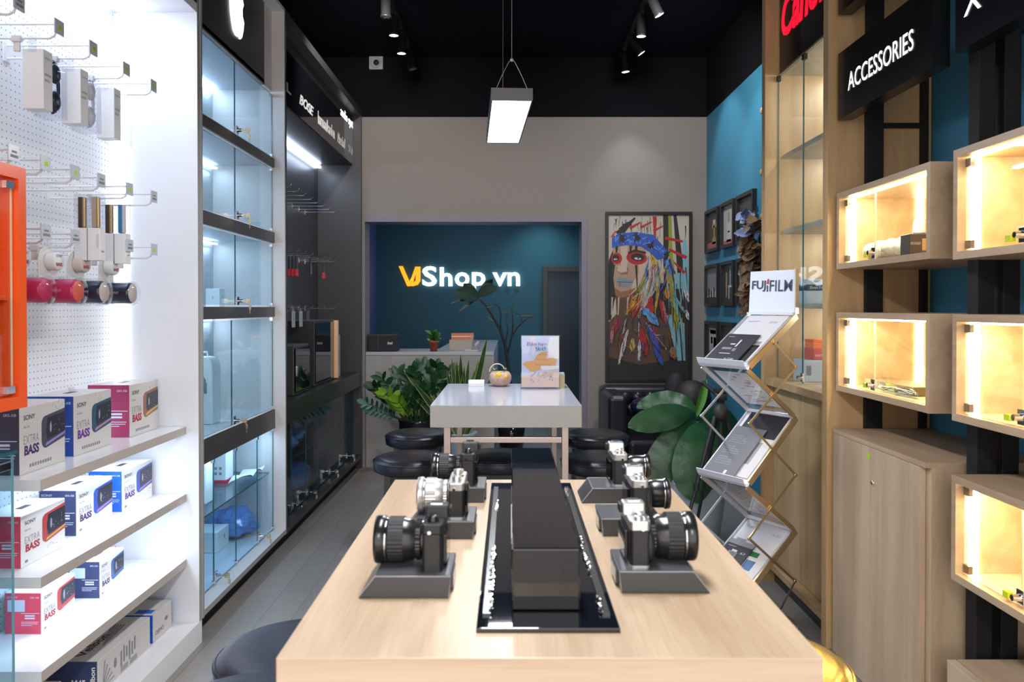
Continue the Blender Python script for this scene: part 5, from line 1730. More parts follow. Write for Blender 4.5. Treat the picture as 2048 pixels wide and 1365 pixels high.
# ---------------------------------------------------------------- back wall: large painting
AX0, AX1, AZ0, AZ1 = 0.892, 1.700, 0.800, 2.392
of = ((AX0 + AX1) / 2, YB, AZ0)
t = thing('painting', 'large colourful painting of a face with feathers in a black frame', 'painting', of)
m = MB(of)
fw = 0.028
m.box(AX0, AX1, YB - 0.035, YB - 0.001, AZ0, AZ0 + fw).box(AX0, AX1, YB - 0.035, YB - 0.001, AZ1 - fw, AZ1)
m.box(AX0, AX0 + fw, YB - 0.035, YB - 0.001, AZ0 + fw, AZ1 - fw).box(AX1 - fw, AX1, YB - 0.035, YB - 0.001, AZ0 + fw, AZ1 - fw)
m.build('frame', BLACK, t, 0.002)
pal = {'cream': (0.50, 0.45, 0.38), 'dark': (0.022, 0.018, 0.016), 'brown': (0.10, 0.055, 0.035), 'blue': (0.035, 0.09, 0.46), 'lblue': (0.12, 0.30, 0.60), 'sky': (0.20, 0.42, 0.50), 'red': (0.42, 0.018, 0.018),
       'ored': (0.55, 0.07, 0.03), 'yellow': (0.60, 0.38, 0.03), 'olive': (0.28, 0.28, 0.03), 'skin': (0.42, 0.27, 0.18), 'skinl': (0.55, 0.42, 0.33), 'skind': (0.28, 0.13, 0.07), 'lip': (0.20, 0.27, 0.32), 'white': (0.60, 0.60, 0.62),
       'indigo': (0.03, 0.03, 0.20), 'pink': (0.50, 0.16, 0.22), 'grey': (0.22, 0.22, 0.24), 'orange': (0.62, 0.18, 0.02)}
names = list(pal)
pmats = [pm('paint_' + k, v, 0.6) for k, v in pal.items()]
PW, PH = AX1 - AX0 - 2 * fw, AZ1 - AZ0 - 2 * fw
cv = MB(of)
cv.box(AX0 + fw, AX1 - fw, YB - 0.012, YB - 0.002, AZ0 + fw, AZ1 - fw, names.index('cream'))
layer = [0]


def PX(a, b):  # a, b in the crop's pixels: 55..672 wide, 38..1290 tall
    return AX0 + fw + min(1, max(0, (a - 55) / 617)) * PW, AZ1 - fw - min(1, max(0, (b - 38) / 1252)) * PH


def poly(pts, c):
    layer[0] += 1
    y = YB - 0.0121 - layer[0] * 0.000035
    q = [PX(*p) for p in pts]
    cv.add([(a, y, b) for a, b in q], [tuple(range(len(q)))], names.index(c))


def ell(cx, cy, rx, ry, c, rot=0.0, n=18):
    poly([(cx + rx * math.cos(a) * math.cos(rot) - ry * math.sin(a) * math.sin(rot), cy + rx * math.cos(a) * math.sin(rot) + ry * math.sin(a) * math.cos(rot)) for a in [2 * PI * k / n for k in range(n)]], c)


rg = random.Random(21)


def stroke(x0, y0, x1, y1, w0, w1, c, bend=0.0):
    dx, dy = x1 - x0, y1 - y0
    L_ = math.hypot(dx, dy)
    nx, ny = -dy / L_, dx / L_
    A_, Bp = [], []
    for i in range(7):
        u = i / 6
        w_ = w0 + (w1 - w0) * u
        bx = bend * math.sin(PI * u)
        px, py = x0 + dx * u + nx * bx, y0 + dy * u + ny * bx
        A_.append((px + nx * w_, py + ny * w_))
        Bp.append((px - nx * w_, py - ny * w_))
    poly(A_ + Bp[::-1], c)


def feather(x0, y0, x1, y1, w_, c, c2=None, bend=0.0):
    dx, dy = x1 - x0, y1 - y0
    L_ = math.hypot(dx, dy)
    nx, ny = -dy / L_, dx / L_
    A_, Bp = [], []
    for i in range(9):
        u = i / 8
        ww = w_ * 0.62 * math.sin(PI * (0.08 + 0.88 * u)) * (1 + rg.uniform(-0.35, 0.35))
        bx = bend * math.sin(PI * u)
        px, py = x0 + dx * u + nx * bx, y0 + dy * u + ny * bx
        A_.append((px + nx * ww, py + ny * ww))
        Bp.append((px - nx * ww, py - ny * ww))
    poly(A_ + Bp[::-1], c)
    for k in range(16):
        u = rg.uniform(0.05, 0.95)
        s = rg.choice((-1, 1))
        px, py = x0 + dx * u, y0 + dy * u
        q = w_ * rg.uniform(0.5, 1.15) * math.sin(PI * (0.1 + 0.8 * u))
        stroke(px, py, px + dx / L_ * 26 + s * nx * q, py + dy / L_ * 26 + s * ny * q, rg.uniform(1, 3.5), 0.4, (c2 or 'dark') if k % 4 == 0 else c)
    stroke(x0, y0, x1, y1, 1.6, 0.6, c2 or 'dark', bend)


poly([(55, 1290), (672, 1290), (672, 700), (600, 560), (450, 560), (300, 800), (55, 860)], 'dark')
poly([(55, 860), (110, 800), (200, 780), (330, 760), (520, 860), (520, 1150), (300, 1180), (55, 1120)], 'brown')
for k in range(46):  # drips on the cream ground
    x = rg.uniform(90, 660)
    y = rg.uniform(40, 420) if x > 330 else rg.uniform(40, 130)
    stroke(x, y, x + rg.uniform(-12, 12), y + rg.uniform(25, 150), rg.uniform(1.5, 6), 1, rg.choice(['dark', 'dark', 'dark', 'grey', 'indigo']), rg.uniform(-4, 4))
for a in ((500, 40, 490, 720, 26, 8, 'dark'), (565, 40, 620, 560, 12, 30, 'dark'), (525, 40, 545, 700, 12, 16, 'olive'), (545, 380, 555, 980, 14, 16, 'olive'), (640, 230, 655, 620, 16, 26, 'sky'), (600, 480, 640, 1150, 26, 8, 'sky'),
          (560, 560, 610, 1150, 16, 10, 'sky'), (520, 800, 600, 1150, 20, 10, 'sky'), (590, 600, 640, 860, 26, 20, 'dark'), (410, 50, 412, 215, 16, 8, 'red'), (400, 160, 480, 120, 10, 4, 'red'), (220, 140, 300, 95, 12, 5, 'red'),
          (300, 135, 385, 92, 10, 5, 'red'), (490, 215, 625, 240, 12, 8, 'red'), (520, 300, 655, 365, 8, 14, 'red'), (560, 400, 640, 480, 5, 12, 'red'), (80, 210, 110, 160, 10, 5, 'ored'), (130, 190, 260, 60, 30, 6, 'dark'), (150, 160, 210, 100, 26, 14, 'dark')):
    stroke(*a)
# hair and neck behind the face
poly([(60, 380), (95, 290), (150, 280), (120, 640), (100, 700), (75, 840), (55, 840), (55, 420)], 'dark')
poly([(110, 640), (300, 560), (300, 800), (120, 820)], 'brown')
for x in (85, 135, 205):
    stroke(x, 665, x - 5, 800, 6, 4, 'skinl')
# face
poly([(88, 300), (120, 275), (230, 262), (340, 290), (345, 420), (320, 500), (280, 590), (215, 655), (150, 672), (110, 650), (98, 560), (88, 470), (96, 400)], 'skin')
poly([(150, 280), (200, 272), (205, 400), (175, 470), (150, 460)], 'skinl')
poly([(285, 400), (345, 380), (330, 500), (280, 600), (225, 650), (240, 560), (290, 480)], 'skinl')
poly([(105, 590), (150, 625), (215, 612), (270, 590), (215, 655), (150, 672), (110, 650)], 'skind')
poly([(120, 440), (210, 440), (205, 490), (160, 495), (125, 470)], 'skind')
poly([(130, 425), (195, 430), (200, 470), (150, 478), (120, 462)], 'skinl')
ell(272, 365, 80, 52, 'red', 0.1)
ell(118, 370, 42, 44, 'red')
ell(280, 360, 52, 30, 'dark', 0.1)
ell(112, 368, 26, 26, 'dark')
ell(280, 371, 27, 9, 'white', 0.1)
ell(110, 376, 14, 7, 'white')
ell(284, 369, 10, 9, 'lip')
ell(112, 375, 6, 7, 'lip')
ell(284, 366, 5, 6, 'dark')
poly([(205, 320), (260, 300), (345, 320), (340, 335), (260, 318), (210, 340)], 'dark')
poly([(120, 520), (165, 512), (185, 518), (240, 540), (242, 552), (180, 552), (125, 546)], 'lip')
poly([(118, 552), (180, 556), (240, 553), (215, 578), (170, 592), (128, 580)], 'lip')
stroke(120, 548, 240, 552, 2, 2, 'dark')
stroke(145, 556, 142, 590, 8, 3, 'skind')
stroke(268, 420, 278, 610, 9, 3, 'dark')
stroke(100, 415, 85, 560, 6, 4, 'dark')
for x in (120, 228, 270):
    stroke(x, 268, x - 4, 325, 12, 6, 'dark')
# fur headband
poly([(82, 290), (82, 220), (130, 180), (260, 168), (400, 190), (470, 270), (520, 330), (480, 370), (430, 380), (370, 320), (300, 278), (200, 268), (120, 278)], 'blue')
for k in range(70):
    u = k / 70
    x, y = 90 + 400 * u, 215 + 110 * max(0, u - 0.45) * 1.9 + rg.uniform(-25, 35)
    stroke(x, y, x + rg.uniform(-10, 40), y + rg.uniform(-40, 42), 4.5, 0.6, rg.choice(['lblue', 'blue', 'lblue', 'indigo']))
for cx, cy in ((160, 215), (275, 205), (375, 270), (500, 340)):
    for k in range(12):
        stroke(cx + rg.uniform(-10, 10), cy + rg.uniform(-15, 15), cx + rg.uniform(-34, 34), cy + rg.uniform(-46, 46), 9, 1, 'dark')
for k in range(22):
    stroke(470 + rg.uniform(0, 60), 370 + rg.uniform(0, 40), 530 + rg.uniform(-20, 50), 470 + rg.uniform(0, 40), 5, 1, rg.choice(['blue', 'lblue', 'indigo']))
# braids, ribbons, feathers
for a in ((380, 340, 420, 430, 26, 'yellow'), (430, 390, 450, 560, 12, 'olive'), (390, 470, 410, 620, 22, 'skinl'), (345, 450, 350, 520, 20, 'indigo'), (365, 520, 345, 640, 14, 'white'), (340, 520, 250, 690, 22, 'olive'),
          (280, 640, 190, 800, 20, 'yellow'), (300, 640, 240, 830, 26, 'red'), (440, 600, 410, 790, 16, 'yellow'), (500, 590, 510, 675, 42, 'orange'), (380, 660, 360, 860, 46, 'red'), (450, 680, 500, 880, 34, 'red'),
          (470, 690, 500, 860, 16, 'pink'), (545, 640, 640, 780, 18, 'sky'), (640, 600, 668, 700, 22, 'white'), (650, 760, 668, 840, 18, 'white'), (140, 830, 80, 960, 36, 'red'), (90, 890, 75, 1010, 26, 'pink'),
          (310, 740, 440, 880, 48, 'lblue'), (340, 860, 500, 1060, 40, 'brown'), (350, 880, 450, 1080, 34, 'blue'), (400, 1040, 475, 1190, 24, 'blue'), (205, 910, 130, 1180, 22, 'white'), (240, 980, 235, 1075, 34, 'yellow'),
          (292, 985, 290, 1150, 18, 'white'), (300, 900, 350, 1110, 40, 'red'), (190, 830, 165, 940, 18, 'dark'), (285, 800, 290, 960, 14, 'dark'), (540, 1040, 560, 1140, 40, 'skind'), (560, 760, 590, 900, 34, 'olive')):
    feather(*a[:5], a[5], 'white' if a[5] in ('brown', 'dark') else None)
for k in range(44):
    x = rg.uniform(330, 520)
    y = rg.uniform(400, 560)
    stroke(x, y, x + rg.uniform(-60, 20), y + rg.uniform(60, 190), 3, 0.8, rg.choice(['yellow', 'pink', 'red', 'sky', 'lblue', 'orange', 'white', 'indigo', 'olive']), rg.uniform(-14, 14))
for k in range(26):
    x = rg.uniform(200, 330)
    y = rg.uniform(600, 760)
    stroke(x, y, x - rg.uniform(10, 60), y + rg.uniform(40, 110), 3, 0.8, rg.choice(['yellow', 'red', 'orange', 'skinl', 'lblue']), rg.uniform(-8, 8))
for k in range(9):
    ell(180 - k * 2, 850 + k * 11, 4, 3, 'white', n=8)
    ell(284, 820 + k * 13, 3, 4, 'white', n=8)
for k in range(60):
    x, y = rg.uniform(90, 520), rg.uniform(760, 1060)
    stroke(x, y, x + rg.uniform(-25, 40), y + rg.uniform(40, 150), rg.uniform(1, 5), 0.6, rg.choice(['dark', 'brown', 'red', 'dark', 'ored', 'indigo', 'skind', 'blue']), rg.uniform(-8, 8))
for k in range(30):
    x, y = rg.uniform(470, 660), rg.uniform(430, 1000)
    stroke(x, y, x + rg.uniform(-14, 18), y + rg.uniform(60, 220), rg.uniform(1, 6), 0.6, rg.choice(['dark', 'sky', 'olive', 'dark', 'sky', 'brown']), rg.uniform(-6, 6))
cv.build('canvas', pmats, t)

# ---------------------------------------------------------------- framed pictures on the blue wall
def y_of(px, X=XR):
    return X * F / (px - 1020)


cols = [(1413.5, 1443), (1446.5, 1475), (1478, 1515)]
rowsz = [(2.0, 2.385), (1.512, 1.885), (1.03, 1.375)]
desc = [['dark photo of a brass trophy', 'pale photo of a rocket-like bottle', 'dark photo of tall glasses'],
        ['grey photo of a skyline', 'dark photo of a lit figure', 'grey photo of a round dial'],
        ['dark photo of a pale radio', 'plain brown photo', None]]
rn = ['top row', 'middle row', 'bottom row']
for r, (z0, z1) in enumerate(rowsz):
    for c, (pa, pb) in enumerate(cols):
        if desc[r][c] is None:
            continue
        ya, yb = y_of(pb), y_of(pa)
        ya += 0.02
        yb = min(yb, 7.46) - 0.02
        o = (XR, (ya + yb) / 2, z0)
        tt = thing('picture_frame', 'black framed %s, %s on the blue wall' % (desc[r][c], rn[r]), 'framed picture', o, 0, 'framed photos on the blue wall')
        m = MB(o)
        f_ = 0.028
        a0, a1 = XR - 0.035, XR - 0.001
        m.box(a0, a1, ya, yb, z0, z0 + f_).box(a0, a1, ya, yb, z1 - f_, z1).box(a0, a1, ya, ya + f_, z0 + f_, z1 - f_).box(a0, a1, yb - f_, yb, z0 + f_, z1 - f_)
        m.build('frame', BLACK, tt)
        m = MB(o)
        bgs = [(0.055, 0.045, 0.035), (0.42, 0.43, 0.45), (0.05, 0.05, 0.055), (0.26, 0.27, 0.28), (0.035, 0.035, 0.04), (0.20, 0.20, 0.21), (0.07, 0.06, 0.05), (0.10, 0.055, 0.045)]
        k = r * 3 + c
        ma = [pm('photo_ground_%d' % k, bgs[k], 0.3), pm('photo_light', (0.50, 0.50, 0.48), 0.3), pm('photo_brass', (0.38, 0.25, 0.10), 0.3), pm('photo_dark', (0.02, 0.02, 0.022), 0.3), pm('photo_rose', (0.42, 0.12, 0.10), 0.3)]
        m.box(XR - 0.012, XR - 0.004, ya + f_, yb - f_, z0 + f_, z1 - f_, 0)
        yc, W_, H_ = (ya + yb) / 2, yb - ya - 2 * f_, z1 - z0 - 2 * f_

        def q(u0, u1, v0, v1, mi):  # u from left (far) to right (near)
            m.box(XR - 0.0135, XR - 0.012, yb - f_ - u1 * W_, yb - f_ - u0 * W_, z0 + f_ + v0 * H_, z0 + f_ + v1 * H_, mi)
        rg = random.Random(40 + k)
        if k == 0:
            q(0, 1, 0, .18, 4)
            q(.45, .75, .12, .30, 2); q(.55, .65, .30, .62, 2); q(.42, .80, .56, .66, 2); q(.50, .70, .66, .78, 1)
        elif k == 1:
            q(0, 1, 0, .10, 4); q(.36, .62, .08, .55, 1); q(.42, .56, .55, .80, 2); q(.46, .52, .80, .92, 2); q(.30, .70, .06, .12, 3); q(.40, .58, .30, .34, 4)
        elif k == 2:
            q(.3, .5, .2, .7, 1); q(.34, .46, .25, .66, 3); q(.6, .64, .3, .6, 1)
        elif k == 3:
            for j in range(9):
                a = j / 9
                q(a, a + .09, .15, .2 + rg.uniform(0, .3), 3 if j % 2 else 1)
            q(0, 1, 0, .16, 3)
        elif k == 4:
            q(.25, .33, .15, .8, 2); q(.45, .9, .4, .45, 1); q(.6, .64, .45, .95, 1); q(.5, .55, .1, .4, 1)
        elif k == 5:
            for j in range(16):
                a = 2 * PI * j / 16
                q(.5 + .3 * math.cos(a) - .04, .5 + .3 * math.cos(a) + .04, .55 + .25 * math.sin(a) - .03, .55 + .25 * math.sin(a) + .03, 3)
        elif k == 6:
            q(.2, .85, .08, .88, 1); q(.28, .78, .70, .82, 3); q(.35, .5, .4, .6, 3); q(.58, .80, .2, .6, 3); q(.25, .8, .1, .16, 3)
        m.build('photo', ma, tt)
# wooden rack with pegs and dried leaves at the end of the blue wall
WOODP = pm('pale_beech', (0.60, 0.40, 0.22), 0.5)
of = (XR, 5.50, 1.35)
t = thing('coat_rack', 'pale wooden wall rack with round pegs beside the framed photos', 'coat rack', of)
MB(of).box(XR - 0.025, XR - 0.001, 5.44, 5.60, 1.35, 3.0).build('board', WOODP, t, 0.004)
for z in (2.86, 2.43, 2.12):
    m = MB(of)
    m.tube([(XR - 0.025, 5.60, z), (XR - 0.075, 5.60, z + 0.012)], 0.012, 10)
    m.ball((XR - 0.082, 5.60, z + 0.013), (0.012, 0.024, 0.024), 12)
    m.build('peg', WOODP, t)
of = (XR - 0.09, 5.74, 1.45)
t = thing('dried_leaves', 'hanging bunch of brown and blue grey dried leaves on the wooden rack', 'dried leaves', of)
DR = [pm('dry_leaf_brown', (0.19, 0.105, 0.05), 0.7), pm('dry_leaf_dark', (0.10, 0.06, 0.035), 0.7), pm('dry_leaf_blue', (0.20, 0.27, 0.45), 0.6), pm('dry_leaf_tan', (0.24, 0.155, 0.08), 0.7)]
rg = random.Random(9)
lists = [MB(of), MB(of), MB(of), MB(of)]
for k in range(300):
    u = rg.random()
    z = 2.20 - 0.74 * u
    wd = 0.12 * (0.45 + 0.55 * math.sin(PI * min(1, u * 1.2 + 0.1)))
    a = rg.uniform(-1.2, 1.6)
    y = 5.74 + wd * rg.uniform(-0.6, 1.3)
    x = XR - 0.03 - 0.10 * rg.random()
    i = (2 if (u < 0.25 and rg.random() < 0.6) else rg.choice((0, 1, 0, 3)))
    leaf(lists[i], (x, y, z), (-0.5 + rg.uniform(-0.5, 0.4), rg.uniform(-0.7, 0.9), rg.uniform(-0.8, 0.3)), rg.uniform(0.055, 0.09), rg.uniform(0.05, 0.07), 0.3, 0.25, n=4, up=(-1, -0.5, 0.3))
for mm, mt in zip(lists, DR):
    mm.build('leaves', mt, t)
MB(of).tube([(XR - 0.07, 5.62, 2.13), (XR - 0.06, 5.72, 2.1), (XR - 0.05, 5.74, 1.6)], 0.006, 6).build('stem', TWIG, t)

# ---------------------------------------------------------------- reception counter in the opening
of = (-0.75, 7.9, 0)
t = thing('reception_counter', 'grey L shaped reception counter with bluish top in the wide opening', 'counter', of)
m = MB(of)
m.box(-1.355, -0.15, 7.505, 8.10, 0, 1.05)
m.box(-0.70, -0.15, 8.10, 10.30, 0, 1.05)
m.build('body', CONCRETE, t)
m = MB(of)
m.box(-1.355, -0.15, 7.50, 8.12, 1.05, 1.08)
m.box(-0.72, -0.15, 8.12, 10.30, 1.05, 1.08)
m.build('countertop', pm('counter_top', (0.42, 0.42, 0.46), 0.28), t, 0.002)
CT = 1.0805
t = thing('guitar_amp_speaker', 'black retro speaker with white script badge on the reception counter', 'speaker', (-1.17, 7.66, CT))
MB().box(-0.175, 0.10, -0.10, 0.10, 0, 0.165).build('cabinet', pm('black_vinyl', (0.016, 0.016, 0.018), 0.5, bump=0.3, bscale=400), t, 0.008)
MB().box(-0.165, 0.09, -0.104, -0.1005, 0.012, 0.150).build('grille', BLACKM, t)
MB().box(-0.078, -0.074, -0.108, -0.104, 0.005, 0.16).build('divider', STANDG, t)
txt('Marshall', (0.012, -0.1045, 0.068), 'F', 0.05, 0.026, pm('badge_white', (0.8, 0.8, 0.8), 0.4), t, shear=0.3, bold=0.02)
t = thing('potted_plant', 'small green plant in a terracotta pot on the reception counter', 'potted plant', (-0.725, 7.60, CT))
m = MB()
m.lathe([(0.0, 0), (0.034, 0), (0.040, 0.082), (0.048, 0.084), (0.048, 0.102), (0.042, 0.102), (0.040, 0.088), (0, 0.086)], n=24)
m.build('pot', TERRA, t)
m = MB()
rg = random.Random(4)
for k in range(42):
    a = rg.uniform(0, 2 * PI)
    leaf(m, (rg.uniform(-0.012, 0.012), rg.uniform(-0.012, 0.012), 0.09 + rg.uniform(0, 0.075)), (math.cos(a), math.sin(a) * 0.8, rg.uniform(0.15, 0.9)), rg.uniform(0.055, 0.090), 0.032, 0.35, n=4, up=(0, -1, 0.4))
m.build('foliage', LEAFM, t)
MB().tube([(0, 0, 0.085), (0.003, 0, 0.17)], 0.004, 6).build('stem', LEAFD, t)
t = thing('document_holder', 'beige file box with orange striped folders on the counter', 'file box', (-0.47, 7.86, CT))
MB().box(-0.125, 0.10, -0.02, 0.03, 0, 0.10).build('box', pm('beige_file', (0.40, 0.36, 0.30), 0.6), t, 0.002)
m = MB()
m.box(-0.108, 0.112, 0.032, 0.038, 0, 0.165, 0)
m.box(-0.108, 0.112, 0.0313, 0.032, 0.127, 0.135, 1)
m.build('folder', [pm('orange_folder', (0.62, 0.20, 0.06), 0.5), PAPER], t)
m = MB()
m.box(0.085, 0.105, 0.0, 0.03, 0, 0.145)
m.build('divider', pm('beige_file', (0, 0, 0)), t)
t = thing('desk_phone', 'dark desk telephone on a pale base beside the file box', 'telephone', (-0.335, 7.72, CT))
MB().box(-0.10, 0.03, -0.06, 0.03, 0, 0.012).build('base', pm('pale_grey_plastic', (0.5, 0.5, 0.55), 0.4), t, 0.003)
m = MB()
m.prism([(-0.045, -0.03, 0.012), (0.03, -0.03, 0.012), (0.06, -0.03, 0.095), (0.035, -0.03, 0.105)], (0, 0.05, 0))
m.build('body', INKG, t, 0.004)
m = MB()
for k in range(3):
    m.box(0.0 + 0.012 * k, 0.006 + 0.012 * k, -0.034, -0.0302, 0.045 + 0.012 * k, 0.075 + 0.010 * k)
m.build('keys', PAPER, t)

# lit shop sign on the far wall
SY, SF = 10.4, F / 10.4
def sx_(px): return (px - 1020) / SF
def sz_(py): return 1.5 + (615 - py) / SF
of = (sx_(920), SY, sz_(572))
t = thing('shop_sign', 'glowing letters reading VJShop.vn on the dark teal wall', 'sign', of)
# "VJ" mark: a V whose right arm turns into a J
def P3(pts): return [(sx_(a), SY - 0.03, sz_(b)) for a, b in pts]
m = MB(of)
m.prism(P3([(798, 533), (806, 533), (819, 563), (824, 556), (828, 562), (820, 573), (815, 573)])[::-1], (0, 0.03, 0))
m.prism(P3([(822, 560), (831, 534), (841, 534), (841, 562), (836, 570), (826, 573), (819, 572), (826, 566), (832, 562), (832, 547), (827, 562)])[::-1], (0, 0.03, 0))
m.build('emblem', LETTERO, t)
txt('S', (sx_(845), SY - 0.005, sz_(573)), 'F', 29 / SF, 40 / SF, LETTER, t, of, 0.03, bold=0.022)
txt('h', (sx_(880), SY - 0.005, sz_(573)), 'F', 25 / SF, 38 / SF, LETTER, t, of, 0.03, bold=0.022)
txt('o', (sx_(910), SY - 0.005, sz_(573)), 'F', 29 / SF, 28 / SF, LETTER, t, of, 0.03, bold=0.022)
txt('p', (sx_(944), SY - 0.005, sz_(584)), 'F', 27 / SF, 39 / SF, LETTER, t, of, 0.03, bold=0.022)
txt('.', (sx_(975), SY - 0.005, sz_(573)), 'F', 6 / SF, 6 / SF, LETTER, t, of, 0.03, bold=0.02)
txt('vn', (sx_(985), SY - 0.005, sz_(573)), 'F', 55 / SF, 28 / SF, LETTER, t, of, 0.03, bold=0.022)

# ---------------------------------------------------------------- plants at the counter
def zz_plant():
    px0, py0 = -0.80, 7.00
    t = thing('zz_plant', 'bushy dark green plant in a gloss black pot in front of the counter', 'potted plant', (px0, py0, 0))
    m = MB()
    m.lathe([(0.0, 0), (0.13, 0.0), (0.165, 0.05), (0.175, 0.50), (0.180, 0.52), (0.170, 0.525), (0.160, 0.50), (0.0, 0.49)], n=40)
    m.build('pot', POTB, t)
    MB().lathe([(0, 0.495), (0.158, 0.495)], n=24).build('soil', SOIL, t)
    rg = random.Random(31)
    st, f1, f2, f3 = MB(), MB(), MB(), MB()
    TEALL = pm('teal_leaf', (0.015, 0.11, 0.085), 0.35)
    stems = [(-0.48, -0.05, 0.28, 3), (-0.46, 0.08, 0.16, 3), (-0.40, -0.1, 0.50, 1), (-0.34, 0.0, 0.60, 0), (-0.28, -0.15, 0.42, 2), (-0.22, 0.1, 0.66, 0), (-0.17, -0.15, 0.32, 2), (-0.10, 0.05, 0.58, 0), (-0.02, -0.1, 0.74, 1), (0.04, 0.1, 0.78, 0),
             (0.10, -0.1, 0.66, 0), (0.16, 0.05, 0.76, 0), (0.22, -0.05, 0.62, 0), (0.28, 0.1, 0.70, 0), (0.30, -0.1, 0.48, 0), (-0.14, 0.15, 0.5, 1), (0.06, -0.2, 0.50, 0), (0.34, 0.0, 0.62, 1), (-0.05, -0.18, 0.45, 0), (0.14, -0.16, 0.60, 0)]
    for k, (dx, dy, h, kind) in enumerate(stems):
        p0 = Vector((dx * 0.25, dy * 0.3, 0.49))
        h *= 0.62
        dx *= 0.92
        p1 = Vector((dx * 0.6, dy * 0.7, 0.49 + h * 0.62))
        p2 = Vector((dx, dy, 0.49 + h))
        pts = [p0.lerp(p1, u).lerp(p1.lerp(p2, u), u) for u in [i / 8 for i in range(9)]]
        st.tube(pts, [0.011 - 0.008 * i / 8 for i in range(9)], 6)
        f_ = {0: f1, 1: f1, 2: f2, 3: f3}[kind]
        for i in range(3, 9):
            for s in (-1, 1):
                ax = (pts[min(8, i)] - pts[i - 1]).normalized()
                sd = Vector((s * rg.uniform(0.7, 1), rg.uniform(-0.7, 0.4), 0))
                dd = ax * rg.uniform(0.5, 0.9) + sd * 0.8
                if kind == 3:
                    dd = Vector((s * 0.3, -0.3, 0.6 if s > 0 else -0.4)) + ax * 0.3
                leaf(f_, pts[i], dd, rg.uniform(0.085, 0.125) if kind != 3 else 0.075, rg.uniform(0.045, 0.065) if kind != 3 else 0.024, 0.2, 0.2, n=5, up=(rg.uniform(-0.3, 0.3), -1, rg.uniform(0.1, 0.9)))
        leaf(f_, pts[8], (pts[8] - pts[7]), 0.10, 0.055, 0.1, 0.2, n=4, up=(0.2, -1, 0.2))
    st.build('stem', pm('green_stem', (0.03, 0.08, 0.02), 0.5), t)
    f1.build('leaves', LEAFD, t)
    f2.build('leaves', LEAFL, t)
    f3.build('leaves', TEALL, t)


zz_plant()


def snake_plant():
    t = thing('snake_plant', 'yellow edged snake plant in a tapering white pot behind the stone table', 'potted plant', (-0.42, 6.85, 0))
    m = MB()
    m.lathe([(0.0, 0), (0.085, 0.0), (0.135, 0.42), (0.14, 0.43), (0.128, 0.425), (0.12, 0.40), (0, 0.39)], n=32)
    m.build('pot', POTW, t)
    MB().lathe([(0, 0.395), (0.12, 0.395)], n=24).build('soil', SOIL, t)
    rg = random.Random(12)
    m = MB()
    for k, (dx, h) in enumerate([(-0.40, 0.60), (-0.34, 0.55), (-0.36, 0.42), (-0.30, 0.62), (-0.26, 0.44), (-0.20, 0.50), (-0.10, 0.62), (-0.07, 0.72), (-0.03, 0.70), (0.0, 0.76), (0.03, 0.66), (0.06, 0.72), (0.10, 0.62), (0.13, 0.70), (0.17, 0.68), (0.20, 0.92), (0.24, 0.6), (0.28, 0.62), (0.02, 0.6)]):
        h *= 0.93
        d = Vector((dx, rg.uniform(-0.12, 0.12), h))
        leaf(m, (dx * 0.15, rg.uniform(-0.05, 0.05), 0.39), d, d.length, rg.uniform(0.045, 0.060), 0.10 if abs(dx) > 0.2 else -0.02, 0.3, n=8, margin=1, up=(0, -1, 0.05))
    m.build('leaves', [LEAFD, LEAFY], t)


snake_plant()

# bare branching plant behind the counter's end, with a few big leaves at the top
t = thing('branch_plant', 'dark branching plant with a broad leafy top in front of the lit sign', 'plant', (0.014, 8.4, 0))
MB().lathe([(0.0, 0), (0.12, 0), (0.15, 0.30), (0.14, 0.30), (0.13, 0.27), (0, 0.27)], n=28).build('pot', POTB, t)
sp = F / 8.4
def bp(px, py, dy=0.0): return ((px - 1020) / sp - 0.014, dy, 1.5 - (py - 615) / sp)
m = MB()
def br(pts, r0, r1):
    q = [bp(*p) for p in pts]
    m.tube(q, [r0 + (r1 - r0) * i / (len(q) - 1) for i in range(len(q))], 7)
m.tube([(0, 0, 0.27), (0.0, 0, 0.6), bp(1015, 720)], [0.022, 0.020, 0.018], 8)
br([(1015, 722), (1010, 690), (1000, 660), (985, 632), (972, 612), (960, 600)], 0.018, 0.008)
br([(1005, 672), (1001, 650), (1002, 628), (998, 614), (990, 610)], 0.010, 0.004)
br([(1013, 715), (1020, 690), (1025, 665), (1026, 640), (1024, 622)], 0.012, 0.004)
br([(1025, 672), (1035, 655), (1045, 645), (1056, 636), (1070, 633)], 0.009, 0.004)
br([(1045, 645), (1040, 632), (1030, 626)], 0.005, 0.003)
br([(1010, 690), (1016, 660), (1012, 640)], 0.008, 0.003)
m.build('branch', TWIG, t)
m = MB()
for px, py, d, L_, W_ in ((952, 596, (-1.0, -0.1, -0.12), 0.24, 0.035), (952, 598, (-0.8, -0.1, -0.55), 0.24, 0.04), (990, 612, (-0.4, -0.1, -0.05), 0.10, 0.03), (975, 633, (0.8, 0, -0.6), 0.12, 0.03), (1070, 633, (-1, 0, 0.1), 0.20, 0.025), (1024, 622, (0.1, 0, 1), 0.07, 0.02), (1012, 640, (0.1, 0, 1), 0.09, 0.02), (1020, 626, (-0.8, 0, 0.1), 0.10, 0.02), (902, 606, (0.7, 0, 0.1), 0.05, 0.03)):
    leaf(m, bp(px, py), d, L_, W_, 0.15, 0.3, n=5, up=(0, -1, 0.2))
for px, py, d, L_, W_ in ((958, 598, (-0.9, -0.3, 0.45), 0.27, 0.17), (955, 592, (0.8, -0.2, 0.5), 0.24, 0.12), (962, 592, (0.5, 0.2, 0.9), 0.22, 0.10), (950, 595, (-0.4, 0.2, 0.6), 0.2, 0.12)):
    leaf(m, bp(px, py), d, L_, W_, 0.3, 0.2, n=6, up=(0, -1, 0.3))
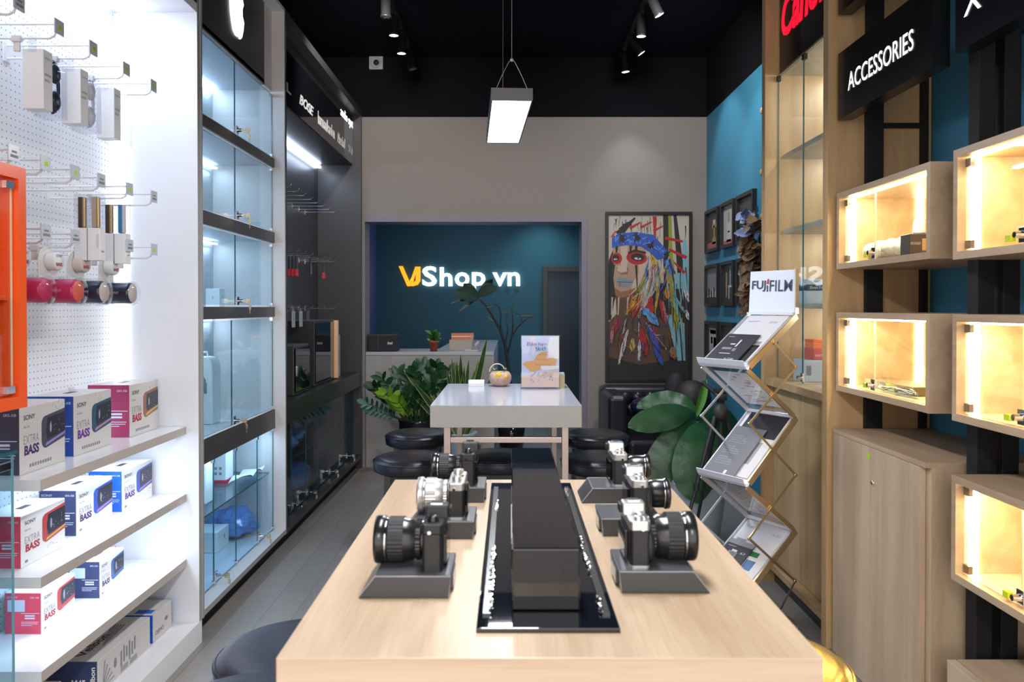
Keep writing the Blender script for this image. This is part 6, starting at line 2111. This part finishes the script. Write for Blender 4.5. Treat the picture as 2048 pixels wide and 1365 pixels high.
m.build('leaves', pm('deep_leaf', (0.010, 0.040, 0.022), 0.4), t)

# ---------------------------------------------------------------- armchair, banana plant, tripod
t = thing('armchair', 'black tufted leather armchair in the corner below the painting', 'armchair', (1.20, 6.85, 0))
SOFT = LEATHER
m = MB(); m.box(-0.40, 0.46, 0.20, 0.42, 0.20, 0.80); m.build('backrest', SOFT, t, 0.045, 4)
m = MB(); m.box(-0.40, -0.24, -0.36, 0.30, 0.08, 0.78); m.build('armrest', SOFT, t, 0.04, 4)
m = MB(); m.box(0.32, 0.46, -0.36, 0.30, 0.08, 0.66); m.build('armrest', SOFT, t, 0.04, 4)
m = MB(); m.box(-0.24, 0.32, -0.40, 0.22, 0.10, 0.42); m.build('seat', SOFT, t, 0.04, 4)
m = MB()
for i in range(5):
    for j in range(3):
        m.ball((-0.18 + i * 0.11 + (0.05 if j % 2 else 0), 0.195, 0.50 + j * 0.10), (0.058, 0.03, 0.055), 12)
m.build('tufting', SOFT, t)
for x in (-0.34, 0.40):
    for y in (-0.30, 0.36):
        MB().box(x - 0.02, x + 0.02, y - 0.02, y + 0.02, 0, 0.09).build('leg', BLACK, t)
m = MB()
m.ball((0, 0, 0), (0.23, 0.07, 0.10), 20)
for p in m.v:
    p.z += 0.004 * math.sin(p.x * 90)
single('cushion', MB() if False else m, pm('glossy_navy_fabric', (0.02, 0.018, 0.05), 0.15, bump=0.8, bscale=45), 'shiny dark quilted cushion standing on the black armchair', 'cushion', None, Matrix.Translation((1.27, 6.93, 0.62)) @ Matrix.Rotation(0.15, 4, 'Y'))
# big rounded dark brown bundle resting in the chair
HAIR = pm('dark_brown_ribbed', (0.020, 0.012, 0.010), 0.55, noise=0.5, nscale=30, bump=0.8, bscale=60)
m = MB()
m.ball((0, 0, 0.08), (0.16, 0.15, 0.155), 40)
m.v = [Vector((p.x * (1 + 0.02 * math.sin(26 * math.atan2(p.z - 0.05, p.x))), p.y, p.z)) for p in m.v]
m.v = [Vector((p.x, p.y, max(p.z, 0.0))) for p in m.v]
t = thing('bag', 'dark brown rounded ribbed bag heaped on the right of the armchair', 'bag', (1.50, 6.60, 0.664))
m.build('body', HAIR, t)
m = MB(); m.ball((-0.11, 0.09, 0.13), (0.10, 0.08, 0.16), 24); m.build('flap', BLACKM, t)


def banana():
    X_, Y_ = 1.13, 4.90
    t = thing('banana_plant', 'young banana plant with drooping broad leaves in a pale pot', 'potted plant', (X_, Y_, 0))
    m = MB()
    m.lathe([(0.0, 0), (0.14, 0), (0.20, 0.44), (0.205, 0.45), (0.19, 0.45), (0.18, 0.41), (0, 0.40)], n=36)
    m.build('pot', POTW, t)
    MB().lathe([(0, 0.405), (0.178, 0.405)], n=24).build('soil', SOIL, t)
    s = F / Y_
    m = MB()
    m.tube([(0, 0, 0.40), (0.0, 0, 0.62), (0.01, 0, 0.80)], [0.035, 0.03, 0.022], 12)
    m.build('stem', pm('banana_stem', (0.12, 0.22, 0.04), 0.4), t)
    m = MB()
    def pth(pts, fold=0.12):
        """broad leaf along a spine; each point is (pixel x, pixel y, half width in pixels, forward offset)"""
        C_ = [Vector(((a - 1020) / s - X_, d_, 1.5 - (b - 615) / s)) for a, b, w_, d_ in pts]
        W_ = [w_ / s for a, b, w_, d_ in pts]
        # smooth resampling
        def cr(P, u):
            n_ = len(P) - 1
            i = min(int(u * n_), n_ - 1)
            f = u * n_ - i
            p0, p1, p2, p3 = P[max(i - 1, 0)], P[i], P[i + 1], P[min(i + 2, n_)]
            return 0.5 * ((2 * p1) + (p2 - p0) * f + (2 * p0 - 5 * p1 + 4 * p2 - p3) * f * f + (3 * p1 - p0 - 3 * p2 + p3) * f ** 3)
        vs, fs = [], []
        NN = 18
        for i in range(NN + 1):
            u = i / NN
            c, w_ = cr(C_, u), max(0.002, cr(W_, u))
            d2 = (cr(C_, min(1, u + 0.03)) - cr(C_, max(0, u - 0.03))).normalized()
            sd = d2.cross(Vector((0, -1, 0.35))).normalized()
            nn = sd.cross(d2).normalized()
            for q_ in (-1, -0.55, 0, 0.55, 1):
                vs.append(c + sd * (q_ * w_) - nn * (abs(q_) * w_ * fold + 0.006 * math.sin(u * 34 + q_) * abs(q_)))
        for i in range(NN):
            for j in range(4):
                fs.append((i * 5 + j, i * 5 + j + 1, (i + 1) * 5 + j + 1, (i + 1) * 5 + j))
        m.add(vs, fs, 0, True)
    pth([(1397, 838, 5, 0), (1375, 812, 16, 0.05), (1340, 806, 22, 0.10), (1300, 812, 14, 0.12), (1280, 822, 2, 0.12)])
    pth([(1395, 842, 5, 0), (1372, 826, 14, -0.05), (1335, 828, 26, -0.10), (1290, 836, 24, -0.14), (1262, 842, 14, -0.16), (1248, 846, 2, -0.17)])
    pth([(1396, 845, 6, -0.02), (1362, 862, 26, -0.08), (1332, 900, 36, -0.12), (1308, 940, 30, -0.13), (1288, 972, 3, -0.13)])
    pth([(1398, 845, 8, -0.04), (1388, 868, 34, -0.16), (1380, 912, 48, -0.22), (1376, 955, 40, -0.24), (1380, 990, 4, -0.24)])
    pth([(1403, 845, 6, 0), (1425, 836, 16, 0.04), (1452, 842, 24, 0.08), (1474, 868, 20, 0.10), (1482, 900, 3, 0.10)])
    pth([(1402, 848, 6, -0.02), (1418, 874, 24, -0.06), (1428, 915, 32, -0.08), (1424, 955, 24, -0.09), (1412, 985, 3, -0.09)])
    m.build('leaves', LEAFB, t)
    m = MB()
    leaf(m, (0.01, 0, 0.83), (0.28, 0, 1), 0.24, 0.055, 0.0, 0.9, n=8, up=(0, -1, 0))
    m.build('young_leaf', LEAFBL, t)


banana()


def tripod():
    X_, Y_ = 1.16, 4.40
    t = thing('tripod', 'black camera tripod with pan handle standing before the banana plant', 'tripod', (X_, Y_, 0))
    m = MB()
    m.tube([(0, 0, 0.55), (0, 0, 0.98)], 0.013, 12)
    m.build('centre_column', RUBBER, t)
    m = MB()
    m.lathe([(0.0, 0.88), (0.034, 0.88), (0.040, 0.90), (0.036, 0.95), (0.02, 0.96), (0.02, 0.985), (0.034, 0.99), (0.034, 1.03), (0.0, 1.035)], n=20)
    m.box(-0.03, 0.03, -0.035, 0.035, 1.035, 1.05)
    m.build('head', RUBBER, t)
    MB().tube([(0, 0, 1.0), (-0.045, 0.02, 1.04), (-0.09, 0.05, 1.085)], [0.006, 0.010, 0.012], 10).build('pan_handle', RUBBER, t)
    for ax, ay in ((-0.30, -0.12), (-0.10, 0.30), (0.26, 0.05)):
        top = Vector((ax * 0.12, ay * 0.12, 0.90))
        ft = Vector((ax, ay, 0.004))
        md = top.lerp(ft, 0.42)
        md2 = top.lerp(ft, 0.72)
        m = MB()
        m.tube([top, md], 0.0125, 10)
        m.tube([md, md2], 0.0095, 10)
        m.tube([md2, ft], 0.007, 10)
        m.tube([md - Vector((0, 0, 0.02)), md + Vector((0, 0, 0.02))], 0.018, 10)
        m.tube([md2 - Vector((0, 0, 0.015)), md2 + Vector((0, 0, 0.015))], 0.014, 10)
        lg = m.build('leg', pm('tripod_blue_black', (0.02, 0.022, 0.03), 0.35), t)
        MB().ball(ft + Vector((0, 0, 0.008)), 0.012, 10).build('rubber_foot', RUBBER, lg)
    m = MB()
    for ax, ay in ((-0.30, -0.12), (-0.10, 0.30), (0.26, 0.05)):
        m.tube([(0, 0, 0.56), Vector((ax * 0.12, ay * 0.12, 0.90)).lerp(Vector((ax, ay, 0)), 0.36)], 0.004, 6)
    m.build('brace', RUBBER, t)


tripod()

# ---------------------------------------------------------------- folding brochure stand
RZ = math.atan2(-0.863, 0.504)
BM = Matrix.Translation((1.172, 3.93, 0)) @ Matrix.Rotation(RZ, 4, 'Z')
BS = thing('brochure_stand', 'zigzag aluminium brochure stand with a FUJIFILM header', 'brochure stand', (1.172, 3.93, 0), RZ)
BW = 0.278
zb = [1.458, 0.985, 0.46, 0.03]
zf = [1.235, 0.715, 0.235]
D_ = 0.30
ALU = pm('satin_aluminium', (0.62, 0.63, 0.68), 0.32, 0.6)
GALU = pm('gold_tinted_aluminium', (0.78, 0.60, 0.38), 0.28, 0.9)
RAILW = pm('white_tray', (0.68, 0.70, 0.78), 0.35)


def slab(m, ya, za, yb, zb_, x0, x1, th, mat=0):
    """thin board from (ya,za) to (yb,zb) spanning x0..x1, thickness th on its lower side"""
    d = Vector((0, yb - ya, zb_ - za)).normalized()
    n = Vector((0, d.z, -d.y))
    if n.z > 0:
        n = -n
    m.prism([(x0, ya, za), (x1, ya, za), (x1, yb, zb_), (x0, yb, zb_)], n * th, mat)


for i in range(3):
    m = MB()
    slab(m, 0, zb[i], -D_, zf[i], 0.0, BW, 0.006)
    tr = m.build('tray', RAILW, BS)
    for x in (-0.006, BW - 0.002):
        m = MB()
        slab(m, 0.004, zb[i] + 0.014, -D_ - 0.002, zf[i] + 0.014, x, x + 0.008, 0.030)
        m.build('side_rail', GALU if x > 0 else ALU, tr)
    m = MB()  # curved lip
    prof = [(-D_ + 0.004, zf[i] + 0.002), (-D_ - 0.004, zf[i] - 0.012), (-D_ - 0.016, zf[i] - 0.010), (-D_ - 0.028, zf[i] + 0.004), (-D_ - 0.038, zf[i] + 0.028)]
    for a, b in zip(prof, prof[1:]):
        m.prism([(-0.006, a[0], a[1]), (BW + 0.006, a[0], a[1]), (BW + 0.006, b[0], b[1]), (-0.006, b[0], b[1])], (0, 0.003, 0.002))
    m.build('lip', RAILW, tr)
    m = MB()
    m.box(0.0, BW, -0.012, 0.004, zb[i] + 0.006, zb[i] + 0.018)
    m.build('top_bar', RAILW, tr)
    if i < 3:
        m = MB()
        slab(m, -D_, zf[i] - 0.006, 0.0, zb[i + 1] + 0.02, 0.006, BW - 0.008, 0.003)
        rt = m.build('clear_panel', ACRYL, BS)
        for x in (-0.004, BW - 0.002):
            m = MB()
            slab(m, -D_, zf[i] - 0.004, 0.002, zb[i + 1] + 0.022, x, x + 0.007, 0.022)
            m.build('side_rail', GALU if x > 0 else ALU, rt)
# scissor arms
for sx, mt in ((-0.012, ALU), (BW + 0.008, GALU)):
    pts = [(-D_ / 2, (zb[0] + zf[0]) / 2), (0.0, 1.225), (-D_, 0.985), (0.0, 0.725), (-D_, 0.475), (0.0, 0.235), (-D_ * 0.6, 0.03)]
    for a, b in zip(pts, pts[1:]):
        m = MB()
        m.prism([(sx, a[0], a[1] + 0.007), (sx, a[0], a[1] - 0.007), (sx, b[0], b[1] - 0.007), (sx, b[0], b[1] + 0.007)], (0.004, 0, 0))
        m.tube([(sx - 0.002, b[0], b[1]), (sx + 0.006, b[0], b[1])], 0.008, 10)
        m.build('scissor_arm', mt if a[1] > 0.6 or sx < 0 else STEEL, BS)
MB().box(-0.01, BW + 0.01, -D_ - 0.02, -D_ + 0.01, 0, 0.02).box(-0.01, BW + 0.01, -0.02, 0.02, 0, 0.02).build('foot_bar', ALU, BS)
# header
m = MB()
m.prism([(0.0, 0.0, 1.475), (BW, 0.0, 1.475), (BW, 0.012, 1.675), (0.0, 0.012, 1.675)], (0, 0.008, 0))
hd = m.build('header', pm('header_white', (0.74, 0.76, 0.86), 0.35), BS, 0.002)
MB().box(BW, BW + 0.006, 0.0, 0.022, 1.47, 1.68).build('header_edge', GALU, hd)
tdir = (Vector((1, 0, 0)), Vector((0, 0.06, 1)).normalized())
txt('FUJ', (0.016, 0.0045, 1.575), tdir, 0.086, 0.054, pm('slate_letter', (0.03, 0.055, 0.10), 0.4), hd, bold=0.022)
txt('I', (0.109, 0.0045, 1.575), tdir, 0.008, 0.030, pm('slate_letter', (0, 0, 0)), hd, bold=0.04)
m = MB()
m.prism([(0.108, 0.0062, 1.612), (0.120, 0.0062, 1.612), (0.120, 0.0075, 1.636), (0.113, 0.0075, 1.636)], (0, -0.0008, 0))
m.build('red_mark', pm('red_letter', (0.65, 0.0, 0.03), 0.4), hd)
txt('FILM', (0.126, 0.0045, 1.575), tdir, 0.134, 0.054, pm('slate_letter', (0, 0, 0)), hd, bold=0.006)


def brochure(label, i, x0, x1, u0, u1, lift, cover, art, mats=None, ret=False):
    """booklet on tray i between fractions u0 (front) .. u1 (back) of its slope"""
    d = Vector((0, D_, (zb[i] - zf[i]))).normalized()
    n = Vector((0, -d.z, d.y))
    o = Vector((0, -D_, zf[i])) + n * lift
    L_ = math.hypot(D_, zb[i] - zf[i])
    org = o + d * (L_ * u0)
    M = BM @ Matrix(((1, 0, 0, x0), (0, d.y, n.y, org.y), (0, d.z, n.z, org.z), (0, 0, 0, 1)))
    W_, H_ = x1 - x0, L_ * (u1 - u0)
    e = thing('brochure', label, 'brochure', (0, 0, 0), 0, 'camera brochures in the zigzag stand')
    e.matrix_world = M
    MB().box(0, W_, 0, H_, 0, 0.004).build('booklet', [cover], e)
    m = MB()
    mt = [cover, pm('print_mid', (0.25, 0.26, 0.30), 0.4), pm('print_pale', (0.66, 0.66, 0.70), 0.4), INK, pm('print_green', (0.02, 0.16, 0.06), 0.4), pm('print_photo_blue', (0.06, 0.14, 0.34), 0.4)]
    for (a, b, c, dd, k) in art:
        m.box(a * W_, b * W_, c * H_, dd * H_, 0.004, 0.0044, k)
    if art:
        m.build('printed_art', mt, e)
    return e, W_, H_


COVW = pm('brochure_white', (0.62, 0.62, 0.68), 0.6, spec=0.2)
COVD = pm('brochure_black', (0.045, 0.045, 0.06), 0.45, spec=0.3)
COVG = pm('brochure_grey', (0.16, 0.165, 0.20), 0.5, spec=0.3)
TXT = ((1, 0, 0), (0, 1, 0))
e, W_, H_ = brochure('white camera brochure lettered GFX on the top tray', 0, 0.022, 0.255, 0.08, 0.99, 0.002, COVW,
                     [(.08, .95, .0, .34, 3), (.12, .42, .30, .46, 1), (.45, .68, .34, .52, 3), (.62, .92, .26, .42, 1), (.5, .62, .50, .56, 1), (.15, .3, .36, .42, 2)])
txt('FUJIFILM', (0.10 * W_, 0.84 * H_, 0.004), TXT, 0.28 * W_, 0.03 * H_, INKG, e)
txt('GFX', (0.66 * W_, 0.82 * H_, 0.004), TXT, 0.2 * W_, 0.045 * H_, INKG, e)
e, W_, H_ = brochure('black brochure lettered X-T200 lying lowest on the top tray', 0, 0.012, 0.205, 0.0, 0.56, 0.012, COVD,
                     [(.55, .60, .55, .80, 2), (.2, .5, .45, .52, 1), (.35, .5, .62, .66, 2), (.56, .66, .40, .5, 1), (.25, .6, .30, .32, 2)])
txt('X-T200', (0.55 * W_, 0.10 * H_, 0.004), TXT, 0.30 * W_, 0.06 * H_, PAPER, e, shear=0.2)
txt('FUJIFILM', (0.08 * W_, 0.88 * H_, 0.004), TXT, 0.2 * W_, 0.03 * H_, PAPER, e)
e, W_, H_ = brochure('black and white photo brochure on the second tray', 1, 0.03, 0.262, 0.06, 0.99, 0.002, COVW,
                     [(.0, .999, .62, 1.0, 3), (.10, .60, .0, .5, 2), (.5, .8, .2, .55, 1), (.2, .5, .62, .7, 1)])
e, W_, H_ = brochure('grey brochure back cover with fine print on the second tray', 1, 0.012, 0.195, 0.0, 0.74, 0.012, COVG, [])
for r in range(3):
    txt('lorem camera body\nlens and flash range\nsensor and viewfinder\nmovie and film modes'.replace('lorem ', ''), (0.12 * W_, (0.66 - 0.22 * r) * H_, 0.004), TXT, 0.55 * W_, 0.16 * H_, pm('fine_print', (0.40, 0.41, 0.46), 0.4), e)
MB().box(0.62 * W_, 0.70 * W_, 0.05 * H_, 0.12 * H_, 0.004, 0.0045).build('print', PAPER, e)
e, W_, H_ = brochure('white brochure lettered X-E3 with small colour photos on the lowest tray', 2, 0.02, 0.262, 0.05, 0.99, 0.002, COVW,
                     [(.55, .78, .44, .52, 4), (.60, .82, .22, .38, 5), (.50, .72, .04, .14, 4), (.45, .5, .22, .28, 1), (.05, .30, .50, .66, 1)])
txt('FUJIFILM', (0.08 * W_, 0.86 * H_, 0.004), TXT, 0.28 * W_, 0.035 * H_, INKG, e)
txt('X-E3', (0.72 * W_, 0.84 * H_, 0.004), TXT, 0.2 * W_, 0.035 * H_, INKG, e)
e, W_, H_ = brochure('dark brochure with a cameraman photo, lowest in the stand', 2, 0.012, 0.165, 0.0, 0.62, 0.012, COVD,
                     [(.0, .999, .88, 1.0, 1), (.25, .6, .2, .7, 1), (.35, .55, .5, .75, 2), (.05, .2, .1, .6, 1)])
txt('FUJIFILM', (0.10 * W_, 0.80 * H_, 0.004), TXT, 0.3 * W_, 0.03 * H_, PAPER, e)
txt('X-T', (0.70 * W_, 0.68 * H_, 0.004), TXT, 0.2 * W_, 0.05 * H_, PAPER, e)
# leaflets seen through the clear return panels
for i in (0, 1):
    a = Vector((0, -D_, zf[i] - 0.012))
    b_ = Vector((0, 0.0, zb[i + 1] + 0.010))
    d = (b_ - a).normalized()
    n = Vector((0, -d.z, d.y))
    if n.z < 0:
        n = -n
    org = a + d * 0.05 + n * 0.012
    M = BM @ Matrix(((1, 0, 0, 0.02), (0, d.y, n.y, org.y), (0, d.z, n.z, org.z), (0, 0, 0, 1)))
    if 'thin_sheet' not in MATS:
        q_, N_, L_, b_ = new_mat('thin_sheet')
        b_.inputs['Base Color'].default_value = (0.80, 0.78, 0.84, 1)
        b_.inputs['Roughness'].default_value = 0.6
        tl = N_.new('ShaderNodeBsdfTranslucent')
        tl.inputs[0].default_value = (0.80, 0.78, 0.84, 1)
        ms = N_.new('ShaderNodeMixShader')
        ms.inputs[0].default_value = 0.5
        L_.new(b_.outputs[0], ms.inputs[1])
        L_.new(tl.outputs[0], ms.inputs[2])
        L_.new(ms.outputs[0], N_['Material Output'].inputs['Surface'])
    e = thing('leaflet', ['mauve leaflet showing through the upper clear panel of the stand', 'pale pink leaflet showing through the lower clear panel of the stand'][i], 'leaflet')
    e.matrix_world = M
    MB().add([(0, 0, 0), (0.235, 0, 0), (0.235, 0.28, 0), (0, 0.28, 0)], [(0, 1, 2, 3)]).build('sheet', MATS['thin_sheet'], e)
    m = MB()
    rg = random.Random(i)
    for k in range(30):
        x, y = rg.uniform(0.02, 0.17), rg.uniform(0.02, 0.26)
        m.box(x, x + rg.uniform(0.01, 0.045), y, y + 0.003, -0.0005, 0, 0 if k % 5 else 1)
    m.build('print', [pm('mauve_print', (0.28, 0.26, 0.32), 0.5), pm('rose_print', (0.4, 0.15, 0.18), 0.5)], e)
